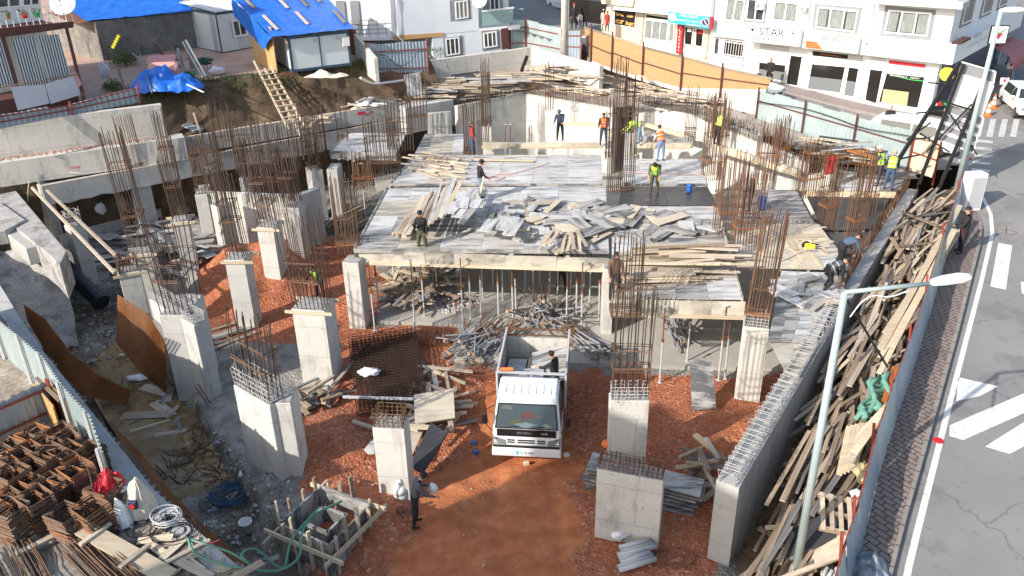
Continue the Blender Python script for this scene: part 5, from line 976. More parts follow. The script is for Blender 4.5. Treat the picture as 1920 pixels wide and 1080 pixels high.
for px, py, m_, lab in ((48, 34, 'red', 'red flower pot with a green plant on the balcony rail'), (71, 32, 'green', 'green flower pot on the balcony rail, rightmost of three'), (15, 36, 'wood_o', 'clay flower pot on the balcony rail, leftmost of three')):
    p = LP.p(px, py, -.25); f = thing('flower_pot', lab, 'flower pot', p); MB().lathe([(.0, 0), (.1, 0), (.14, .2), (.12, .2), (0, .17)], n=10).build('pot', M[m_], f); mb = MB()
    for k in range(60): a = R.uniform(0, 6.28); r_ = R.uniform(.02, .2); z_ = R.uniform(.18, .38); c_ = V(math.cos(a) * r_, math.sin(a) * r_, z_); e = V(R.gauss(0, .05), R.gauss(0, .05), R.gauss(0, .05)); g_ = V(R.gauss(0, .05), R.gauss(0, .05), R.gauss(0, .05)); mb.add([c_, c_ + e, c_ + g_], [(0, 1, 2)])
    mb.build('leaves', M['grass'], f)
dish('white satellite dish above the brown balcony band at the left', LP.p(120, 8, -.6), (.1, -1, .6), .6, LP.p(118, 20, -1.5)); 
sheet_fence('low bluish corrugated fence in front of the striped curtain house', [((-20, 246), 6.0, (-20, 218)), ((135, 215), 6.0, (128, 196)), ((262, 192), 6.0, (252, 163))], 0, 'galv_b', rails=(.5, .9), rib=.25, amp=.03)
# concrete pole by the sheet gate
t = thing('utility_pole', 'round concrete utility pole beside the small sheet gate', 'pole', at(1058, 116, 4.95)); MB().tube((0, 0, -.5), (0, 0, 11), .26, 14, 0, .17).build('shaft', M['conc_w'], t, smooth=True); MB().box((-.3, -.1, 1.9), (.14, .2, .45)).build('junction_box', M['pvc'], t); MB().tube((.25, -.15, 0), (.22, -.1, 9), .03).build('cable_pipe', M['greyp'], t)
# ================================================================ LOOSE TIMBER, BOARDS, PROPS
class Heap:
    """keeps the height of a pile so that each new piece rests on the ones below"""
    def __init__(s, base, st=.09): s.b = base; s.st = st; s.h = {}
    def get(s, x, y):
        k = (round(x / s.st), round(y / s.st)); return s.h.get(k, None) if k in s.h else s.b(x, y)
    def drop(s, c, L, w, th, yaw, maxtilt=.35):
        d = Vector((math.cos(yaw), math.sin(yaw))); n = Vector((-d.y, d.x)); k = max(3, int(L / s.st)); kw = max(1, int(w / s.st))
        smp = []
        for i in range(k + 1):
            t = i / k - .5; m_ = max(s.get(c[0] + d.x * L * t + n.x * w * (j / kw - .5), c[1] + d.y * L * t + n.y * w * (j / kw - .5)) for j in range(kw + 1)); smp.append((t, m_))
        a = max(z for t, z in smp if t <= 0); b = max(z for t, z in smp if t >= 0); sl = (b - a) * .5; sl = max(-maxtilt * L, min(maxtilt * L, sl)); off = max(z - sl * t * 1.0 for t, z in smp); off -= .012
        for i in range(k + 1):
            t = i / k - .5; zz = off + sl * t + th
            for j in range(kw + 1):
                kk = (round((c[0] + d.x * L * t + n.x * w * (j / kw - .5)) / s.st), round((c[1] + d.y * L * t + n.y * w * (j / kw - .5)) / s.st)); s.h[kk] = max(s.h.get(kk, -9), zz)
        return off + th / 2, math.atan2(sl, L)
PM = {}
def piece(name, mkey, L, w, th, jag=0):
    L = round(L / .25) * .25; L = max(.25, L); w = round(w, 2); th = round(th, 3); k = (name, mkey, L, w, th, jag)
    if k not in PM:
        mb = MB()
        if jag: e = R.uniform(.05, .2) * w; mb.prism([(-L / 2, -w / 2), (L / 2 - e, -w / 2), (L / 2, w / 2 - e * .7), (L / 2 - e * .3, w / 2), (-L / 2 + e, w / 2)], -th / 2, th / 2)
        else: mb.box((0, 0, 0), (L, w, th))
        PM[k] = mb.mesh(name, [M[mkey]])
    return PM[k]
def lay(heap, name, mkey, c, L, w, th, yaw, label, cat, group, jag=0, roll=0, maxtilt=.35):
    me = piece(name, mkey, L, w, th, jag); z, tilt = heap.drop(c, L, w, th, yaw, maxtilt); o = link(name, me)
    o.matrix_world = Matrix.Translation((c[0], c[1], z)) @ Matrix.Rotation(yaw, 4, 'Z') @ Matrix.Rotation(-tilt, 4, 'Y') @ Matrix.Rotation(roll, 4, 'X')
    tag(o, label, cat, group); return o
def rnd_in(poly):
    xs = [p[0] for p in poly]; ys = [p[1] for p in poly]
    while True:
        x, y = R.uniform(min(xs), max(xs)), R.uniform(min(ys), max(ys))
        if inpoly(x, y, poly): return x, y
def pxyaw(p, q, z): a, b = at(*p, z), at(*q, z); return math.atan2(b.y - a.y, b.x - a.x)
# ---- trough between the right wall and the street fence
RWo = off
def tr_frac(x, y):
    a, b = RW[0], RW[-1]; d = (b - a); L = d.length; d = d / L; u = (x - a.x) * d.x + (y - a.y) * d.y; v = (x - a.x) * d.y - (y - a.y) * d.x; return u / L, v
def tr_base(x, y):
    u, v = tr_frac(x, y); u = max(-.2, min(1, u)); return lerp(.55, 2.45, max(0, u)) + .35 * sm(.6, 3.0, v) * 1.2 + .1 * nzf(x, y, .8)
TP = [off[0] + V(-1.2, -2.5, 0), off[0], off[2], off[4], off[6] + V(.5, .6, 0), at(1815, 335, 2.97), at(1743, 593, 2.97), at(1680, 787, 2.97), at(1613, 1037, 2.97), at(1560, 1230, 2.97)]
tb = link('terrain', grid_mesh('terrain', 2, 21, 8, 38, .2, lambda x, y: min(tr_base(x, y), 2.9) , lambda x, y: inpoly(x, y, [TP[0]] + [p + V(.12, 0, 0) for p in TP[1:5]] + TP[5:]))); tb.data.materials.append(M['earth']); struct(tb)
hp = Heap(tr_base); wdir = math.atan2((RW[-1] - RW[0]).y, (RW[-1] - RW[0]).x)
GT = 'planks dumped between the right wall and the street fence'; LT = 'weathered plank lying loose in the long lumber pile between wall and street fence'
TPi = [off[0] + V(.1, -.9, 0), off[2] + V(.15, 0, 0), off[4] + V(.15, 0, 0), off[6], at(1800, 380, 2.97), at(1743, 593, 2.97) - V(.5, 0, 0), at(1680, 787, 2.97) - V(.5, 0, 0), at(1605, 1037, 2.97) - V(.5, 0, 0), at(1575, 1100, 2.9)]
sc_ = MB()
for i in range(260):
    x, y = rnd_in(TPi); a = wdir + R.gauss(0, .6); L = R.uniform(.5, 1.6); z, t_ = hp.drop((x, y), L, .08, .04, a); d = V(math.cos(a), math.sin(a), math.sin(t_)) * L / 2; sc_.bar(V(x, y, z) - d, V(x, y, z) + d, R.choice((.06, .1, .14)), .04, R.choice((0, 0, 1)))
stuff(sc_.build('scrap_wood', [M['wood_o'], M['wood_d']]), 'bed of short broken scrap wood under the lumber pile beside the street fence', 'scrap wood')
for i in range(235):
    x, y = rnd_in(TPi); u, v = tr_frac(x, y); a = wdir + R.gauss(-.03, .14) + (R.choice((-1, 1)) * R.uniform(.4, 1.1) if R.random() < .08 else 0)
    mk = R.choices(('wood_o', 'wood_p', 'wood_d', 'wood_n'), (7, 1 + 3 * u, 1.5, .2 + 2.2 * u))[0]; w = R.choice((.08, .1, .1, .14)); L = R.uniform(1.6, 3.4)
    d = V(math.cos(a), math.sin(a), 0) * L * .45
    if not (inpoly(x + d.x, y + d.y, TP[1:]) and inpoly(x - d.x, y - d.y, TP)): L *= .5
    lay(hp, 'timber_plank', mk, (x, y), L, w, R.choice((.03, .04, .05)), a, LT, 'plank', GT, maxtilt=.2)
def board_at(name, mk, p, zp, q, zq, w, th, label, cat='plank', group=None, roll=0):
    a, b = at(*p, zp), at(*q, zq); o = MB().bar((0, 0, 0), b - a, w, th, 0, roll).build(name, M[mk], None, a); tag(o, label, cat, group); return o
for k, (p, zp, q, zq) in enumerate((((1665, 640), 3.3, (1815, 410), 3.8), ((1650, 655), 3.3, (1800, 385), 4.1), ((1648, 700), 3.2, (1768, 480), 3.7), ((1660, 625), 3.35, (1780, 440), 3.7), ((1650, 670), 3.25, (1745, 520), 3.6), ((1672, 650), 3.4, (1790, 430), 4.0))):
    board_at('long_board', 'wood_n', p, zp, q, zq, .2 if k % 2 else .14, .035, 'long fresh cream board leaning over the street fence rail beside the lumber pile', 'board', 'cream boards leaning on the street fence')
for k in range(7): board_at('long_board', 'wood_n' if k % 3 else 'wood_p', (1590 + k * 4, 868 - k * 9), 2.7 + k * .03, (1660 + k * 2, 770 - k * 3), 3.1 + .03 * k, .16, .03, 'pale board in the bundle under the green net near the fence', 'board', 'bundle of boards under the green net')
for k in range(5): board_at('long_board', 'wood_n', (1573 + k * 7, 890 - k * 3), 2.3 + .02 * k, (1592 + k * 8, 800 - k * 2), 2.6, .14, .04, 'light board standing among dark planks left of the green net', 'board', 'light boards left of the green net')
board_at('long_board', 'wood_p', (1400, 1110), 1.6, (1690, 1000), 2.7, .1, .06, 'long thin pale pole across the bottom of the lumber pile')
o = board_at('formwork_board', 'ply_d', (1465, 1030), 1.7, (1600, 965), 2.5, .75, .04, 'dark stained board edged with timber near the bottom of the lumber pile', 'board')
o = board_at('formwork_board', 'wood_p', (1500, 1055), 1.7, (1600, 1010), 2.4, .5, .04, 'thin pale sheet under the dark stained board at the bottom of the lumber pile', 'board')
# pallet
pa = at(1582, 970, 2.5); t = thing('pallet', 'slatted wooden pallet among the lumber by the street fence', 'pallet', pa, wdir - 1.2)
for k in range(6): MB().box((-.5 + k * .2, 0, .12), (.1, .95, .02)).build('slat', M['wood_p'], t)
for k in (-.42, 0, .42): MB().box((0, k, .055), (1.15, .09, .1)).build('bearer', M['wood_o'], t)
t.rotation_euler = (.35, .1, wdir - 1.2)
# green net: crumpled tubes of netting
cmat('netting', (.1, .24, .18), .85, col2=(.17, .36, .28), vs=6, bump=.6, bs=25)
cmat('orange_net', (.35, .12, .02), .85)
def blob(name, label, cat, c, r, m, sx=1, sy=1, sz=.6, seed=0, amp=.35, fr=1.6, rz=0, parent=None, n=26, ridge=False):
    vs = []; fs = []; nv = n // 2
    for j in range(nv + 1):
        for i in range(n):
            th = math.pi * j / nv; ph = 2 * math.pi * i / n; d = V(math.sin(th) * math.cos(ph), math.sin(th) * math.sin(ph), math.cos(th)); f = noise.fractal(d * fr + V(seed, seed * 2, 0), .7, 2.1, 4)
            if ridge: f = abs(noise.noise(d * fr * .9 + V(seed, 0, seed))) * 1.3 + .45 * abs(noise.noise(d * fr * 2.2 + V(0, seed, seed))) - .35
            k = r * (1 + amp * f); v = V(d.x * k * sx, d.y * k * sy, d.z * k * sz); vs.append(v)
    for j in range(nv):
        for i in range(n): fs.append((j * n + i, j * n + (i + 1) % n, (j + 1) * n + (i + 1) % n, (j + 1) * n + i))
    o = MB().add(vs, fs).build(name, M[m] if isinstance(m, str) else m, parent, c, (0, 0, rz), smooth=True)
    if label: tag(o, label, cat)
    return o
def draped(name, label, cat, c, rx, ry, h, m, rz=0, seed=0, parent=None, rough=.5):
    nr, na = 26, 72; vs = [V(0, 0, h)]; fs = []
    for i in range(1, nr + 1):
        r = i / nr
        for j in range(na):
            a = 2 * math.pi * j / na; cx, cy = math.cos(a), math.sin(a); rim = 1 + .22 * noise.noise(V(cx * 1.5 + seed, cy * 1.5, seed)); x, y = cx * r * rx * rim, cy * r * ry * rim
            z = h * (1 - r ** 1.8) * (1 + rough * noise.noise(V(x / rx * 1.7 + seed, y / ry * 1.7, 1))) + h * .16 * r * (1 - r * .5) * math.sin(a * 7 + 5 * noise.noise(V(cx, cy, seed + r))) + h * .18 * (1 - abs(noise.noise(V(x * 2.2, y * 2.2, seed))) * 2.5) * (1 - r * .7)
            vs.append(V(x, y, max(z, -.04)))
    for j in range(na): fs.append((0, 1 + j, 1 + (j + 1) % na))
    for i in range(nr - 1):
        for j in range(na): p = 1 + i * na; fs.append((p + j, p + na + j, p + na + (j + 1) % na, p + (j + 1) % na))
    o = MB().add(vs, fs).build(name, M[m] if isinstance(m, str) else m, parent, c, (0, 0, rz), smooth=True)
    if label: tag(o, label, cat)
    return o
t = thing('debris_net', 'bunched sea green debris net lying on the lumber pile by the fence', 'net', at(1640, 745, 2.9))
for k in range(11):
    a = at(1606 + k * 4.2, 790 - k * 2.5, 2.93 + .03 * (k % 3)) ; b = at(1640 + k * 3.6, 712 - k * 1.5, 3.02 + .04 * (k % 2)); n_ = 9; pts = [lerp(a, b, i / n_) + V(.12 * math.sin(i * 1.3 + k), .1 * math.cos(i * .9 + k * 2), .1 * math.sin(i * .8 + k)) - t.location for i in range(n_ + 1)]; MB().path(pts, .06 + .025 * math.sin(k * 3), 8).build('net_fold', M['netting'], t, smooth=True)
o = board_at('debris_net', 'orange_net', (1655, 775), 2.9, (1680, 690), 3.1, .22, .1, 'thin orange net beside the sea green one', 'net')
draped('plastic_sheet', 'crumpled dusty blue plastic at the foot of the fence, bottom right', 'plastic sheet', at(1632, 1072, 2.97), .4, .55, .35, mat('dusty_blue_plastic', (.1, .13, .18), .4, 0, .3, 4, (.28, .32, .37)), 0, 3, None, 1.0)
for k in range(7):
    a, b = at(1530 + k * 13, 1105 - (k % 3) * 5, 2.5), at(1552 + k * 9, 1064 + (k % 2) * 5, 2.75); o = MB().tube((0, 0, 0), b - a, .045, 8).build('plastic_pipe', M['grey_l'], None, a, smooth=True); tag(o, 'light grey plastic pipe in the bundle at the bottom right by the fence', 'pipe', 'grey pipes by the fence')
blob('paper_scrap', 'white paper scrap on the lumber pile near the fence', 'paper', at(1605, 925, 2.9), .13, 'pvc', 1, .8, .4, 5, .7, 2)
blob('foam_chunk', 'yellowish insulation foam chunk in the lumber near the fence', 'foam', at(1625, 890, 2.9), .3, mat('yellow_foam', (.42, .34, .18), .9), .8, 1.3, .5, 7, .6, 2)
# street fence
t = thing('street_fence', 'leaning sheet fence with red rails between the lumber pile and the pavement', 'fence', FB[4]); org = t.location
FT = [at(*p, 4.25) for p in ((1600, 1175), (1613, 1085), (1632, 1000), (1655, 860), (1682, 770), (1712, 655), (1742, 545), (1775, 430), (1805, 350), (1822, 288))]
for i in range(len(FB) - 1):
    a, b = FB[i], FB[i + 1]; ta, tb_ = Vector((lerp(a.x, FT[i].x, 1), lerp(a.y, FT[i].y, 1), 0)), None
    n_ = V(-(b - a).y, (b - a).x, 0).normalized(); L = (b - a).length; k = max(2, int(L / .1)); vs = []; fs = []
    for s_ in range(k + 1):
        u = s_ / k; p = lerp(a, b, u) + n_ * (.012 * math.sin(s_ * 3.1415 / 2 + .5)); vs += [p - org, p + n_ * .22 + V(0, 0, 1.22 + .05 * math.sin(u * 5 + i)) - org]
        if s_: fs.append((2 * s_ - 2, 2 * s_, 2 * s_ + 1, 2 * s_ - 1))
    MB().add(vs, fs).build('sheeting', M['galv_b' if i % 3 else 'galv'], t)
    for zz, o_ in ((.3, .12), (1.0, .24)): MB().bar(a + n_ * o_ + V(0, 0, zz) - org, b + n_ * o_ + V(0, 0, zz) - org, .05, .06).build('rail', M['redpaint'], t)
    MB().bar(a + n_ * .1 - V(0, 0, .6) - org, a + n_ * .33 + V(0, 0, 1.4) - org, .06, .06).build('post', M['redpaint'], t)
# ---- boards on the decks
SL = lambda x, y: 3.205
hs = Heap(SL)
GP = 'planks fanned out on the main deck'; 
for k in range(26):
    u = k / 25; f = R.random(); a = at(735 + u * 100 + R.uniform(-3, 3), 458 - R.uniform(0, 18), 3.2); b = at(778 + u * 82 + R.uniform(-8, 8), 378 + R.uniform(-6, 14), 3.2); c_ = (a + b) / 2; lay(hs, 'timber_plank', R.choice(('wood_p', 'wood_o', 'wood_p', 'wood_n', 'ply_g')), (c_.x, c_.y), (b - a).length, R.choice((.1, .14, .2)), .05, math.atan2((b - a).y, (b - a).x), 'plank lying in the fan of planks behind the man in black on the main deck', 'plank', GP)
def pile(poly, z, n, group, label, mks, wr, lr, name='formwork_board', cat='board', heap=None, yaw=None, jy=3.2, th=(.02, .03), jag=1, mt=.5):
    P = pp(poly, z); h = heap or hs
    for i in range(n):
        x, y = rnd_in(P); lay(h, name, R.choice(mks), (x, y), R.uniform(*lr), R.choice(wr), R.choice(th), (yaw or 0) + R.uniform(-jy, jy), label, cat, group, jag, 0, mt)
pile([(880, 455), (1135, 462), (1150, 400), (1120, 375), (960, 372), (850, 440)], 3.2, 105, 'boards heaped on the main deck', 'grey formwork board in the loose heap covering the right half of the main deck', ['ply_g', 'ply_g', 'ply_b', 'ply_c', 'ply_g', 'wood_p'], (.25, .3, .5, .6), (.5, 1.5))
pile([(1090, 455), (1300, 458), (1350, 435), (1290, 405), (1150, 400), (1040, 420)], 3.2, 34, 'large boards heaped at the right of the main deck', 'large board lying across the right end of the main deck heap', ['ply_g', 'ply_b', 'ply_b', 'ply_c'], (.5, .6, .9), (.9, 1.8))
pile([(850, 450), (985, 458), (940, 430), (850, 400)], 3.2, 22, 'flat boards laid near the fan of planks', 'board lying flat and nearly parallel between the plank fan and the board heap', ['ply_g', 'ply_b', 'ply_g'], (.3, .5), (1.0, 1.8), yaw=math.pi / 2 - .15, jy=.15)
for k in range(9): a, b = at(1010 + k * 11, 478 - (k % 3) * 3, 3.25), at(1035 + k * 6 + (k % 2) * 8, 445, 3.35); lay(hs, 'timber_plank', 'wood_n' if k % 2 else 'wood_p', ((a + b) / 2)[:2], 1.5, .12, .05, math.atan2((b - a).y, (b - a).x) , 'short pale plank sticking out over the front edge of the main deck', 'plank', 'planks at the front edge of the main deck')
h2 = Heap(SL)
for k in range(62):
    r_ = R.random(); c_ = at(R.uniform(1225, 1325), R.uniform(470, 538), 3.2); lay(h2, 'stacked_plank', R.choice(('wood_n', 'wood_p', 'wood_n', 'wood_o', 'wood_p')), (c_.x, c_.y), R.uniform(1.8, 3.6), R.choice((.1, .1, .15)), .05, R.gauss(-.03, .07), 'plank in the flat stack of long planks on the right front deck', 'scaffold board', 'planks stacked on the right front deck', maxtilt=.08)  # ordinary long planks, same sort as the other loose planks
h3 = Heap(SL)
for k in range(20): c_ = at(R.uniform(790, 850), R.uniform(296, 330), 3.2); lay(h3, 'timber_plank', R.choice(('wood_n', 'wood_p')), (c_.x, c_.y), R.uniform(1.2, 3), .12, .05, R.choice((-.5, -.6, -1.0, -.25)) + R.gauss(0, .15), 'light plank in the small criss cross pile at the left of the rear deck', 'plank', 'planks on the rear deck')
board_at('timber_plank', 'wood_n', (885, 299), 3.3, (1000, 301), 3.3, .12, .08, 'single long pale plank along the back edge of the rear deck')
pile([(1380, 492), (1590, 500), (1530, 425), (1385, 428)], 3.2, 26, 'offcuts on the right decks', 'thin offcut scattered on the cream decks left of the bending men', ['wood_n', 'wood_p', 'ply_c'], (.1, .15, .3), (.4, 1.6), jag=0, name='offcut', cat='offcut')
pile([(1450, 560), (1560, 590), (1590, 520), (1480, 520)], 3.2, 18, 'boards on the splayed deck', 'bluish board lying crosswise on the splayed front right deck', ['ply_g', 'ply_b', 'ply_c', 'ply_g'], (.3, .5, .6), (.8, 1.6))
# ---- dump of grey boards at the left
hd_ = Heap(lambda x, y: pit_z(x, y))
GD = 'grey boards dumped among the left columns'
pile([(180, 505), (330, 545), (395, 520), (380, 430), (330, 395), (160, 425)], 0, 130, GD, 'dirty grey board in the dump between the left columns', ['ply_b', 'wood_d', 'ply_g', 'ply_b', 'wood_d', 'ply_d'], (.2, .25, .5), (1.0, 2.8), heap=hd_, name='old_board', yaw=-.2, jy=.7)
hl_ = Heap(lambda x, y: .1)
pile([(590, 440), (680, 445), (690, 405), (600, 408)], 0, 34, 'round poles stacked left of the deck', 'short grey pole in the stack left of the main deck', ['wood_d', 'wood_o'], (.12,), (1.2, 2.0), heap=hl_, name='pole', cat='pole', yaw=1.1, jy=.25, th=(.11,), jag=0)
# boards and planks around the mesh stack and the front columns
hg = Heap(lambda x, y: pit_z(x, y) + .02)
pile([(700, 830), (780, 850), (850, 820), (890, 760), (830, 700), (790, 700), (760, 770)], 0, 40, 'planks strewn left of the truck', 'pale plank strewn on the red ground left of the truck', ['wood_p', 'wood_n', 'wood_p', 'wood_d'], (.1, .1, .15), (.8, 2.0), heap=hg, name='strewn_plank', cat='batten', jag=0, th=(.05, .08))  # ordinary planks strewn about, kept in the batten category
def flat(name, mk, px, z, th, label, cat='board', dz=None):
    q = [at(p[0], p[1], z if dz is None else z + dz[i]) for i, p in enumerate(px)]; c_ = sum(q, Vector((0, 0, 0))) / len(q); n = len(q); f = [v - c_ for v in q]; b = [v - V(0, 0, th) for v in f]
    o = MB().add(f + b, [tuple(range(n)), tuple(range(n, 2 * n))[::-1]] + [(i, (i + 1) % n, n + (i + 1) % n, n + i) for i in range(n)]).build(name, M[mk], None, c_); tag(o, label, cat); return o
flat('formwork_board', 'ply_c', [(776, 740), (850, 728), (853, 782), (778, 794)], .75, .04, 'square cream board lying askew on planks left of the truck')
flat('formwork_board', 'ply_d', [(767, 872), (793, 887), (838, 812), (808, 792)], .75, .06, 'dark grey ribbed board leaning against the planks behind the bending man', dz=[-.2, -.2, .25, .25])
flat('formwork_board', 'ply_c', [(757, 800), (800, 793), (770, 860), (735, 862)], .5, .04, 'pale board half hidden behind the slim column left of the truck')
flat('formwork_board', 'ply_g', [(683, 842), (703, 818), (702, 850), (690, 850)], .5, .04, 'grey board corner showing left of the slim column')
flat('formwork_board', 'ply_b', [(1293, 675), (1335, 668), (1343, 765), (1298, 768)], .35, .04, 'dark weathered board leaning under the right deck', dz=[1.2, 1.2, 0, 0])
flat('formwork_board', 'ply_b', [(1348, 778), (1362, 769), (1394, 784), (1384, 793)], .2, .04, 'small grey board on the red gravel, left of a pair near the right wall')
flat('formwork_board', 'ply_b', [(1384, 801), (1409, 783), (1429, 790), (1410, 808)], .2, .04, 'small grey board on the red gravel, right of a pair near the right wall')
board_at('scaffold_tube', 'grey_l', (643, 744), .7, (775, 748), .8, .07, .07, 'grey tube lying across the stack of wire mesh', 'tube')
board_at('long_board', 'wood_p', (612, 690 + 48), .5, (690, 640 + 6), .2, .12, .06, 'plank lying on the red gravel left of the mesh stack')
# stack of boards in front of the truck, right
t = thing('board_stack', 'stack of long grey formwork boards lying between the two front right columns', 'board stack', at(1200, 880, .9))
a0, a1 = at(1105, 862, 1.2), at(1320, 915, 1.1)
for k in range(9):
    o_ = V(R.gauss(0, .04), R.gauss(0, .06), -.12 * k); MB().bar(a0 + o_ - t.location, lerp(a0, a1, R.uniform(.92, 1.02)) + o_ - t.location, .75 + R.uniform(-.1, .1), .045).build('board', M[R.choice(('ply_g', 'ply_b', 'wood_d'))], t)
blob('helmet', 'orange red safety helmet lying on the board stack', 'helmet', at(1137, 832, 1.25), .14, 'orange', 1, 1.1, .8, 1, .05)
pile([(1290, 925), (1335, 960), (1345, 905), (1300, 860)], 0, 26, 'short timbers beside the right wall end', 'short grey timber piled beside the near end of the right wall', ['wood_d', 'wood_p', 'wood_o'], (.1, .15), (.5, 1.3), heap=hg, name='short_timber', cat='timber', jag=0, th=(.05, .1))
pile([(556, 790), (625, 765), (640, 735), (560, 745)], 0, 22, 'timbers on the grey ground left of the big cream column', 'timber piece lying near the foot of the big cream column', ['wood_d', 'wood_p', 'wood_o'], (.1, .15), (.6, 1.5), heap=hg, name='short_timber', cat='timber', jag=0, th=(.05, .08))
pile([(395, 640), (435, 655), (450, 620), (400, 600)], 0, 10, 'dark planks leaning near the left gravel edge', 'dark plank lying at the edge of the red gravel by the formed column', ['wood_d', 'wood_p'], (.2, .15), (1.2, 2.2), heap=hg, name='timber_plank', cat='plank', jag=0, yaw=.7, jy=.2)
pile([(715, 592), (810, 588), (850, 530), (740, 515)], .14, 84, 'scrap boards under the left of the deck', 'dusty plank in the heap under the left part of the main deck', ['wood_o', 'wood_o', 'wood_d', 'wood_n'], (.1, .12, .2), (.8, 2.4), heap=Heap(lambda x, y: .15 + .5 * math.exp(-((x + 4.2) ** 2 + (y - 30.5) ** 2) / 2)), name='scrap_plank', cat='plank', jag=0)
# back timber stacks, far
hb = Heap(lambda x, y: bz2(x, y) + .02)
def farpile(poly, z, n, mks, lr, yaw, jy, label, th=(.06, .1)):
    P = pp(poly, z); mb = MB(); 
    for i in range(n):
        x, y = rnd_in(P); L = R.uniform(*lr); w = R.choice((.1, .14, .3)); t_ = R.choice(th)
        if hb.get(x, y) - bz2(x, y) > .55: continue
        t_ *= .6; a = yaw + R.uniform(-jy, jy); zz, ti = hb.drop((x, y), L, w, t_, a, .06)
        if zz > bz2(x, y) + .9: continue
        q = Matrix.Rotation(a, 3, 'Z') @ Matrix.Rotation(-ti, 3, 'Y'); mb.box((x, y, zz), (L, w, t_), 0, R.randrange(len(mks)), q)
    o = mb.build('timber_heap', [M[k] for k in mks]); stuff(o, label, 'timber heap')
farpile([(805, 185), (990, 165), (1000, 150), (815, 165)], 4.2, 150, ['wood_n', 'wood_p', 'wood_o', 'ply_g'], (1.2, 3.2), .08, .2, 'long timbers stacked behind the back basement wall')
farpile([(990, 165), (1120, 175), (1130, 160), (1010, 140)], 4.2, 170, ['wood_n', 'wood_p', 'wood_n', 'ply_g', 'ply_d'], (1.0, 2.6), -.5, .6, 'fresh timbers tumbled down behind the sunlit back wall')
farpile([(1130, 175), (1330, 195), (1320, 178), (1190, 158)], 4.3, 120, ['wood_n', 'wood_p', 'ply_g', 'wood_p'], (.8, 2.2), -.3, 1.2, 'scrap boards along the foot of the osb fence')
farpile([(1500, 300), (1640, 330), (1650, 312), (1540, 282)], 3.6, 60, ['wood_n', 'wood_p', 'ply_g', 'orange_net', 'ply_d'], (.8, 2.4), -.3, .6, 'boards and waste below the corrugated fence at the right')
farpile([(645, 205), (740, 198), (735, 190), (660, 195)], 4.2, 26, ['ply_g', 'wood_p', 'pvc'], (.6, 1.5), .3, 1.2, 'white board scraps behind the basement wall at the foot of the bank')
farpile([(560, 235), (620, 225), (615, 215), (570, 222)], 4.2, 14, ['wood_p', 'wood_n'], (.6, 1.5), .3, 1.2, 'small timber scraps at the foot of the bank')
flat('formwork_board', 'ply_g', [(757, 140), (787, 135), (792, 176), (765, 180)], 4.6, .05, 'tall blue grey board standing against the bar cage at the back', dz=[1.1, 1.1, 0, 0])
flat('formwork_board', 'ply_d', [(846, 140), (898, 133), (905, 147), (858, 155)], 4.6, .05, 'black framed panel lying on the timbers by the free standing wall', dz=[.2, .2, 0, 0])
o = MB().tube((0, 0, 0), (.35, -.4, 1.0), .12, 10).build('pipe_stub', M['black'], None, at(978, 133, 4.3)); tag(o, 'short black pipe leaning on the free standing wall', 'pipe')
# grey rubble piles of small stones under the deck
def rubble(label, c, r, n, m, h=.3, z0=.14, s=(.03, .08)):
    mb = MB()
    for i in range(n):
        a = R.uniform(0, 6.28); q = r * math.sqrt(R.random()); z = z0 + h * (1 - q / r) * R.random(); k = R.uniform(*s); mb.box((c[0] + math.cos(a) * q, c[1] + math.sin(a) * q * .8, z), (k * 2, k * 1.4, k), R.uniform(0, 3), R.randrange(len(m)), Matrix.Rotation(R.uniform(0, 3), 3, V(R.random(), R.random(), 1).normalized()))
    stuff(mb.build('rubble', [M[x] for x in m]), label, 'rubble')
rubble('small heap of white and red rubble on the floor under the deck', at(848, 568, .14), 1.1, 420, ['conc_w', 'ply_g', 'rubble', 'conc_r'])
# scattered stones on the red ground
mb = MB()
for i in range(3400):
    x, y = R.uniform(-6.5, 6), R.uniform(12.5, 26)
    if not inpoly(x, y, Z_RED): continue
    k = abs(R.gauss(.0, .014)) + .008
    if inpoly(x, y, Z_RAMP) and R.random() < .8: continue
    mb.box((x, y, pit_z(x, y) + k * .3), (k * 2, k * 1.5, k), R.uniform(0, 3), R.choice((0, 0, 1, 2)))
cmat('stone_red', (.42, .16, .085)); cmat('stone_pale', (.5, .3, .21))
stuff(mb.build('gravel_stones', [M['stone_red'], M['stone_pale'], M['rubble']]), 'loose red and pale stones scattered over the red ground', 'gravel')
# debris sticks in the puddle
mb = MB()
for i in range(150):
    p = at(R.uniform(290, 450), R.uniform(800, 915), -.4)
    if p.x < -11: continue
    a = R.uniform(0, 3.14); L = R.uniform(.15, .8); b = p + V(math.cos(a) * L, math.sin(a) * L, R.uniform(-.03, .05)); mb.path([p, lerp(p, b, .5) + V(R.gauss(0, .04), R.gauss(0, .04), .02), b], R.uniform(.008, .02), 4)
stuff(mb.build('twigs', [M['rebar']]), 'dark sticks and bits of bar floating in the puddle', 'sticks')
mb = MB()
for i in range(1300):
    p = at(R.uniform(90, 300), R.uniform(540, 700), -.2)
    if R.random() < .4: p = at(R.uniform(380, 560), R.uniform(820, 1060), -.2)
    z = pit_z(p.x, p.y); k = abs(R.gauss(.02, .03)) + .01; q = Matrix.Rotation(R.uniform(0, 3), 3, V(R.random(), R.random(), 1).normalized()); mb.box((p.x, p.y, z + k * .3), (k * 2, k * 1.4, k), 0, R.choice((0, 0, 1, 2)), q)
for i in range(120):
    p = at(R.uniform(100, 330), R.uniform(560, 800), -.2); z = pit_z(p.x, p.y) + .05; a = R.uniform(0, 3.1); L = R.uniform(.2, .9); mb.tube((p.x, p.y, z), (p.x + math.cos(a) * L, p.y + math.sin(a) * L, z + R.uniform(0, .12)), .012, 4, 3)
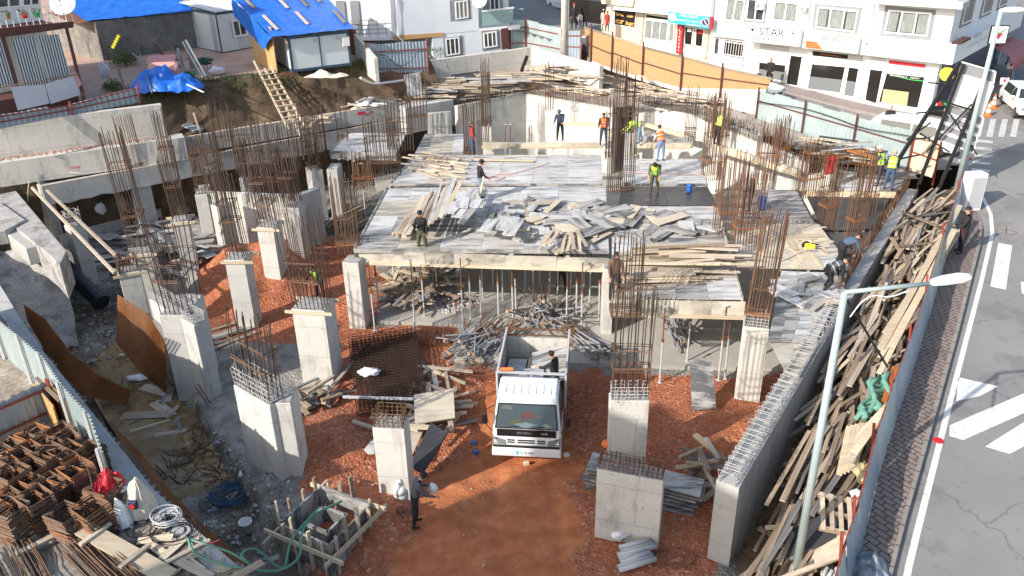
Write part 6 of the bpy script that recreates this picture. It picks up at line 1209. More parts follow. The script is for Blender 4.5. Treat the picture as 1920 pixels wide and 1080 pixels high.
stuff(mb.build('rubble', [M['conc_r'], M['conc_w'], M['wood_d'], M['rebar']]), 'broken concrete, sticks and wire ends strewn over the grey ground at the left', 'rubble')
pile([(250, 790), (330, 830), (360, 800), (300, 700)], -.4, 14, 'boards lying in the puddle', 'wet board lying in the muddy puddle', ['wood_d', 'wood_p', 'ply_b'], (.12, .2, .4), (.5, 1.4), heap=Heap(lambda x, y: -.44), name='wet_board', jag=0, mt=.05)
# ---- steel props
pr = thing('steel_prop', 'steel prop holding the deck', 'steel prop', (0, 0, 0))
MB().tube((0, 0, 0), (0, 0, 1.7), .033, 8).build('outer_tube', M['grey_l'], pr); MB().tube((0, 0, 1.7), (0, 0, 2.95), .024, 8).build('inner_tube', M['rust'], pr); MB().lathe([(.0, 1.62), (.05, 1.62), (.055, 1.72), (0, 1.72)], n=8).build('collar', M['rust_o'], pr); MB().box((0, 0, .006), (.15, .15, .012)).build('base_plate', M['grey_l'], pr); MB().box((0, 0, 2.955), (.15, .15, .012)).build('head_plate', M['grey_l'], pr)
PROPS = [(778, 618), (796, 593), (868, 613), (883, 597), (902, 593), (943, 563), (962, 607), (968, 590), (1030, 550), (1062, 612), (1080, 600), (1105, 573), (1123, 600), (703, 620), (712, 585), (740, 537), (752, 527), (858, 545), (905, 560), (985, 545), (845, 535), (925, 540), (1000, 570), (1012, 535), (1045, 575), (1070, 548), (1095, 540), (875, 520), (955, 525), (790, 560), (1090, 620), (935, 600), (1237, 717), (1288, 677), (1347, 713), (1359, 710), (1262, 600), (820, 560)]
first = True
for px, py in PROPS:
    q = pr if first else copy_tree(pr); first = False; q.location = at(px, py, .14 if py < 700 else .02); q.rotation_euler = (R.gauss(0, .012), R.gauss(0, .012), R.uniform(0, 3)); q['label'] = 'upright grey steel prop standing under the front of the decks'; q['group'] = 'steel props under the decks'
    if px == 1237 or px == 703: pass
for px, py in ((917, 300), (948, 298), (957, 298), (992, 300), (996, 300), (1215, 290), (1250, 292), (1272, 290)):
    q = copy_tree(pr); q.location = at(px, py + 28, .14); q['label'] = 'upright steel prop in the open back room'; q['group'] = 'steel props in the back room'
for px, py in ((662, 340 + 62), (672, 340 + 64), (686, 410), (646, 400)): q = copy_tree(pr); q.location = at(px, py, .1); q['label'] = 'dark steel prop under the small separate deck at the left'; q['group'] = 'steel props under the small deck'
lp = thing('loose_prop', 'rusty steel prop lying in a heap', 'steel prop', (0, 0, 0)); MB().tube((-1.0, 0, 0), (.3, 0, 0), .03, 7).build('outer_tube', M['greyp'], lp); MB().tube((.3, 0, 0), (1.0, 0, 0), .022, 7).build('inner_tube', M['rust'], lp); MB().box((-1.0, 0, 0), (.012, .12, .12)).build('base_plate', M['wood_o'], lp)
first = True
def propheap(c, n, rx, ry, hz, yaw, jy, label, group, pit=.3):
    global first
    for i in range(n):
        q = lp if first else copy_tree(lp); first = False; a = R.uniform(0, 6.28); k = math.sqrt(R.random()); x, y = c[0] + rx * k * math.cos(a), c[1] + ry * k * math.sin(a); q.location = (x, y, c[2] + .05 + hz * (1 - k) * R.random() + .25 * R.random()); q.rotation_euler = (0, R.gauss(-.1, pit), yaw + R.gauss(0, jy)); q['label'] = label; q['group'] = group
propheap(at(905, 645, .16), 58, .95, .75, .75, 1.05, .35, 'rusty prop in the heap with square end plates left of the truck bed', 'props heaped left of the truck')
propheap(at(1020, 600, .16), 55, 1.3, .7, .8, 1.6, .6, 'rusty prop in the jumbled heap behind the truck bed', 'props heaped behind the truck', .5)
propheap(at(1098, 650, .16), 26, .55, .5, .35, 2.25, .12, 'grey prop in the parallel heap right of the truck bed', 'props heaped right of the truck', .15)
propheap(at(1262, 628, .16), 22, .3, .5, 1.0, 1.8, .2, 'dark prop leaning in the shade under the right deck', 'props under the right deck', .5)
# ---- wire mesh
def meshgrid(mb, P, nu, nv, r, th=0, wav=0):
    for i in range(nu + 1):
        mb.path([P(i / nu, j / 6) for j in range(7)], r, 3)
    for j in range(nv + 1): mb.path([P(i / 6, j / nv) + V(0, 0, r) for i in range(7)], r, 3)
q = [at(657, 650, .3), at(776, 632, .3), at(797, 765, .25), at(672, 782, .25)]; c_ = sum(q, Vector((0, 0, 0))) / 4; t = thing('mesh_stack', 'stack of rusty welded wire mesh lying on the red gravel', 'wire mesh', c_)
for k in range(8):
    mb = MB(); j = V(R.gauss(0, .05), R.gauss(0, .05), .06 * k); meshgrid(mb, lambda u, v: lerp(lerp(q[0], q[1], u), lerp(q[3], q[2], u), v) - c_ + j, 15, 26, .011); mb.build('mesh_sheet', M[('rust', 'rebar')[k % 2]], t)
blob('plastic_bag', 'crumpled white plastic bag on the wire mesh stack', 'plastic bag', at(690, 697, .85), .28, 'pvc', 1.2, .7, .35, 4, .6, 2, ridge=True)
def ribbon(label, A, B, nu, nv, m, r=.012, name='wire_mesh', fill=None, cat='wire mesh'):
    A = [at(p[0], p[1], p[2]) for p in A]; B = [at(p[0], p[1], p[2]) for p in B]; c_ = A[0].copy(); t = thing(name, label, cat, c_)
    def interp(L, u): x = u * (len(L) - 1); i = min(len(L) - 2, int(x)); return lerp(L[i], L[i + 1], x - i)
    def rs(L): 
        n = 40; return [interp(L, i / n) for i in range(n + 1)]
    A2, B2 = rs(A), rs(B)
    def P(u, v): return lerp(interp(A2, u), interp(B2, u), v) - c_
    mb = MB()
    for i in range(nu + 1): mb.path([P(i / nu, j / 3) for j in range(4)], r, 3)
    for j in range(nv + 1): mb.path([P(i / 40, j / nv) + V(0, 0, r) for i in range(41)], r, 3)
    mb.build('bars', M[m], t); return t
ribbon('long orange rusty mesh leaning along the left retaining wall above the puddle', [(45, 572, 2.3), (85, 600, 2.0), (135, 665, 1.3), (185, 705, .6), (247, 734, -.1)], [(52, 602, 1.9), (80, 650, 1.2), (120, 705, .8), (165, 745, .3), (238, 756, -.35)], 150, 40, 'rust_o', .016)
ribbon('dark hanging bar mesh with an orange lower edge beside the puddle', [(185, 765, 2.0), (240, 850, 2.2), (300, 940, 2.2), (365, 1010, 2.2), (470, 1100, 2.2)], [(200, 800, 0.3), (262, 868, .4), (310, 935, .6), (370, 1000, .9), (450, 1066, 1.1)], 220, 18, 'rebar', .012)
ribbon('thin orange rusty mesh strip along the puddle edge', [(200, 800, 0.3), (262, 868, .4), (310, 935, .6), (370, 1000, .9), (450, 1066, 1.1)], [(190, 778, .1), (266, 852, .1), (318, 922, .1), (380, 985, .2), (462, 1058, .4)], 200, 8, 'rust_o', .018)
ribbon('large brown mesh panel leaning on the tall white wall column', [(221, 553, 2.1), (277, 590, 2.2), (309, 640, 2.2)], [(219, 645, .2), (266, 700, -.1), (312, 738, -.3)], 60, 42, 'rust_o', .014)
ribbon('faint short bar mesh in front of the concrete floor left of the truck', [(858, 676, .25), (985, 682, .25)], [(850, 705, .12), (975, 718, .12)], 26, 8, 'rebar', .008)
# bundle of rusty stirrups on the gravel near the deck
t = thing('stirrup_bundle', 'rusty bundle of stirrups lying on the gravel before the deck', 'stirrup bundle', at(822, 640, .15))
for k in range(22):
    mb = MB(); w, h = .75, .25; x = -.9 + k * .085; a = .5 * math.sin(k) ; P_ = [V(x, -w / 2, .05), V(x + .05, w / 2, .08), V(x + a * .2, w / 2, h), V(x + a * .2, -w / 2, h)]
    for i in range(4): mb.tube(P_[i], P_[(i + 1) % 4], .012, 4)
    mb.build('stirrup', M['rust_o' if k % 3 == 0 else 'rust'], t)
# ================================================================ TRUCK
M['truck'] = mat('white_truck_paint', (.72, .73, .74), .25, 0, .3, 2, (.78, .78, .78)); cmat('rubber', (.02, .02, .02), .8); cmat('chrome', (.5, .5, .5), .2, metal=.8); cmat('dustfloor', (.3, .27, .24))
M['lens'] = mat('headlight_lens', (.2, .215, .22), .08); M['wglass'] = mat('windscreen_glass', (.03, .045, .045), .04); M['wglass'].node_tree.nodes['Principled BSDF'].inputs['Specular IOR Level'].default_value = .8
T0 = V(.33, 19.5, .06); TY = -math.atan2(.5, 4.5); t = thing('truck', 'white small truck with an open bed carrying boards, facing the camera', 'truck', T0, TY)
def prof(pts, w0, w1, z0, z1):
    """side profile (y,z) closed loop extruded across x with narrowing towards the top"""
    n = len(pts); vs = []
    for sx in (-1, 1):
        for y, z in pts: vs.append((sx * lerp(w0, w1, max(0, min(1, (z - z0) / (z1 - z0)))), y, z))
    return MB().add(vs, [tuple(range(n))[::-1], tuple(range(n, 2 * n))] + [(i, (i + 1) % n, n + (i + 1) % n, n + i) for i in range(n)])
CP = [(.08, .42), (.04, .5), (.03, .82), (.0, .86), (.03, 1.2), (.06, 1.38), (.40, 2.04), (.5, 2.2), (.62, 2.26), (1.45, 2.28), (1.55, 2.2), (1.58, .6), (1.3, .5), (1.25, .42)]
prof(CP, 1.0, .87, 1.2, 2.3).build('cab', M['truck'], t, bevel=.06)
def fq(u, v, o=.012):
    """point on the windscreen plane"""
    y = lerp(.06, .40, v); z = lerp(1.38, 2.04, v); w = lerp(.965, .88, v) ; return V(u * w, y - o, z + o * .5)
def strip(u0, u1, v0, v1, name, m, o=.012, th=.01):
    a = [fq(u0, v0, o), fq(u1, v0, o), fq(u1, v1, o), fq(u0, v1, o)]; b = [p + V(0, th, 0) for p in a]; return MB().add(a + b, [(0, 1, 2, 3), (7, 6, 5, 4), (0, 4, 5, 1), (1, 5, 6, 2), (2, 6, 7, 3), (3, 7, 4, 0)]).build(name, M[m], t)
strip(-.96, .96, .0, 1.0, 'windscreen_seal', 'rubber', .008); strip(-.91, .91, .05, .95, 'windscreen', 'wglass', .02)
for k, (u0, u1, v0, v1, c_) in enumerate(((-.35, .3, .08, .26, (.2, .3, .33)), (.46, .72, .07, .24, (.3, .4, .25)), (-.22, .22, .38, .72, (.16, .05, .05)), (-.55, -.1, .22, .36, (.14, .12, .03)), (-.8, -.45, .75, .93, (.16, .18, .19)), (.35, .8, .4, .62, (.12, .13, .13)))):
    pts = [fq(lerp(u0, u1, .5 + .5 * math.cos(a) * (1 + .3 * math.sin(a * 3 + k))), lerp(v0, v1, .5 + .5 * math.sin(a) * (1 + .25 * math.cos(a * 4 + k))), .0225) for a in [j * math.pi / 8 for j in range(16)]]; MB().add(pts, [tuple(range(16))]).build('dashboard_item', mat('item', tuple(v * .55 for v in c_), .25), t)
MB().box((0, -.075 + .03, .835), (1.96, .09, .018)).build('panel_gap', M['black'], t); MB().box((0, .0, 1.185), (1.72, .05, .012)).build('panel_gap', M['black'], t)
for sx in (-.45, .35): MB().bar(fq(sx - .3, .03, .03), fq(sx + .2, .12, .04), .02, .015).build('wiper', M['rubber'], t)
def front(x0, x1, z0, z1, name, m, y=.0, th=.03): return MB().box0(x0, x1, y - th, y + .02, z0, z1).build(name, M[m], t)
front(-.86, .86, 1.2, 1.37, 'nose_panel', 'black', .035, .03)
text_on(None, t, 'ISUZU', V(-.26, -.004, 1.25) + T0 * 1, V(.14, -.004, 1.25) + T0, V(-.26, .0, 1.32) + T0, 0, 'greyp'); text_on(None, t, 'NHR', V(.44, -.004, 1.26) + T0, V(.62, -.004, 1.26) + T0, V(.44, 0, 1.31) + T0, 0, 'pvc')
for x0, x1 in ((-.56, -.34), (-.26, .24), (.32, .56)):
    for k in range(2): front(x0, x1, 1.0 - k * .075, 1.04 - k * .075, 'grille_slot', 'black', .008, .012)
for s_ in (-1, 1):
    h = MB().prism([(s_ * .995, .02), (s_ * .62, .02 - .035), (s_ * .62, .05), (s_ * .995, .3)], [.87, .87, .87, .9], [1.13, 1.02, 1.02, 1.2]).build('headlight', M['lens'], t); MB().prism([(s_ * 1.0, .12), (s_ * .86, -.025), (s_ * .86, .04), (s_ * 1.0, .3)], [1.06, 1.06, 1.06, 1.06], [1.15, 1.08, 1.08, 1.22]).build('indicator', M['black'], t)
    MB().box0(s_ * .62 - .16, s_ * .62 + .16, -.04, .03, .56, .62).build('fog_slot', M['black'], t)
prof([(-.03, .45), (-.06, .52), (-.06, .74), (-.02, .82), (.25, .82), (.3, .45)], 1.02, 1.0, .4, .9).build('bumper', M['truck'], t, bevel=.03)
front(-.29, .23, .56, .69, 'number_plate', 'pvc', -.06, .012); MB().box0(-.29, -.235, -.078, -.06, .56, .69).build('plate_band', M['skyblue'], t)
text_on(None, t, '54 UF 494', V(-.21, -.075, .58) + T0, V(.21, -.075, .58) + T0, V(-.21, -.075, .67) + T0, 0, 'black')
for s_ in (-1, 1):
    MB().prism([(s_ * 1.005, .35), (s_ * 1.005, 1.25), (s_ * .965, 1.25), (s_ * .965, .35)], [1.3] * 4, [1.98, 1.98, 1.98, 1.98]) if 0 else None
    vs = [V(s_ * .985, .3, 1.4), V(s_ * .985, 1.2, 1.4), V(s_ * .915, 1.2, 2.05), V(s_ * .915, .52, 2.05)]; vs += [v - V(s_ * .03, 0, 0) for v in vs]; vs = [v + V(s_ * .012, 0, 0) for v in vs]
    d = MB().add([(s_ * 1.004, .2, .62), (s_ * 1.004, 1.3, .62), (s_ * 1.004, 1.3, 1.2), (s_ * 1.004, .2, 1.2), (s_ * .99, .2, .62), (s_ * .99, 1.3, .62), (s_ * .99, 1.3, 1.2), (s_ * .99, .2, 1.2)], [(0, 1, 2, 3), (4, 5, 6, 7), (0, 1, 5, 4), (2, 3, 7, 6), (1, 2, 6, 5), (0, 3, 7, 4)]).build('door', M['truck'], t); MB().add(vs, [(0, 1, 2, 3), (4, 5, 6, 7), (0, 1, 5, 4), (1, 2, 6, 5), (2, 3, 7, 6), (0, 3, 7, 4)]).build('side_window', M['wglass'], d); MB().box((s_ * 1.02, 1.1, 1.15), (.03, .16, .04)).build('handle', M['black'], d)
    m_ = MB().path([(s_ * .95, .3, 2.0), (s_ * 1.18, .05, 2.02), (s_ * 1.2, .0, 1.6), (s_ * 1.0, .15, 1.2)], .015, 5).build('mirror_arm', M['black'], t); MB().box((s_ * 1.2, -.01, 1.75), (.16, .06, .36)).build('mirror', M['black'], m_, bevel=.02)
for k in range(7): MB().box((-.66 + k * .22, .98, 2.272), (.03, .8, .02)).build('roof_rib', M['truck'], t)
def wheel(x, y, r=.4, w=.24):
    W_ = MB().lathe([(r * .55, -w / 2), (r * .92, -w / 2), (r, -w / 2 + .03), (r, w / 2 - .03), (r * .92, w / 2), (r * .55, w / 2)], n=24); W_.v = [(v[2], v[0], v[1]) for v in W_.v]; W_ = W_.build('wheel', M['rubber'], t, (x, y, r)); rm = MB().lathe([(.0, -.05), (r * .5, -.06), (r * .57, .0), (r * .5, .06), (0, .05)], n=16); rm.v = [(v[2], v[0], v[1]) for v in rm.v]; rm.build('rim', M['chrome'], W_)
for x in (-.83, .83): wheel(x, .85); wheel(x, 3.7)
MB().box0(-.42, -.3, .5, 4.7, .5, .72).box0(.3, .42, .5, 4.7, .5, .72).box0(-.4, .4, 3.6, 3.78, .35, .5).build('chassis', M['black'], t)
MB().box0(-1.04, 1.04, 1.78, 4.72, .88, .98).build('bed_floor', M['wood_o'], t)
for s_ in (-1, 1): MB().box0(s_ * 1.05 - .02, s_ * 1.05 + .02, 1.78, 4.72, .98, 2.05).build('side_wall', M['dustfloor'], t); MB().bar((s_ * 1.05, 1.78, 2.09), (s_ * 1.05, 4.72, 2.09), .06, .08).build('side_rail', M['grey_l'], t)
MB().box0(-1.03, 1.03, 4.68, 4.72, .98, 1.75).build('tail_gate', M['conc_w'], t); MB().bar((-1.05, 4.7, 2.09), (1.05, 4.7, 2.09), .05, .05).bar((-1.05, 4.7, 1.85), (1.05, 4.7, 1.85), .04, .04).build('tail_rail', M['rust'], t)
MB().bar((-1.05, 1.8, 2.2), (1.05, 1.8, 2.2), .06, .06).bar((-1.05, 1.8, 1.0), (-1.05, 1.8, 2.2), .06, .06).bar((1.05, 1.8, 1.0), (1.05, 1.8, 2.2), .06, .06).bar((0, 1.8, 1.0), (0, 1.8, 2.2), .04, .04).build('head_frame', M['grey_l'], t)
TM = Matrix.Translation(T0) @ Matrix.Rotation(TY, 4, 'Z')
def inbed(name, mk, pts, th, label, cat='board'):
    q = [TM @ V(*p) for p in pts]; c_ = sum(q, Vector((0, 0, 0))) / 4; f = [v - c_ for v in q]; b = [v - V(0, 0, th) for v in f]; o = MB().add(f + b, [(0, 1, 2, 3), (7, 6, 5, 4), (0, 4, 5, 1), (1, 5, 6, 2), (2, 6, 7, 3), (3, 7, 4, 0)]).build(name, M[mk], None, c_); tag(o, label, cat)
inbed('formwork_board', 'ply_g', [(-.98, 1.9, 1.75), (.35, 1.95, 1.8), (.3, 3.15, 1.55), (-.98, 3.05, 1.5)], .03, 'large pale board in the truck bed just behind the cab'); inbed('formwork_board', 'ply_b', [(0, 2.4, 1.35), (.98, 2.6, 1.5), (1.0, 4.2, 1.85), (-.2, 4.3, 1.4)], .03, 'big dark board leaning on the right rail of the truck bed')
inbed('formwork_board', 'ply_g', [(-.95, 3.1, 1.2), (-.35, 3.1, 1.2), (-.35, 4.3, 1.15), (-.95, 4.3, 1.15)], .03, 'bluish board in the left rear corner of the truck bed'); inbed('formwork_board', 'ply_c', [(-.3, 3.2, 1.2), (.5, 3.2, 1.2), (.5, 4.5, 1.1), (-.3, 4.5, 1.1)], .03, 'cream board lying in the middle of the truck bed')
for k in range(6): inbed('timber_plank', 'wood_p', [(-.9 + k * .3, 1.95, 1.02 + k % 2 * .05), (-.65 + k * .3, 1.95, 1.02 + k % 2 * .05), (-.65 + k * .3, 4.5, 1.02), (-.9 + k * .3, 4.5, 1.02)], .04, 'plank on the floor of the truck bed under the big boards, %s from the left' % ('first', 'second', 'third', 'fourth', 'fifth', 'sixth')[k], 'plank')
o = MB().tube((-.2, 0, 0), (.2, 0, 0), .06, 10).build('roll', M['orange'], None, TM @ V(-.75, 1.8, 2.3)); tag(o, 'orange roll resting on the frame behind the truck cab', 'roll')
# ================================================================ CARS
def make_car(name, paint, label, loc, rz, L=4.2, Wd=1.75, H=1.5, van=False):
    t = thing(name, label, 'van' if van else 'car', loc, rz); h = L / 2; b = .62 * H
    pr_ = [(-h, .35), (-h - .02, .6), (-h + .08, b * .85), (-h + (.9 if not van else .5), b), (-h + (1.6 if not van else 1.0), H - .06), (-h + 2.0, H), (h - 1.0, H), (h - .35, H - .12), (h - .08, b), (h, .7), (h - .03, .35)]
    n = len(pr_); vs = []; ws = [1, 1, 1, .98, .78, .76, .76, .78, .96, 1, 1]
    for sx in (-1, 1):
        for (y, z), w in zip(pr_, ws): vs.append((sx * Wd / 2 * w, y, z))
    MB().add(vs, [tuple(range(n))[::-1], tuple(range(n, 2 * n))] + [(i, (i + 1) % n, n + (i + 1) % n, n + i) for i in range(n)]).build('body', paint, t, bevel=.05)
    def quad(a, nm, m): 
        c_ = sum((V(*p) for p in a), Vector((0, 0, 0))) / 4; a = [V(*p) for p in a]; nn = (a[1] - a[0]).cross(a[2] - a[0]).normalized(); nn = nn if nn.dot(c_ - V(0, 0, .8)) > 0 else -nn; f = [p + nn * .012 for p in a]; k = [p - nn * .01 for p in a]; MB().add(f + k, [(0, 1, 2, 3), (7, 6, 5, 4), (0, 4, 5, 1), (1, 5, 6, 2), (2, 6, 7, 3), (3, 7, 4, 0)]).build(nm, M[m], t)
    y0, z0, y1, z1 = -h + (.95 if not van else .55), b + .02, -h + (1.55 if not van else .95), H - .1; wa, wb = Wd / 2 * .9, Wd / 2 * .72
    quad([(-wa, y0, z0), (wa, y0, z0), (wb, y1, z1), (-wb, y1, z1)], 'windscreen', 'wglass'); quad([(-wa, h - .1, b + .04), (wa, h - .1, b + .04), (wb, h - .34, H - .18), (-wb, h - .34, H - .18)], 'rear_window', 'wglass')
    for s_ in (-1, 1):
        for ya, yb in ((y0 + .35, -.05), (.05, h - .75)): quad([(s_ * Wd / 2 * .975, ya, b + .03), (s_ * Wd / 2 * .975, yb, b + .03), (s_ * Wd / 2 * .80, yb, H - .12), (s_ * Wd / 2 * .80, max(ya, y1 + .15) if ya < 0 else ya, H - .12)], 'side_window', 'wglass')
        MB().box((s_ * (Wd / 2 - .22), -h + .02, b * .72), (.34, .1, .14)).build('headlight', M['lens'], t, bevel=.02); MB().box((s_ * (Wd / 2 - .15), h - .03, b * .85), (.2, .08, .2)).build('tail_light', M['red'], t); MB().box((s_ * (Wd / 2 + .07), y0 + .45, b + .08), (.16, .1, .12)).build('mirror', paint, t)
        for yy in (-h + .8, h - .75):
            w_ = MB().lathe([(.1, -.1), (.28, -.1), (.31, -.07), (.31, .07), (.28, .1), (.1, .1)], n=18); w_.v = [(v[2], v[0], v[1]) for v in w_.v]; w_ = w_.build('wheel', M['rubber'], t, (s_ * (Wd / 2 - .1), yy, .31)); r_ = MB().lathe([(0, -.08), (.18, -.11), (.18, .11), (0, .08)], n=12); r_.v = [(v[2], v[0], v[1]) for v in r_.v]; r_.build('rim', M['chrome'], w_)
    MB().box((0, -h + .005, .55), (Wd * .5, .06, .16)).build('grille', M['black'], t); MB().box((0, -h - .02, .42), (.5, .03, .1)).build('number_plate', M['pvc'], t)
    return t
WP = M['truck']; p = at_st(1935, 225); make_car('parked_car', WP, 'white hatchback at the right edge of the picture beyond the cones', p + V(.4, 1.5, 0), -.25)
p = at_st(1400, 176); make_car('parked_car', WP, 'white car half hidden behind the right end of the osb fence', p + V(-.2, .0, -.25), SH.d.to_2d().angle_signed(Vector((1, 0))) * 0 + math.atan2(sdir.y, sdir.x) + math.pi / 2)
p = at_st(1715, 275); make_car('van', WP, 'white van whose roof shows above the corrugated fence near the billboard frame', p + V(-.1, .1, -.15), math.atan2(sdir.y, sdir.x) + math.pi / 2, 4.4, 1.7, 1.55, True)
make_car('parked_car', WP, 'white car parked at the top beside the concrete pole', V(at(1052, 16, 6.6).x + .6, at(1052, 16, 6.6).y + 1, 6.2), 0.4)
make_car('parked_car', M['truck'], 'pale car with a blue screen behind the corner sheet fence', at(978, 50, 5.6) + V(0, 1.8, -.4), 1.2)
p = at(415, 8, 6.9); make_car('parked_car', mat('silver_paint', (.35, .37, .4), .3, .5), 'silver car behind the site cabin, left of two', V(p.x, p.y + 1, 6.5), 1.7); make_car('parked_car', mat('dark_paint', (.05, .055, .065), .3, .4), 'dark car behind the site cabins, right of the silver one', V(p.x + 5, p.y + 2, 6.5), 1.6)
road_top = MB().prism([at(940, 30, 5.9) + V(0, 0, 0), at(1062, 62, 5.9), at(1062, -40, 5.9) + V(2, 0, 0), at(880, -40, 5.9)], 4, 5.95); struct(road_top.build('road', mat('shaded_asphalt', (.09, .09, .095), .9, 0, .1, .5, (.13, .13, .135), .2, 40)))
t = thing('boundary_wall', 'cream garden wall beyond the road at the very top', 'wall', at(975, -2, 6)); MB().bar(V(-.5, 1.5, .7), V(8, 1.5, .7), .3, 1.6).build('wall_body', M['conc_w'], t)
# ================================================================ PEOPLE
for k, c_ in dict(skin=(.38, .2, .13), hairc=(.015, .012, .01), blackc=(.012, .012, .014), jeans=(.12, .19, .3), jeans_d=(.04, .07, .13), navyc=(.03, .045, .08), greyc=(.07, .08, .09), hivis=(.42, .75, .06), hivis_o=(.85, .14, .02), whitec=(.65, .65, .66), redc=(.3, .03, .03), olive=(.06, .07, .035), boot=(.03, .022, .018), bluec=(.06, .1, .15), brownc=(.1, .06, .04), greyhair=(.3, .29, .28), pinkc=(.4, .1, .2), glove=(.6, .25, .04), redbright=(.65, .02, .03), beigec=(.5, .44, .36)).items(): M[k] = mat('cloth_' + k if k not in ('skin',) else 'skin', c_, .85, 0, .3, 9, tuple(x * 1.35 for x in c_))
def figure(label, loc, yaw, top='blackc', leg='blackc', hair='hairc', vest=None, sleeve=1, hat=None, lean=0, head=0, la=(.1, .15), ra=(.1, .15), ll=(0, 0), rl=(0, 0), h=1.74, spread=.1, coat=False, glove=None, twist=0, name='person', base=0.0, lay_=.12):
    s = h / 1.74; J = {}; E = []; cat = {}
    def add_(k, p, r, ct): J[k] = (Vector(p), r, ct)
    def dr(a, side=0.0): return Vector((side, math.sin(a), -math.cos(a)))
    hipz = max(.45 * math.cos(ll[0]) + .42 * math.cos(ll[0] - ll[1]), .45 * math.cos(rl[0]) + .42 * math.cos(rl[0] - rl[1])) + .09
    P0 = V(0, 0, hipz); ud = V(0, math.sin(lean), math.cos(lean)); hd_ = V(0, math.sin(lean + head), math.cos(lean + head)); fw_ = V(0, math.cos(lean), -math.sin(lean)); hf = V(0, math.cos(lean + head), -math.sin(lean + head))
    add_('pel', P0, (.172, .128), 'leg'); add_('wai', P0 + ud * .18, (.158, .12), 'top'); add_('che', P0 + ud * .38, (.192, .135), 'top'); add_('nb', P0 + ud * .53, (.075, .07), 'top'); add_('nk', P0 + ud * .53 + hd_ * .07, (.052, .055), 'skin')
    H0 = P0 + ud * .53 + hd_ * .12; add_('h1', H0 + hf * .015, (.066, .08), 'skin'); add_('h2', H0 + hd_ * .1 + hf * .01, (.078, .096), 'skin'); add_('h3', H0 + hd_ * .17, (.062, .075), 'skin'); add_('nose', H0 + hd_ * .065 + hf * .112, (.014, .014), 'skin')
    E += [('pel', 'wai'), ('wai', 'che'), ('che', 'nb'), ('nb', 'nk'), ('nk', 'h1'), ('h1', 'h2'), ('h2', 'h3'), ('h1', 'nose')]
    for sd_, arm, lg in ((-1, la, ll), (1, ra, rl)):
        k = 'l' if sd_ < 0 else 'r'; S0 = P0 + ud * .47 + V(sd_ * .185, 0, 0); u1 = dr(arm[0] + lean * 0, sd_ * lay_ * (arm[2] if len(arm) > 2 else 1)).normalized(); El = S0 + u1 * .29; f1 = dr(arm[0] + arm[1], sd_ * (.04 if len(arm) < 4 else arm[3])).normalized(); Wr = El + f1 * .25
        tc = 'top'; fc = 'top' if sleeve >= 1 else 'skin'; hc = 'glove' if glove else 'skin'
        add_(k + 's', S0, (.075, .075), tc); add_(k + 'e', El, (.055, .055), tc if sleeve >= .5 else 'skin'); add_(k + 'w', Wr, (.032, .03), fc); Pm = Wr + f1 * .075; add_(k + 'p', Pm, (.036, .018), hc); E += [('che', k + 's'), (k + 's', k + 'e'), (k + 'e', k + 'w'), (k + 'w', k + 'p')]
        cu = dr(arm[0] + arm[1] + .6, 0).normalized()
        for q, (ox, ln_) in enumerate(((-.028, .04), (-.01, .046), (.01, .044), (.027, .036))):
            a = Pm + f1 * .03 + V(ox, 0, 0); add_(k + 'f%d' % q, a, (.0095, .0095), hc); add_(k + 'g%d' % q, a + f1 * ln_ * .9, (.0085, .0085), hc); add_(k + 'i%d' % q, a + f1 * ln_ * .9 + cu * ln_ * .8, (.007, .007), hc); E += [(k + 'p', k + 'f%d' % q), (k + 'f%d' % q, k + 'g%d' % q), (k + 'g%d' % q, k + 'i%d' % q)]
        th_ = Wr + f1 * .035 + V(-sd_ * .035, .012, 0); add_(k + 'th', th_, (.011, .011), hc); add_(k + 'ti', th_ + f1 * .04 + V(-sd_ * .012, .012, 0), (.009, .009), hc); E += [(k + 'w', k + 'th'), (k + 'th', k + 'ti')]
        Hp = P0 + V(sd_ * .09, 0, -.05); Kn = Hp + dr(lg[0], sd_ * spread).normalized() * .42; An = Kn + dr(lg[0] - lg[1], sd_ * spread * .5).normalized() * .4
        add_(k + 'hp', Hp, (.105, .11), 'leg'); add_(k + 'kn', Kn, (.074, .077), 'leg'); add_(k + 'an', An, (.045, .05), 'leg'); toe = An + V(0, .16, -.045 + (.0)); heel = An + V(0, -.04, -.05); add_(k + 'he', heel, (.042, .04), 'boot'); add_(k + 'to', toe, (.042, .03), 'boot'); E += [('pel', k + 'hp'), (k + 'hp', k + 'kn'), (k + 'kn', k + 'an'), (k + 'an', k + 'he'), (k + 'he', k + 'to')]
    keys = list(J); ix = {k: i for i, k in enumerate(keys)}
    me = bpy.data.meshes.new('body'); me.from_pydata([J[k][0] * s for k in keys], [(ix[a], ix[b]) for a, b in E], []); ob = bpy.data.objects.new('body', me); S.collection.objects.link(ob)
    md = ob.modifiers.new('s', 'SKIN'); md.use_smooth_shade = True; ob.modifiers.new('u', 'SUBSURF').levels = 1
    for i, k in enumerate(keys): sv = me.skin_vertices[0].data[i]; sv.radius = (J[k][1][0] * s, J[k][1][1] * s); sv.use_root = (k == 'pel')
    dg = bpy.context.evaluated_depsgraph_get(); dg.update(); m2 = bpy.data.meshes.new_from_object(ob.evaluated_get(dg)); bpy.data.objects.remove(ob); m2.name = 'body'
    mats = {'skin': 'skin', 'top': top, 'leg': leg, 'boot': 'boot', 'glove': glove or 'skin'}; order = list(mats); m2.materials.clear()
    for o_ in order: m2.materials.append(M[mats[o_]])
    segs = [(J[a][0] * s, J[b][0] * s, J[a][2], J[b][2]) for a, b in E if not (a == 'che' and b[1:] == 's' and 0)]
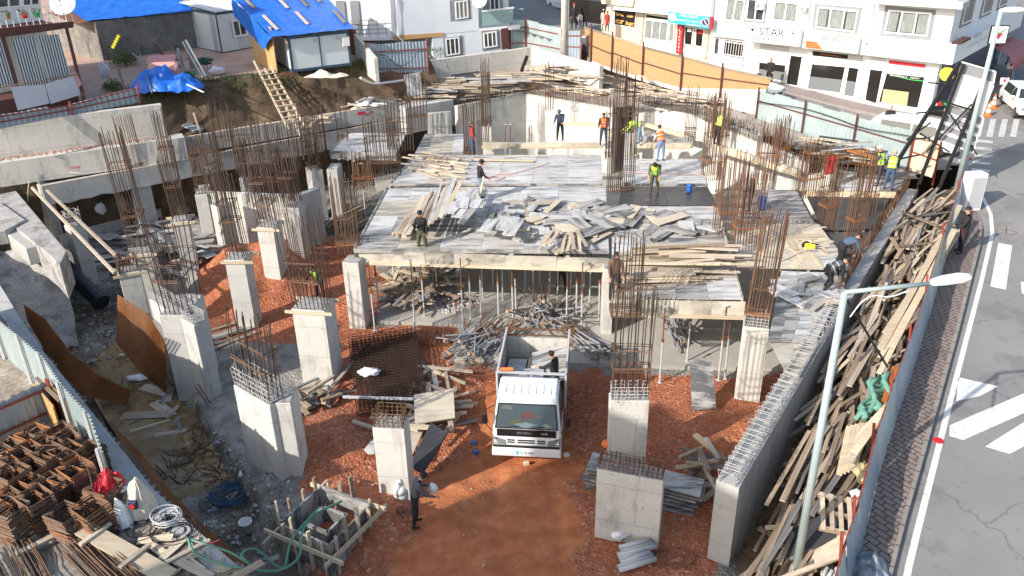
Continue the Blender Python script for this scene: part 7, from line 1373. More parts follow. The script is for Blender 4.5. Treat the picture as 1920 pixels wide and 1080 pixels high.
    for f in m2.polygons:
        c_ = f.center; bd = 9; bc = 'top'
        for a, b, ca, cb in segs:
            d = b - a; tt = max(0, min(1, (c_ - a).dot(d) / max(1e-9, d.dot(d)))); q = (c_ - (a + d * tt)).length
            if q < bd: bd = q; bc = ca if tt < .5 else cb
        f.material_index = order.index(bc); f.use_smooth = True
    t = thing(name, label, 'person', loc, yaw); body = link('body', m2, t)
    q = V(0, -math.sin(0), 1); rot = Matrix.Rotation(-(lean + head), 3, 'X')
    def headmesh(r, z0, z1, m, nm, ofs=V(0, -.008, 0), n=14, full=False, brim=False):
        mb = MB(); pr_ = [(math.sin(a) , math.cos(a)) for a in [i / 7 * (math.pi * (.52 if not full else .72)) for i in range(8)]]; vs = []
        for rr, zz in pr_:
            for i in range(n): a = 2 * math.pi * i / n; fr_c = max(0, math.sin(a)); k = 1 if zz > .15 or not full else (1 - .45 * fr_c); vs.append(rot @ (V(math.cos(a) * rr * r * .88, math.sin(a) * rr * r * k, z0 + zz * z1) + ofs) * s + (H0 + hd_ * .09) * s)
        mb.add(vs, [(i * n + j, i * n + (j + 1) % n, (i + 1) * n + (j + 1) % n, (i + 1) * n + j) for i in range(7) for j in range(n)])
        if brim:
            b0 = len(mb.v); pts = [rot @ (V(x, .085 + y, z0 + .02) + ofs) * s + (H0 + hd_ * .09) * s for x, y in ((-.07, 0), (-.05, .07), (0, .09), (.05, .07), (.07, 0))]; mb.add(pts + [p_ - V(0, 0, .012) for p_ in pts], [(0, 1, 2, 3, 4), (9, 8, 7, 6, 5), (0, 5, 6, 1), (1, 6, 7, 2), (2, 7, 8, 3), (3, 8, 9, 4)])
        return mb.build(nm, M[m], t, smooth=True)
    if hair: headmesh(.104, .0, .105, hair, 'hair', full=True)
    if hat: headmesh(.118, .035, .1, hat[0], hat[1], brim=hat[1] in ('cap', 'hard_hat'))
    for sx in (-1, 1): e = (H0 + hd_ * .09 + hf * .098 + V(sx * .031, 0, 0)) * s; MB().box(e, (.022, .012, .012), 0, 0, rot).build('eye', M['hairc'], t)
    MB().box((H0 + hd_ * .025 + hf * .092) * s, (.045, .012, .01), 0, 0, rot).build('mouth', M['redc'], t)
    if vest or coat:
        mb = MB(); n = 16; vs = []; lv = [(.04 if not coat else -.38, .185, .15), (.18, .165, .135), (.38, .2, .15), (.47, .2, .13), (.53, .12, .1)]
        for k, rx, ry in lv:
            for i in range(n): a = 2 * math.pi * i / n; up_ = ud if k >= 0 else V(0, 0, 1); vs.append((P0 + up_ * k + V(math.cos(a) * rx, 0, 0) + fw_ * math.sin(a) * ry) * s)
        mb.add(vs, [(i * n + j, i * n + (j + 1) % n, (i + 1) * n + (j + 1) % n, (i + 1) * n + j) for i in range(len(lv) - 1) for j in range(n)]); mb.build('vest' if vest else 'coat', M[vest or top], t, smooth=True)
        if vest:
            for k in (.12, .3): w_ = lerp(.19, .21, k); MB().add([(P0 + ud * (k + dz) + V(math.cos(2 * math.pi * i / n) * (w_ + .006), 0, 0) + fw_ * math.sin(2 * math.pi * i / n) * (.158)) * s for dz in (0, .035) for i in range(n)], [(j, (j + 1) % n, n + (j + 1) % n, n + j) for j in range(n)]).build('reflective_band', M['grey_l'], t)
    t['hand_l'] = 0; del t['hand_l']
    t['_w'] = 0; del t['_w']
    return t, J, s
D = math.radians
def face(px, py, z): return at(px, py, z)
F = figure
tt, J1, s1_ = F('bending man in grey shirt holding a white bag beside the slim column', at(781, 985, .45), D(-75), 'greyc', 'blackc', lean=.3, head=.5, la=(.35, .9), ra=(.4, .8), ll=(.1, .1), rl=(-.08, .05), h=1.72)
F('man in black with a black beanie standing at the front edge of the main deck', at(793, 478, 2.85), D(175), 'blackc', 'olive', None, hat=('blackc', 'beanie'), la=(.1, .2), ra=(.5, 2.0), head=.25, h=1.76)
F('man in black jumper, black cap and pale jeans holding a plank on the rear deck', at(902, 374, 3.2), D(-70), 'blackc', 'jeans', 'hairc', hat=('blackc', 'cap'), head=.4, la=(.3, .5), ra=(.3, .6), ll=(.12, .1), rl=(-.1, .05))
F('stooping worker in a lime vest and olive shirt on the black wet deck', at(1226, 364, 3.2), D(165), 'olive', 'olive', lean=.55, head=.6, la=(.5, .4), ra=(.3, .5), ll=(.1, .2), rl=(-.15, .1), sleeve=.5, vest='hivis', glove='glove')
F('worker in an orange vest and jeans seen from behind at the rear deck edge', at(1238, 302, 3.2), D(10), 'whitec', 'jeans', lean=.5, head=.2, la=(.3, .3), ra=(.3, .3), sleeve=.5, vest='hivis_o', glove='glove')
F('worker in a lime vest bending deep over the grey beam', at(1198, 268, 3.2), D(95), 'hivis', 'jeans', lean=1.35, head=.3, la=(.7, .2), ra=(.6, .3), ll=(.1, .1), rl=(-.2, .1), vest='hivis')
F('worker in an orange vest half hidden by the tall central bar cage', at(1131, 272, 3.1), D(170), 'blackc', 'navyc', vest='hivis_o', lean=.2, head=.3, la=(.6, .6), ra=(.6, .6))
F('worker in dark clothes beside the tall pair of bars', at(1050, 264, 3.1), D(165), 'navyc', 'blackc', None, hat=('greyc', 'beanie'), lean=.3, head=.4, la=(.5, .9), ra=(.5, .9), glove='glove', vest=None)
F('worker in a red jumper and lime vest standing beside the narrow cage', at(886, 292, 3.1), D(-80), 'redc', 'jeans_d', 'brownc', vest=None, la=(.2, .5), ra=(.1, .2))
F('worker with a lime and orange vest behind the rusty cages', at(1343, 272, 3.4), D(-60), 'navyc', 'blackc', vest='hivis', lean=.4, head=.2, la=(.5, .4), ra=(.5, .4))
F('grey haired man in black on the stained deck behind a rusty cage', at(1404, 400, 3.2), D(80), 'blackc', 'blackc', 'greyhair', la=(.2, .8), ra=(.1, .3), head=.1)
F('worker in a white hard hat and striped sleeves with a lime vest', at(1645, 348, 3.2), D(60), 'navyc', 'navyc', None, hat=('whitec', 'hard_hat'), vest='hivis', lean=.15, head=.3, la=(.5, .5), ra=(.4, .5), glove='redbright')
F('worker in a lime vest and jeans turning his back on the far right deck', at(1664, 356, 3.2), D(-30), 'navyc', 'jeans_d', 'greyhair', vest='hivis', lean=.3, head=.5, la=(.3, .3), ra=(.4, .3))
F('man in a blue grey shirt bending low beside the right wall', at(1570, 505, 3.2), D(-75), 'bluec', 'blackc', lean=1.25, head=.0, la=(.2, .3), ra=(.4, .2), ll=(.3, .7), rl=(.0, .3))
F('crouching man with a red and grey vest and a hammer by the right wall', at(1545, 545, 3.2), D(-80), 'blackc', 'blackc', lean=1.25, head=-.1, la=(.2, .1), ra=(-.05, .3), ll=(.9, 1.5), rl=(.4, 1.2), vest='greyc')
F('man in a long black coat and beanie leaning on a stick on the pavement', at(1798, 474, 2.97), D(75), 'blackc', 'blackc', None, hat=('blackc', 'beanie'), coat=True, la=(.4, .5), ra=(.3, .6), head=.15)
F('dark man standing behind the tall cage at the corner of the deck', at(1152, 562, 2.95), D(185), 'brownc', 'blackc', head=.3, la=(.3, .5), ra=(.2, .5))
F('worker in a lime vest behind the bars of the cream column on the red gravel', at(602, 560, .2), D(160), 'blackc', 'blackc', vest='hivis', lean=.5, head=.3, la=(.5, .5), ra=(.5, .4))
F('person of whom only dark legs show in the shade under the main deck', at(1052, 546, .14), D(20), 'blackc', 'blackc', la=(.3, .3), ra=(.3, .3), ll=(.15, .1), rl=(-.15, .05))
F('man in a black jumper behind the corrugated fence on the road', at_st(1660, 262), D(170), 'blackc', 'blackc', 'greyhair')
F('man in dark clothes walking beside the red awning at the top right', at_st(1893, 120), D(20), 'blackc', 'greyc', 'greyhair', ll=(.2, .2), rl=(-.2, 0))
F('bald man in black standing at the barber shop window', at_st(1440, 166), D(150), 'blackc', 'blackc', None, la=(.3, .8), ra=(.3, .8))
for k, (x, y, a, b, c_, lab) in enumerate(((1076, 55, 'blackc', 'blackc', 'redc', 'woman in a long black robe with a red headscarf near the concrete pole'), (1086, 48, 'blackc', 'blackc', 'blackc', 'woman in black with a black headscarf, taller of the pair by the pole'), (1097, 50, 'blackc', 'blackc', 'brownc', 'woman in black robe with a brown scarf next to the osb fence end'))):
    p = at(x, y, 6.25); F(lab, p, D(170 - 20 * k), a, b, None, hat=(c_, 'headscarf'), coat=True, h=1.65)
F('small child in white beside the women near the osb fence end', at(1088, 54, 6.2), D(150), 'whitec', 'jeans', h=1.1); F('child in a pale hooded coat before the bakery', at(1131, 57, 6.25), D(190), 'beigec', 'beigec', None, hat=('beigec', 'hood'), h=1.35, coat=True); F('child in a dark red coat before the bakery', at(1138, 58, 6.25), D(150), 'redc', 'jeans_d', h=1.25, coat=True)
F('woman in brown at the top edge by the cream garden wall', at(1018, 17, 6.0), D(180), 'brownc', 'blackc', None, hat=('brownc', 'headscarf'), coat=True, h=1.65)
F('person in white standing at the sheet gate with a pale board', at(1096, 113, 5.0), D(150), 'whitec', 'greyc', la=(.4, .6), ra=(.4, .6))
bp_ = TM @ V(.72, 2.05, 1.05); F('man in a black tee shirt standing in the truck bed lifting a board', bp_, D(60), 'blackc', 'greyc', sleeve=.5, lean=.15, head=.2, la=(.9, .5), ra=(.5, .3), glove='beigec')
o = MB().bar((0, 0, 0), (.25, .3, 1.15), .1, .03).build('timber_plank', M['wood_n'], None, at(898, 378, 3.25)); tag(o, 'short plank held upright by the man in the cap', 'plank')
p = at(1805, 474, 3.0); o = MB().tube((0, 0, 0), (-.3, -.1, 1.1), .018, 6).build('stick', M['redpaint'], None, p); tag(o, 'red stick held by the man in the black coat', 'stick')
hnd = tt.matrix_basis @ V(0, .45, 1.0); blob('plastic_bag', 'white bag held by the bending man in grey', 'bag', hnd + V(.05, .1, .05), .12, 'pvc', 1, .7, 1.3, 9, .5, 2, ridge=True)
# ================================================================ LEFT TERRACE
ED = [at(*p, 2.6) for p in ((-60, 440), (-10, 520), (36, 595), (86, 668), (140, 735), (192, 800), (236, 855), (285, 918), (360, 990), (460, 1078), (540, 1150))]
TE = [V(-40, 8)] + [V(-40, ED[0].y)] + ED + [V(ED[-1].x, 8)]
M['terr'] = mat('sandy_terrace', (.2, .165, .13), .95, 0, .2, 1.0, (.36, .31, .26), .6, 8, 0, .25); add_blotch(M['terr'], .9, .55, .65, (.12, .085, .06), .6)
tr = link('terrace', grid_mesh('terrace', -30, -2, 6, 40, .2, lambda x, y: 2.6 + .06 * nzf(x, y, 1.1), lambda x, y: inpoly(x, y, TE))); tr.data.materials.append(M['terr']); struct(tr)
mb = MB()
for i in range(len(ED) - 1):
    a, b = ED[i], ED[i + 1]; n_ = V((b - a).y, -(b - a).x, 0).normalized(); n_ = n_ if n_.x < 0 else -n_; mb.prism([a, b, b + n_ * .45, a + n_ * .45], -.8, 2.68)
wallthing('retaining_wall', 'curved shaded retaining wall between the terrace fence and the puddle', 'concrete wall', [('wall_body', mb, M['conc_g'])])
fence_l = sheet_fence('whitish corrugated fence descending along the left terrace edge', [((-40, 600), 2.6, (-1.5, -2)), ((15, 672), 2.6, (-1.5, -2)), ((65, 716), 2.6, (-1.5, -2)), ((105, 750), 2.6, (-1.45, -2)), ((142, 808), 2.6, (-1.45, -2)), ((192, 862), 2.6, (-1.4, -2)), ((216, 930), 2.6, (-1.3, -2))], 0, 'galv', rails=(), rib=.16, amp=.025, jag=.03, mrail='grey_l')
sheet_fence('bluish sheet fence with red bracing left of the stirrup stacks', [((-20, 842), 2.6, (-20, 760)), ((108, 782), 2.6, (90, 716))], 0, 'galv_b', rails=(.25, .85), rib=.25)
# banner on the fence
BP = Pl(at(70, 722, 2.6), at(110, 758, 2.6), V(1, .3, 0)); t = thing('banner', 'white banner with small red marks hung on the left terrace fence', 'banner', at(90, 740, 2.6)); add(BP, t, 'sheet', [(52, 662), (92, 705), (108, 752), (64, 716)], .06, .02, 'pvc'); add(BP, t, 'red_mark', [(93, 708), (99, 713), (100, 719), (94, 714)], .075, .01, 'red'); add(BP, t, 'red_mark', [(95, 718), (101, 722), (102, 727), (96, 723)], .075, .01, 'red')
for k in range(3): add(BP, t, 'printed_line', [(66, 695 + k * 6), (82, 708 + k * 6), (82, 709.5 + k * 6), (66, 696.5 + k * 6)], .075, .01, 'grey_l')
def wedge(name, label, cat, px, z, h, m): q = [at(a, b, z) for a, b in px]; c_ = q[0].copy(); o = MB().prism([p - c_ for p in q], 0, h).build(name, M[m], None, c_); tag(o, label, cat); return o
t = thing('timber_box', 'open osb box braced against the fence above the stirrup stacks', 'box', at(120, 790, 2.6)); a, b, c_ = at(100, 765, 2.62) - t.location, at(138, 810, 2.62) - t.location, at(112, 815, 2.62) - t.location
MB().wall(a, b, .04, 0, 1.0).build('board', M['osb'], t); MB().wall(a - V(.25, .15, 0), b - V(.25, .15, 0), .04, 0, .95).build('board', M['osb'], t); MB().bar(a + V(-.2, 0, 1.0), b + V(-.1, 0, 1.0), .09, .06).build('rail', M['wood_o'], t)
# stirrup stacks
ring_m = []
for v in range(5):
    mb = MB(); w, d = .31, .29; k = R.gauss(0, .02); q = [V(-w + k, -d, 0), V(w, -d + k, R.gauss(0, .02)), V(w + k, d, R.gauss(0, .02)), V(-w, d, R.gauss(0, .02))]
    for i in range(4): mb.tube(q[i], q[(i + 1) % 4], .016, 4, cap=False)
    mb.tube(q[0], q[0] + V(.16, .14, .02), .013, 4); mb.tube(q[0] + V(0, .04, 0), q[0] + V(.14, .18, .02), .013, 4); ring_m.append(mb.mesh('stirrup', [M[('rust', 'rust', 'rust_o', 'rust', 'rebar')[v]]]))
SS = [(103, 797), (69, 808), (40, 820), (12, 832), (119, 816), (86, 828), (52, 842), (160, 833), (128, 842), (100, 852), (66, 866), (32, 856), (0, 858), (144, 876), (112, 880), (88, 902), (48, 897), (12, 880), (176, 905), (66, 930), (172, 946), (125, 952), (16, 950), (20, 915)]
for k, (px, py) in enumerate(SS):
    b0_ = at(px, py, 3.45); t = thing('stirrup_stack', 'stack of square rusty stirrups on the terrace', 'stirrup stack', (b0_.x, b0_.y, 2.62), -.5 + R.gauss(0, .08), 'stacks of rusty stirrups on the left terrace')
    lx = R.gauss(0, .012); n = R.randint(20, 25)
    for i in range(n): o = link('stirrup', R.choice(ring_m), t, (lx * i * .5 + R.gauss(0, .006), R.gauss(0, .006), .03 + i * .035), (0, 0, R.gauss(0, .025)))
def curve_thing(name, label, cat, pts, r, m, n=6, sub=5):
    P = [Vector(p) for p in pts]; out = []
    for i in range(len(P) - 1):
        p0, p1, p2, p3 = P[max(0, i - 1)], P[i], P[i + 1], P[min(len(P) - 1, i + 2)]
        for j in range(sub): t_ = j / sub; out.append(.5 * ((2 * p1) + (p2 - p0) * t_ + (2 * p0 - 5 * p1 + 4 * p2 - p3) * t_ ** 2 + (-p0 + 3 * p1 - 3 * p2 + p3) * t_ ** 3))
    out.append(P[-1]); o = MB().path([p - P[0] for p in out], r, n).build(name, M[m] if isinstance(m, str) else m, None, P[0], smooth=True); tag(o, label, cat); return o
curve_thing('bent_bar', 'single bent brown bar lying across the stirrup stacks', 'bar', [at(60, 836, 3.6), at(110, 836, 3.7), at(150, 855, 3.75), at(168, 890, 3.6), at(176, 932, 3.3)], .014, 'rust')
draped('red_tarp', 'crumpled bright red plastic on top of a stirrup stack', 'tarpaulin', at(205, 908, 3.15), .36, .36, .42, mat('red_plastic', (.55, .015, .03), .45), 0, 2, None, .9); blob('plastic_sheet', 'small white plastic sheet under the crumpled red plastic', 'plastic sheet', at(216, 918, 3.1), .17, 'pvc', 1.6, .8, .35, 3, .4)
t = thing('covered_machine', 'small machine draped with dirty white plastic beside the terrace fence', 'machine', at(268, 960, 2.62)); draped('plastic_cover', None, None, (0, 0, 0), .4, .36, .85, 'beigec', 0, 4, t, .4); draped('plastic_cover', None, None, (-.3, -.3, 0), .25, .35, .55, 'pvc', .4, 6, t, .4); MB().box((.05, -.38, .55), (.2, .1, .22)).build('control_box', M['navy'], t, bevel=.02); MB().tube((.05, -.42, .55), (.05, -.46, .55), .06, 12).build('dial', M['red'], t)
def coil(label, c, r, n, m, rr=.012, name='cable_coil', sp=.5, h=.12):
    pts = []; 
    for i in range(n * 14):
        a = i / 14 * 2 * math.pi; k = r * (1 + sp * nz(i * .03, 0, 1, r)); q = V(math.cos(a) * k + .25 * r * nz(i * .02, 5, 1), math.sin(a) * k * .9 + .25 * r * nz(i * .02, 9, 1), .02 + h * abs(nz(i * .05, 3, 1))); pts.append(q)
    o = MB().path(pts, rr, 4).build(name, M[m], None, c, smooth=True); tag(o, label, 'cable'); return o
cmat('bluecable', (.03, .08, .17)); coil('tangled dark blue cable coil on the grey ground by the puddle', at(432, 930, -.3), .5, 13, 'bluecable', .014, sp=.9, h=.3); coil('loose end loops of dark blue cable near the puddle coil', at(400, 945, -.35), .75, 3, 'bluecable', .012, sp=.9)
coil('grey cable loops standing up beside the draped machine', at(315, 975, 2.75), .3, 7, 'grey_l', .016, sp=.6, h=.5); coil('black tangled cable on the terrace left of the grey loops', at(265, 995, 2.65), .55, 9, 'blackc', .012, sp=1.0, h=.2); coil('black cable tangle near the terrace edge', at(330, 1000, 2.65), .4, 8, 'blackc', .012, sp=1.0, h=.3)
t = thing('bucket', 'white bucket standing on the grey ground below the blue cable', 'bucket', at(463, 995, -.2)); MB().lathe([(.0, 0), (.14, 0), (.17, .3), (.185, .3), (.185, .33), (.16, .33), (.13, .03), (0, .03)], n=20).build('tub', M['pvc'], t, smooth=True)
blob('plastic_bag', 'white and pink plastic bag by the big cream column foot', 'plastic bag', at(458, 890, -.1), .17, 'pvc', 1, .8, .8, 12, .5, 2, ridge=True); blob('plastic_bag', 'white plastic rag floating at the edge of the puddle', 'plastic bag', at(258, 708, -.35), .3, 'pvc', 1.3, .6, .3, 13, .6, 2, ridge=True)
# board walkway with cleats
a, b = at(155, 990, 2.95), at(318, 1082, 2.75); t = thing('walkway_board', 'wide fresh board with two cleats lying across the terrace corner', 'board', a); MB().bar((0, 0, 0), b - a, .42, .05).build('board', M['wood_n'], t)
for u in (.16, .62): p = lerp(a, b, u) - a; d = (b - a).normalized(); n_ = V(-d.y, d.x, 0); MB().bar(p - n_ * .38 + V(0, 0, .05), p + n_ * .38 + V(0, 0, .05), .11, .06).build('cleat', M['wood_p'], t)
def barbundle(label, pa_, pb_, z, n, wd, m='rust', name='bar_bundle'):
    a, b = at(*pa_, z), at(*pb_, z); t = thing(name, label, 'bar bundle', a); d = (b - a).normalized(); n_ = V(-d.y, d.x, 0)
    for k in range(n): o_ = n_ * R.uniform(-wd / 2, wd / 2) + V(0, 0, R.uniform(.01, .18)); e = R.uniform(-.35, .2); MB().path([o_ + d * e, lerp(V(0, 0, 0), b - a, .5) + o_ + n_ * R.gauss(0, .02), (b - a) + o_ + d * R.uniform(-.2, .2)], .012, 4).build('bar', M[R.choice((m, 'rebar', 'rust'))], t)
barbundle('thick bundle of brown reinforcing bars beside the fresh walkway board', (152, 1022), (232, 1100), 2.7, 60, .85, 'rust'); barbundle('flat bundle of dark bars at the bottom left corner', (5, 1035), (45, 1110), 2.7, 40, 1.1, 'rebar')
board_at('timber_plank', 'wood_p', (30, 1040), 2.75, (108, 1002), 2.75, .14, .07, 'grey timber lying in front of the stirrup stacks, left one'); board_at('timber_plank', 'wood_d', (105, 1000), 2.75, (138, 990), 2.75, .14, .07, 'short grey timber lying in front of the stirrup stacks, right one')
pile([(300, 1010), (470, 1085), (400, 1090), (250, 1040)], 2.6, 34, 'scrap wood on the terrace corner', 'small scrap board or stick on the terrace corner near the hoses', ['wood_o', 'wood_p', 'wood_n'], (.06, .1, .2), (.3, 1.1), heap=Heap(lambda x, y: 2.66), name='scrap_stick', cat='stick', jag=0)
cmat('hose_g', (.1, .25, .17)); cmat('hose_p', (.6, .12, .14)); z = 2.75
curve_thing('hose', 'green hose looping from the terrace to the timber shaft form, lower one', 'hose', [at(x, y, zz) for x, y, zz in ((352, 1008, z), (372, 1042, z), (450, 1065, z), (520, 1070, 2.2), (560, 1045, 2.0), (566, 1000, 2.2), (590, 965, 2.2), (640, 940, 1.9))], .03, 'hose_g'); curve_thing('hose', 'green hose looping from the terrace to the timber shaft form, upper one', 'hose', [at(x, y, zz) for x, y, zz in ((358, 1012, z), (430, 1035, z), (470, 1060, 2.6), (452, 1040, 2.7), (480, 1030, 2.4), (530, 1065, 2.0), (548, 1010, 2.2), (600, 950, 2.3))], .026, 'hose_g'); curve_thing('hose', 'thin pink hose on the terrace corner', 'hose', [at(x, y, z) for x, y in ((358, 1012), (375, 1018), (395, 1018), (412, 1012))], .016, 'hose_p')
# timber shaft formwork
SC = at(618, 1022, .3); t = thing('shaft_formwork', 'square timber shaft formwork with stakes at the bottom left', 'formwork', (SC.x, SC.y, .1), -.5); w = .8
for k in range(4):
    an = k * math.pi / 2; q = Matrix.Rotation(an, 3, 'Z'); MB().box(q @ V(0, -w, .6), (2 * w, .05, 1.3), an).build('form_panel', M['ply_b'], t); MB().box(q @ V(0, -w + .45, .55), (.8, .06, 1.1), an).build('form_panel', M['ply_b'], t)
    for j in range(4): x = -.7 + j * .46; MB().bar(q @ V(x, -w - .08, -.2), q @ V(x + R.gauss(0, .05), -w - .1, 1.35 + R.uniform(-.1, .5)), .1, .05).build('stake', M[R.choice(('wood_p', 'wood_n', 'wood_o'))], t)
    MB().bar(q @ V(-1.2, -w - .15, 1.0 + R.uniform(-.1, .2)), q @ V(1.3, -w - .15, .95 + R.uniform(-.1, .2)), .06, .12).build('waler', M['wood_n'], t)
# ================================================================ OLD CONCRETE AND PIPE, LEFT
def slabblock(name, label, px, z, th, m='conc_r', cat='concrete block'): q = [at(a, b, z) for a, b in px]; c_ = q[0].copy(); o = MB().prism([p - c_ for p in q], -th, 0).build(name, M[m], None, c_, bevel=.03); tag(o, label, cat); return o
slabblock('concrete_kerb', 'long sloping top of old concrete running down behind the broken slab', [(-40, 330), (20, 345), (125, 470), (112, 500), (95, 480), (-40, 372)], 3.0, 1.4); slabblock('concrete_slab', 'thick broken concrete slab with a flat pale top at the far left', [(8, 435), (47, 466), (103, 452), (52, 415)], 2.9, .75, 'conc_w'); slabblock('concrete_slab', 'rough slab above the thick broken one with a step in it', [(-40, 375), (0, 378), (48, 412), (10, 432), (-40, 440)], 3.1, .6)
P0_, P1_, P2_, P3_ = at(-60, 455, 2.3), at(118, 492, 2.0), at(150, 655, -.5), at(-20, 640, 1.0); vs = []; fs = []; n = 26
for j in range(n + 1):
    for i in range(n + 1): u, v = i / n, j / n; p = lerp(lerp(P0_, P1_, u), lerp(P3_, P2_, u), v); vs.append(p + V(0, 0, .3 * nzf(p.x * 1.3, p.y, .9, 3)) + V(.2, -.2, 0) * nz(p.x, p.z, 1.2))
for j in range(n):
    for i in range(n): a = j * (n + 1) + i; fs.append((a, a + 1, a + n + 2, a + n + 1))
o = MB().add(vs, fs).build('rough_concrete_mass', M['conc_r'], smooth=True); struct(o); o.name = 'terrain'
a, b = at(190, 568, .1), at(120, 498, 1.1); t = thing('drain_pipe', 'large black corrugated drain pipe sloping down between the left columns', 'pipe', a); d = (b - a); cmat('blackpipe', (.015, .02, .03), .35); MB().tube((0, 0, 0), d * 1.3, .33, 24, cap=False).build('outer_wall', M['blackpipe'], t, smooth=True); MB().tube((0, 0, 0), d * 1.3, .28, 24, cap=True).build('inner_wall', M['black'], t, smooth=True); q = d.normalized().to_track_quat('Z', 'Y').to_matrix().to_4x4(); mb = MB().lathe([(.28, -.01), (.36, -.01), (.36, .12), (.28, .12)], n=24); mb.v = [tuple(q @ Vector(v)) for v in mb.v]; mb.build('collar', M['blackpipe'], t)
for k, (p, zp, q, zq) in enumerate((((60, 352), 3.4, (215, 512), 2.95), ((88, 357), 3.4, (218, 480), 3.0))): board_at('long_pole', 'wood_p', p, zp, q, zq, .1, .1, ('long pale pole sloping from the perimeter beam over the left columns, lower one', 'long pale pole sloping from the perimeter beam over the left columns, upper one')[k])
blob('sack', 'white sack lying in the dark earth cavity', 'sack', at(186, 388, 1.4), .38, 'pvc', .7, .6, 1.0, 8, .35, 1.5)
curve_thing('cable', 'pale cable hanging over the stepped wall at the left', 'cable', [at(x, y, zz) for x, y, zz in ((52, 378, 2.5), (55, 340, 3.4), (70, 318, 3.5), (100, 322, 3.5), (155, 325, 3.5))], .018, 'beigec'); curve_thing('hose', 'thick teal hose lying behind the end of the stepped wall', 'hose', [at(x, y, 4.1) for x, y in ((308, 237), (325, 230), (340, 231), (358, 240), (374, 250))], .1, 'hose_g'); board_at('timber_plank', 'wood_n', (363, 212), 5.4, (375, 248), 4.3, .1, .05, 'upright pale plank behind the stepped wall beside the teal hose')
slabblock('sheet_scrap', 'crumpled grey sheet scrap beside the teal hose', [(340, 234), (352, 228), (382, 240), (360, 244)], 4.5, .1, 'galv_b', 'sheet')
# spray painted levels
WP_ = Pl(WA, WB)
def spray(s, bl, br, tl, label): o = text_on(WP_, None, s, bl, br, tl, .03, 'red', 'painted_mark'); tag(o, label, 'painted mark')
spray('2470', (311, 285), (331, 281), (311, 277), 'red sprayed number on the long low wall near its left end'); spray('2670', (685, 217), (700, 214), (685, 211), 'red sprayed number on the long low wall near its right end'); add(WP_, None, 'painted_patch', [(311, 271), (325, 269), (325, 274), (311, 276)], .03, .01, 'red'); o = bpy.data.objects['painted_patch']; tag(o, 'red sprayed bar above the left number on the long low wall', 'painted mark'); add(WP_, None, 'painted_patch', [(671, 211), (684, 209), (684, 214), (671, 216)], .03, .01, 'red'); tag(bpy.data.objects['painted_patch.001'], 'red sprayed bar left of the right number on the long low wall', 'painted mark')
LWp = Pl(LA - ln * .75, LB - ln * .75); o = text_on(LWp, None, '50cm', (131, 318), (150, 315), (131, 312), .03, 'red', 'painted_mark'); tag(o, 'faint red sprayed measure on the lower stepped wall', 'painted mark')
# ================================================================ YARD OBJECTS
yz = 6.25
a, b = at(496, 128, 6.6), at(568, 262, 3.6); t = thing('timber_ramp', 'rough pale timber ladder ramp leading down the earth bank', 'ladder', a); d = (b - a); n_ = V(-d.y, d.x, 0).normalized() * .45
for s_ in (-1, 0, 1): MB().bar(n_ * s_ * .8 - d * (.12 if s_ < 0 else 0), d * (.85 if s_ else .95) + n_ * s_, .09, .07).build('stringer', M['wood_n'], t)
for k in range(11): u = .1 + k * .075; MB().bar(d * u - n_ * 1.05 + V(0, 0, .07), d * u + n_ * 1.05 + V(0, 0, .07), .1, .04).build('rung', M['wood_n'], t)
a, b = at(548, 215, 4.3), at(562, 300, 2.0); t = thing('ladder', 'wooden ladder going down from the low wall into the bars', 'ladder', a); d = b - a
for s_ in (-.22, .22): MB().bar(V(s_, 0, .6), d + V(s_, 0, 0), .07, .05).build('rail', M['wood_n'], t)
for k in range(6): MB().bar(d * (k / 6) + V(-.3, -.04, 0), d * (k / 6) + V(.3, -.04, 0), .07, .03).build('rung', M['wood_p'], t)
draped('blue_tarp', 'bright blue tarpaulin bunched over a heap at the rim of the bank, larger mound', 'tarpaulin', at(303, 166, 6.2), 1.5, 1.0, 1.0, 'blue', .1, 11); draped('blue_tarp', 'bright blue tarpaulin mound right of the larger one', 'tarpaulin', at(343, 166, 6.2), 1.05, .8, .65, 'blue', .3, 15)
for k in range(2): o = MB().box((0, 0, 0), (1.5, .75, .14), 0, 0, Matrix.Rotation(.45, 3, 'X')).build('mattress', mat('pink_foam', (.62, .3, .27), .8), None, at(305 - k * 2, 126 - k * 14, 7.2 - k * .1), (0, 0, .1), bevel=.03); tag(o, ('upper', 'lower')[1 - k] + ' slab of pink foam above the blue tarpaulin', 'foam slab')
for k, (p, zp, q, zq, m, w) in enumerate((((348, 75), 8.0, (385, 142), 6.3, 'pvc', .1), ((342, 78), 7.9, (380, 145), 6.3, 'wood_p', .1), ((290, 80), 7.8, (312, 112), 6.6, 'wood_o', .2), ((333, 90), 7.6, (345, 130), 6.4, 'galv_b', .16), ((322, 88), 7.6, (338, 128), 6.4, 'wood_d', .25), ((248, 100), 7.4, (285, 127), 6.6, 'wood_p', .08), ((222, 130), 7.0, (232, 162), 6.4, 'wood_o', .15), ((262, 100), 7.8, (285, 175), 6.3, 'greyp', .04), ((355, 90), 7.6, (362, 128), 6.4, 'wood_d', .3), ((333, 150), 6.6, (382, 173), 6.3, 'pvc', .07))):
    board_at('leaning_board', m, p, zp, q, zq, w, .04, ['white pole leaning on the shed junk, rightmost', 'cream pole beside the rightmost white one', 'grey plank leaning behind the pink foam', 'pale blue plank standing beside the shed junk', 'grimy board standing by the pale blue plank', 'thin pale batten left of the pink foam', 'stump of old timber left of the blue tarpaulin', 'thin grey pole crossing the left of the blue tarpaulin', 'wide grimy board between poles by the shed', 'white pole lying over the right end of the blue tarpaulin'][k])
blob('bush', None, None, (0, 0, 0), .01, 'grass') if 0 else None
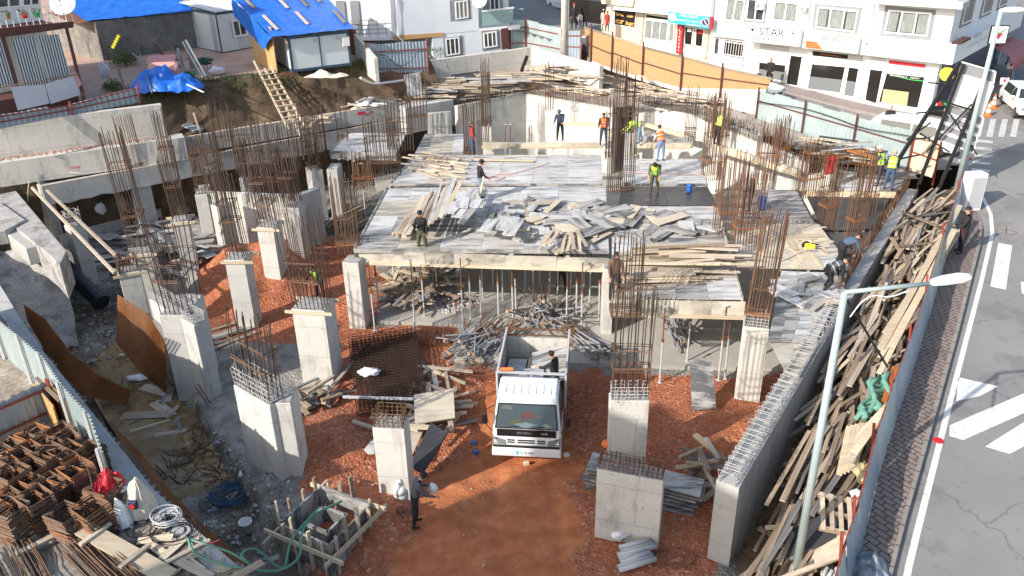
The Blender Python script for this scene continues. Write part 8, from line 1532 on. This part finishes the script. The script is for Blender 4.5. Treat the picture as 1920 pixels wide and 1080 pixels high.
def bush(label, c, r, n, name='bush'):
    mb = MB()
    for i in range(n):
        d = V(R.gauss(0, 1), R.gauss(0, 1), abs(R.gauss(0, .8))).normalized() * r * R.random() ** .4; e = V(R.gauss(0, .07), R.gauss(0, .07), R.gauss(0, .05)); g_ = V(R.gauss(0, .07), R.gauss(0, .07), R.gauss(0, .05)); mb.add([d, d + e, d + g_], [(0, 1, 2)])
    t = thing(name, label, 'bush', c); mb.build('leaves', M['grass'], t); MB().tube((0, 0, -.2), (0, 0, r * .5), .03).build('stem', M['wood_o'], t)
bush('small green bush below the corner of the stone shed', at(233, 118, 6.4), .8, 900); bush('low green weeds beside the corrugated fence by the shed', at(212, 165, 6.3), .5, 500)
def barrow(label, c, rz, m):
    t = thing('wheelbarrow', label, 'wheelbarrow', c, rz); MB().add([V(-.3, -.35, .55), V(.3, -.35, .55), V(.35, .45, .6), V(-.35, .45, .6), V(-.2, -.2, .28), V(.2, -.2, .28), V(.2, .25, .28), V(-.2, .25, .28)], [(4, 5, 6, 7), (0, 1, 5, 4), (1, 2, 6, 5), (2, 3, 7, 6), (3, 0, 4, 7)]).build('tray', M[m], t)
    for s_ in (-1, 1): MB().bar((s_ * .08, .7, .2), (s_ * .28, -.9, .6), .04, .04).build('handle', M['greyp'], t); MB().bar((s_ * .2, -.2, .3), (s_ * .24, -.3, 0), .03, .03).build('leg', M['greyp'], t)
    w_ = MB().lathe([(.05, -.04), (.17, -.05), (.2, 0), (.17, .05), (.05, .04)], n=14); w_.v = [(v[2], v[0], v[1]) for v in w_.v]; w_.build('wheel', M['rubber'], t, (0, .7, .2))
cmat('dgreen', (.02, .08, .05)); barrow('dark green wheelbarrow beside the white sack in the yard', at(388, 130, 6.25), 1.2, 'dgreen'); barrow('dusty wheelbarrow with sand standing before the bakery', at(1174, 66, 5.4), 1.3, 'wood_p'); barrow('green wheelbarrow tipped by the blue tarpaulin', at(362, 158, 6.3), .3, 'dgreen')
blob('sack', 'white sack lying in the yard beside the wheelbarrow', 'sack', at(408, 132, 6.45), .42, 'linen', 1, .6, .55, 18, .3, 1.3); blob('sack', 'pale sack in the shade below the shed corner', 'sack', at(195, 132, 6.6), .4, 'linen', .6, .6, 1.1, 19, .3, 1.3); draped('plastic_sheet', 'clear crumpled plastic in front of the white site cabin', 'plastic sheet', at(614, 143, 6.22), 1.2, .45, .22, 'beigec', 0, 21, None, 1.2)
mb = MB()
for i in range(300): a = R.uniform(0, 6.28); r_ = R.random() ** .6 * .5; p = V(math.cos(a) * r_, math.sin(a) * r_, .25 * (1 - r_) * R.random()); d = V(R.gauss(0, .1), R.gauss(0, .1), R.gauss(0, .04)); mb.tube(p - d, p + d, .008, 3)
o = mb.build('twig_heap', M['rust'], None, at(538, 143, 6.27)); tag(o, 'small heap of brown twigs at the corner of the white site cabin', 'twig heap')
t = thing('garden_wall', 'crumbling cream wall stub right of the white site cabin', 'wall', at(668, 118, 6)); a, b = at(668, 112, 6.0) - t.location, at(704, 140, 5.9) - t.location; MB().wall(a, b, .2, -.5, (1.5, .8)).build('wall_body', M['conc_w'], t); MB().wall(a + V(-.6, .5, 0), a, .2, -.2, (1.9, 1.7)).build('brick_part', M['tile'], t)
curve_thing('drain_pipe', 'white plastic pipe lying along the rim of the earth bank', 'pipe', [at(676, 146, 5.9), at(698, 156, 5.3), at(730, 154, 5.2), at(757, 150, 5.2)], .07, 'pvc')
# ================================================================ STREET FURNITURE
def lamp(label, base, top, arm_px, z0, head_px, ztop):
    pass
b0_ = at(1490, 1085, 1.2); H_L = 7.4; tp = onwall(1584, 548, (b0_.x - 5, b0_.y + .0), (b0_.x + 5, b0_.y + .25)); 
t = thing('street_lamp', 'tall white street lamp in the foreground reaching over the lumber pile', 'street lamp', b0_); MB().tube((0, 0, -.5), tp - b0_, .1, 14, 0, .065).build('pole', M['galv'], t, smooth=True)
hl_ = onwall(1742, 532, (tp.x - 5, tp.y - .1), (tp.x + 5, tp.y + .1)); hr = onwall(1822, 520, (tp.x - 5, tp.y - .1), (tp.x + 5, tp.y + .1)); MB().tube(tp - b0_, hl_ - b0_, .045, 10).build('arm', M['galv'], t, smooth=True)
d = hr - hl_; hh = MB(); n = 14; prf = [(0, .05), (.06, .1), (.3, .15), (.7, .16), (.92, .11), (1, .03)]; vs = []
for u, r_ in prf:
    for i in range(n): a = 2 * math.pi * i / n; vs.append(hl_ - b0_ + d * u + V(0, math.cos(a) * r_, max(-.04, math.sin(a)) * r_ * .75))
hh.add(vs, [(i * n + j, i * n + (j + 1) % n, (i + 1) * n + (j + 1) % n, (i + 1) * n + j) for i in range(5) for j in range(n)] + [tuple(range(n)), tuple(range(5 * n, 6 * n))]); hh.build('lamp_head', M['pvc'], t, smooth=True)
q0 = onwall(1588, 562, (tp.x - 5, tp.y - .1), (tp.x + 5, tp.y + .1)) - b0_; q1 = onwall(1664, 688, (tp.x - 5, tp.y - .1), (tp.x + 5, tp.y + .1)) - b0_; MB().tube(q0, q1, .025).build('brace', M['black'], t)
curve_thing('cable', 'white cable sagging under the arm of the foreground street lamp', 'cable', [b0_ + V(0, -.1, 0) + (p - b0_) for p in (onwall(x, y, (tp.x - 5, tp.y - .2), (tp.x + 5, tp.y)) for x, y in ((1590, 590), (1612, 562), (1634, 550), (1665, 552), (1700, 540)))], .012, 'pvc')
for k in range(2): curve_thing('cable', ('thin black cable running down behind the foreground lamp pole, left', 'thin black cable running down behind the foreground lamp pole, right')[k], 'cable', [onwall(x, y, (tp.x - 5, tp.y + .2), (tp.x + 5, tp.y + .5)) for x, y in ((1576 + 8 * k, 560), (1556 + 8 * k, 680), (1530 + 6 * k, 820), (1490 + 7 * k, 1000), (1478 + 7 * k, 1090))], .008, 'black')
b0_ = at(1795, 348, 3.4); tp = onwall(1877, 22, (b0_.x - 5, b0_.y), (b0_.x + 5, b0_.y + .1)); t = thing('street_lamp', 'second grey street lamp beside the billboard frame', 'street lamp', b0_); MB().tube((0, 0, -.3), tp - b0_, .13, 12, 0, .08).build('pole', M['galv'], t, smooth=True); blob('lamp_head', None, None, tp - b0_ + V(.45, 0, .05), .5, 'pvc', 1.1, .35, .25, 1, 0, 1, parent=t)
b0_2 = b0_
bb = [at(1700, 342, 3.3), at(1800, 350, 3.3)]; BBp = Pl(at(1672, 360, 3.2), at(1790, 330, 3.4)); t = thing('billboard_frame', 'tall black steel billboard frame with grey and white panels seen from behind', 'billboard', at(1730, 345, 3.3)); org = t.location
A_ = (1672, 345); 
def bpx(px, py, off): return onwall(px, py, V(bb[0].x, bb[0].y, 0) + V(.1, 1, 0) * off, V(bb[1].x, bb[1].y, 0) + V(.1, 1, 0) * off) - org
for (a, b) in (((1723, 345), (1807, 120)), ((1761, 352), (1852, 135)), ((1672, 320), (1800, 116))): MB().bar(bpx(*a, 0 if a[0] > 1700 else -.9), bpx(*b, 0), .13, .13).build('upright', M['black'], t)
for (a, b) in (((1687, 298), (1725, 290)), ((1700, 262), (1745, 258)), ((1718, 212), (1768, 208)), ((1740, 155), (1790, 158)), ((1725, 250), (1780, 285)), ((1737, 285), (1822, 195)), ((1765, 190), (1832, 290)), ((1768, 190), (1820, 205)), ((1700, 262), (1745, 230))): MB().bar(bpx(*a, -.1), bpx(*b, -.05), .06, .06).build('brace', M['black'], t)
for q, m in (([(1803, 116), (1866, 134), (1862, 156), (1797, 138)], 'greyp'), ([(1797, 140), (1862, 160), (1840, 216), (1778, 190)], 'white'), ([(1777, 194), (1843, 220), (1840, 236), (1770, 208)], 'greyp'), ([(1770, 212), (1838, 240), (1833, 252), (1766, 226)], 'greyp'), ([(1765, 230), (1832, 256), (1829, 268), (1763, 244)], 'greyp'), ([(1762, 248), (1828, 272), (1824, 286), (1760, 262)], 'greyp')):
    f = [bpx(*p, .15) for p in q]; k = [p + V(0, .05, 0) for p in f]; c_ = sum(f, Vector((0, 0, 0))) / 4; MB().add(f + k, [(0, 1, 2, 3), (7, 6, 5, 4), (0, 4, 5, 1), (1, 5, 6, 2), (2, 6, 7, 3), (3, 7, 4, 0)]).build('panel', M[m], t); fr2 = MB()
    for i in range(4): fr2.bar(f[i] - V(0, .03, 0), f[(i + 1) % 4] - V(0, .03, 0), .05, .05)
    fr2.build('panel_frame', M['pvc'], t)
t = thing('utility_cabinet', 'white box cabinet at the corner of the pavement', 'cabinet', at(1815, 392, 2.97)); MB().box((0, 0, .8), (.75, .5, 1.6), .15).build('housing', M['pvc'], t, bevel=.02); MB().box((.04, -.265, .8), (.55, .02, 1.3), .15).build('door', M['grey_l'], t)
t = thing('meter_box', 'grey electricity box with a small red label on the lamp post', 'box', at(1812, 292, 4.2)); MB().box((0, 0, 0), (.5, .3, .65)).build('housing', M['grey_l'], t, bevel=.02); MB().box((.12, -.16, -.1), (.1, .01, .12)).build('label', M['red'], t)
for k, (x, y, lab) in enumerate(((1851, 218, 'orange and white traffic cone, lower of the pair beside the billboard frame'), (1861, 203, 'orange and white traffic cone, upper of the pair beside the billboard frame'))):
    t = thing('traffic_cone', lab, 'traffic cone', at_st(x, y)); MB().box((0, 0, .03), (.42, .42, .05)).build('base', M['orange'], t); MB().lathe([(.17, .05), (.13, .25), (.13, .25)], n=16).build('cone', M['orange'], t); MB().lathe([(.132, .24), (.1, .42)], n=16).build('white_band', M['pvc'], t); MB().lathe([(.1, .42), (.085, .52)], n=16).build('cone', M['orange'], t); MB().lathe([(.086, .52), (.06, .64)], n=16).build('white_band', M['pvc'], t); MB().lathe([(.06, .64), (.03, .8), (0, .8)], n=16).build('cone', M['orange'], t)
for k, (x, y, lab) in enumerate(((1875, 183, 'small road sign on a rubber foot, nearer of two beyond the cones'), (1888, 152, 'small road sign on a rubber foot, farther of two beyond the cones'))):
    t = thing('road_sign', lab, 'road sign', at_st(x, y)); MB().lathe([(.0, 0), (.28, 0), (.25, .08), (0, .1)], n=12).build('foot', M['rubber'], t); MB().tube((0, 0, 0), (0, 0, .8), .025).build('post', M['orange'], t); MB().box((0, -.03, .95), (.5, .03, .4)).build('plate', M['pvc'], t); MB().add([V(-.1, -.05, 1.05), V(.1, -.05, 1.05), V(0, -.05, .85)], [(0, 1, 2)]).build('red_arrow', M['red'], t)
t = thing('hanging_sign', 'square sign with a red arrow hanging near the second street lamp', 'sign', onwall(1872, 65, SU.a + sdir * 1.6, SU.b + sdir * 1.6)); MB().box((0, 0, 0), (.95, .08, .95)).build('frame', M['black'], t); MB().box((0, -.045, 0), (.85, .02, .85)).build('plate', M['pvc'], t); MB().add([V(-.2, -.07, .05), V(.2, -.07, .1), V(0, -.07, -.25)], [(0, 1, 2)]).build('red_arrow', M['red'], t); MB().add([V(-.1, -.07, .1), V(.3, -.07, .3), V(.32, -.07, .25), V(-.05, -.07, .05)], [(0, 1, 2, 3)]).build('green_stroke', M['green'], t)
t = thing('awning', 'rounded dark red awning on the side street of the corner building', 'awning', onwall(1862, 105, SU.a + sdir * .4, SU.b + sdir * .4)); mb = MB(); n = 10; vs = []
for u in (0, 1):
    for i in range(n + 1): a = i / n * math.pi / 2; vs.append(inn * (u * 4.5 - 1) + sdir * (1.4 * math.sin(a)) + V(0, 0, 1.2 * math.cos(a) - .6))
mb.add(vs, [(i, i + 1, n + 2 + i, n + 1 + i) for i in range(n)]); mb.build('canopy', mat('maroon_canopy', (.25, .02, .035), .5), t, smooth=True)
t = thing('produce_stand', 'small produce stand with crates at the corner of the estate office', 'stand', at_st(1748, 216)); MB().box((0, 0, .3), (1.2, .7, .6)).build('counter', M['black'], t)
for k, m in enumerate(('yellow', 'pvc', 'red', 'green')): MB().box((-.42 + k * .28, -.1, .66), (.25, .4, .12)).build('crate', M[m], t)
o = MB().lathe([(0, .02), (.12, .02), (.13, 0)], n=16).build('road_stud', M['red'], None, at(1759, 826, 2.87)); tag(o, 'round red cap on the white road edge line', 'cap')
# ================================================================ SMALL SITE THINGS
def barrel(label, c, m): t = thing('barrel', label, 'barrel', c); k = .68 if 'barrel on' in label else .45; MB().lathe([(a * k, b * k) for a, b in ((0, 0), (.24, 0), (.27, .08), (.27, .25), (.285, .3), (.27, .35), (.27, .62), (.285, .66), (.25, .8), (.1, .8), (.1, .84), (0, .84))], n=20).build('drum', M[m], t, smooth=True)
cmat('barrelblue', (.02, .12, .45), .4); barrel('bright blue plastic barrel on the stained deck', at(1427, 392, 3.22), 'barrelblue'); barrel('blue can on the black wet deck behind the stooping worker', at(1292, 360, 3.22), 'barrelblue')
t = thing('gas_bottle', 'white and grey gas bottle between the slim column and the bending man', 'gas bottle', at(752, 936, .35)); MB().lathe([(0, 0), (.17, 0), (.19, .05), (.19, .25)], n=20).build('lower_shell', M['grey_l'], t, smooth=True); MB().lathe([(.19, .25), (.19, .4), (.12, .52), (0, .55)], n=20).build('upper_shell', M['pvc'], t, smooth=True); MB().lathe([(.08, .5), (.1, .52), (.1, .65), (.08, .65)], n=14).build('collar', M['pvc'], t)
def jacket(label, c, m): 
    P = [c + V(-.22, 0, 0), c + V(.22, 0, .05), c + V(.26, 0, -.75), c + V(-.25, 0, -.8)]; o = cloth('hanging_jacket', [P[3], P[2], P[1], P[0]], 10, 14, .14, m, None, P[3], seed=m == 'redbright' and 3 or 6, fold=4); o.location = P[3]; tag(o, label, 'jacket')
jp = at(1537, 345, 3.2); jacket('bright red jacket hung on the rusty bars', V(jp.x + .1, jp.y - .5, 4.6), 'redbright'); jacket('black jacket hung on the bars left of the red one', V(jp.x - .5, jp.y - .45, 4.65), 'blackc')
t = thing('circular_saw', 'yellow and black power saw on the cream deck', 'power saw', at(1518, 467, 3.25)); MB().box((0, 0, .12), (.35, .2, .18)).build('motor', M['yellow'], t, bevel=.03); MB().tube((-.1, .12, .1), (-.1, .16, .1), .16, 16).build('blade_guard', M['black'], t); MB().bar((.05, 0, .22), (.3, 0, .16), .05, .05).build('handle', M['black'], t); MB().box((0, 0, .01), (.45, .25, .02)).build('foot_plate', M['grey_l'], t)
curve_thing('string_line', 'red string tangled across the rear deck', 'string', [at(x, y, 3.24) for x, y in ((908, 335), (925, 330), (945, 332), (930, 338), (912, 336), (935, 327), (960, 325), (1000, 315), (1030, 305))], .02, 'pinkcloth'); curve_thing('string_line', 'red string stretched over the rear right deck', 'string', [at(x, y, 3.23) for x, y in ((1175, 322), (1240, 326), (1322, 327))], .012, 'pinkcloth')
for k in range(8):
    a, b = ((1153, 1012), (1195, 998)) if k == 0 else ((1158 + (k % 3) * 3, 1020 + k * 7), (1212 + (k % 4) * 6, 1006 + k * 6)); A1, B1_ = at(*a, .8), at(*b, .85); o = MB().tube((0, 0, 0), B1_ - A1, .07 if k % 2 else .045, 10).build('plastic_pipe', M['grey_l'], None, A1, smooth=True); tag(o, 'light grey plastic pipe in the loose pile in front of the wide front column', 'pipe', 'grey pipes before the wide front column')
draped('plastic_sheet', 'crumpled clear plastic under the grey pipes at the front right', 'plastic sheet', at(1197, 1050, .5), .55, .5, .22, 'linen', 0, 31, None, 1.2); blob('plastic_bag', 'white plastic bag left of the grey pipes', 'plastic bag', at(1160, 1003, .7), .18, 'pvc', 1, 1, .8, 32, .5, 2, ridge=True)
for (x, y, lab, n_) in ((1265, 1055, 'tangle of brown bars on the gravel at the bottom right', 30), (760, 966, 'small dark tangle of wire behind the bending man', 14)):
    mb = MB()
    for i in range(n_): a = R.uniform(0, 6.28); r_ = R.uniform(.2, .7) * (1 if n_ > 20 else .4); mb.path([V(math.cos(a + k * .9) * r_, math.sin(a + k * .9) * r_ * .7, .05 + .15 * R.random()) for k in range(3)], .011, 4)
    o = mb.build('bar_tangle', M['rust' if n_ > 20 else 'rebar'], None, at(x, y, .5)); tag(o, lab, 'bar tangle')
for (x, y, m, lab) in ((940, 740, 'barrelblue', None), (987, 871, 'beigec', 'cream block lying before the truck'), (892, 850, 'barrelblue', 'blue scrap on the red ground left of the truck, nearer one'), (889, 833, 'barrelblue', 'blue scrap on the red ground left of the truck, farther one'), (1062, 855, 'pvc', 'white block by the right front corner of the truck')):
    if lab: p = at(x, y, pit_z(at(x, y, .1).x, at(x, y, .1).y)); o = MB().box((0, 0, .05), (.16, .12, .1), .3).build('block' if m != 'barrelblue' else 'plastic_scrap', M[m], None, p, bevel=.01); tag(o, lab, 'block' if m != 'barrelblue' else 'plastic scrap')
for (a, b, m, lab) in (((377, 732), (392, 763), 'bluecable', 'dark blue tool handle leaning at the foot of the white wall column'), ((384, 729), (396, 758), 'redpaint', 'red and blue tool handle leaning at the foot of the white wall column')): A1 = at(*b, 0); B1_ = A1 + V(-.35, .1, .75); o = MB().tube((0, 0, 0), B1_ - A1, .02).build('tool_handle', M[m], None, A1); tag(o, lab, 'tool')
curve_thing('cable', 'black cable strung along the corrugated fence by the road', 'cable', [SHF for SHF in (onwall(x, y, at(1418, 229, 3.75), at(1703, 318, 3.4)) + V(-.1, -.15, 0) for x, y in ((1420, 190), (1500, 200), (1560, 217), (1620, 238), (1690, 250), (1745, 262)))], .02, 'black')
curve_thing('cable', 'black cable drooping on the weathered fence left of the free standing wall', 'cable', [onwall(x, y, at(690, 138, 5.6), at(802, 135, 5.6)) + V(0, -.15, 0) for x, y in ((690, 101), (725, 104), (745, 122), (768, 116), (786, 96), (815, 93))], .02, 'black')
# building behind the camera: out of view, added and narrowed to throw the shade over the foreground
sx_, sy_ = SUN_TO; nrm_ = math.hypot(sx_, sy_); su, sp_ = V(sx_ / nrm_, sy_ / nrm_, 0), V(sy_ / nrm_, -sx_ / nrm_, 0)
def SPt(s, p): return su * s + sp_ * p
zt_ = 2.4 + math.tan(SUN_EL) * (13.9 + 12); a, b = SPt(-12, -15.1), SPt(-12, -8.2); t = thing('shade_building', 'plain unseen block added behind the viewpoint to shade the foreground', 'building', (a.x, a.y, 0)); org = t.location
local(MB().prism([a, b, b - su * 12, a - su * 12], -1, zt_), org).build('wall', M['white'], t); d = (b - a).normalized(); L = (b - a).length
for k in range(2):
    for j in range(5): p = a + d * (1.2 + k * 3) + su * .02; local(MB().prism([p, p + d * 1.4, p + d * 1.4 + su * .05, p + su * .05], 2 + j * 3.1, 3.5 + j * 3.1), org).build('window', M['glass'], t)
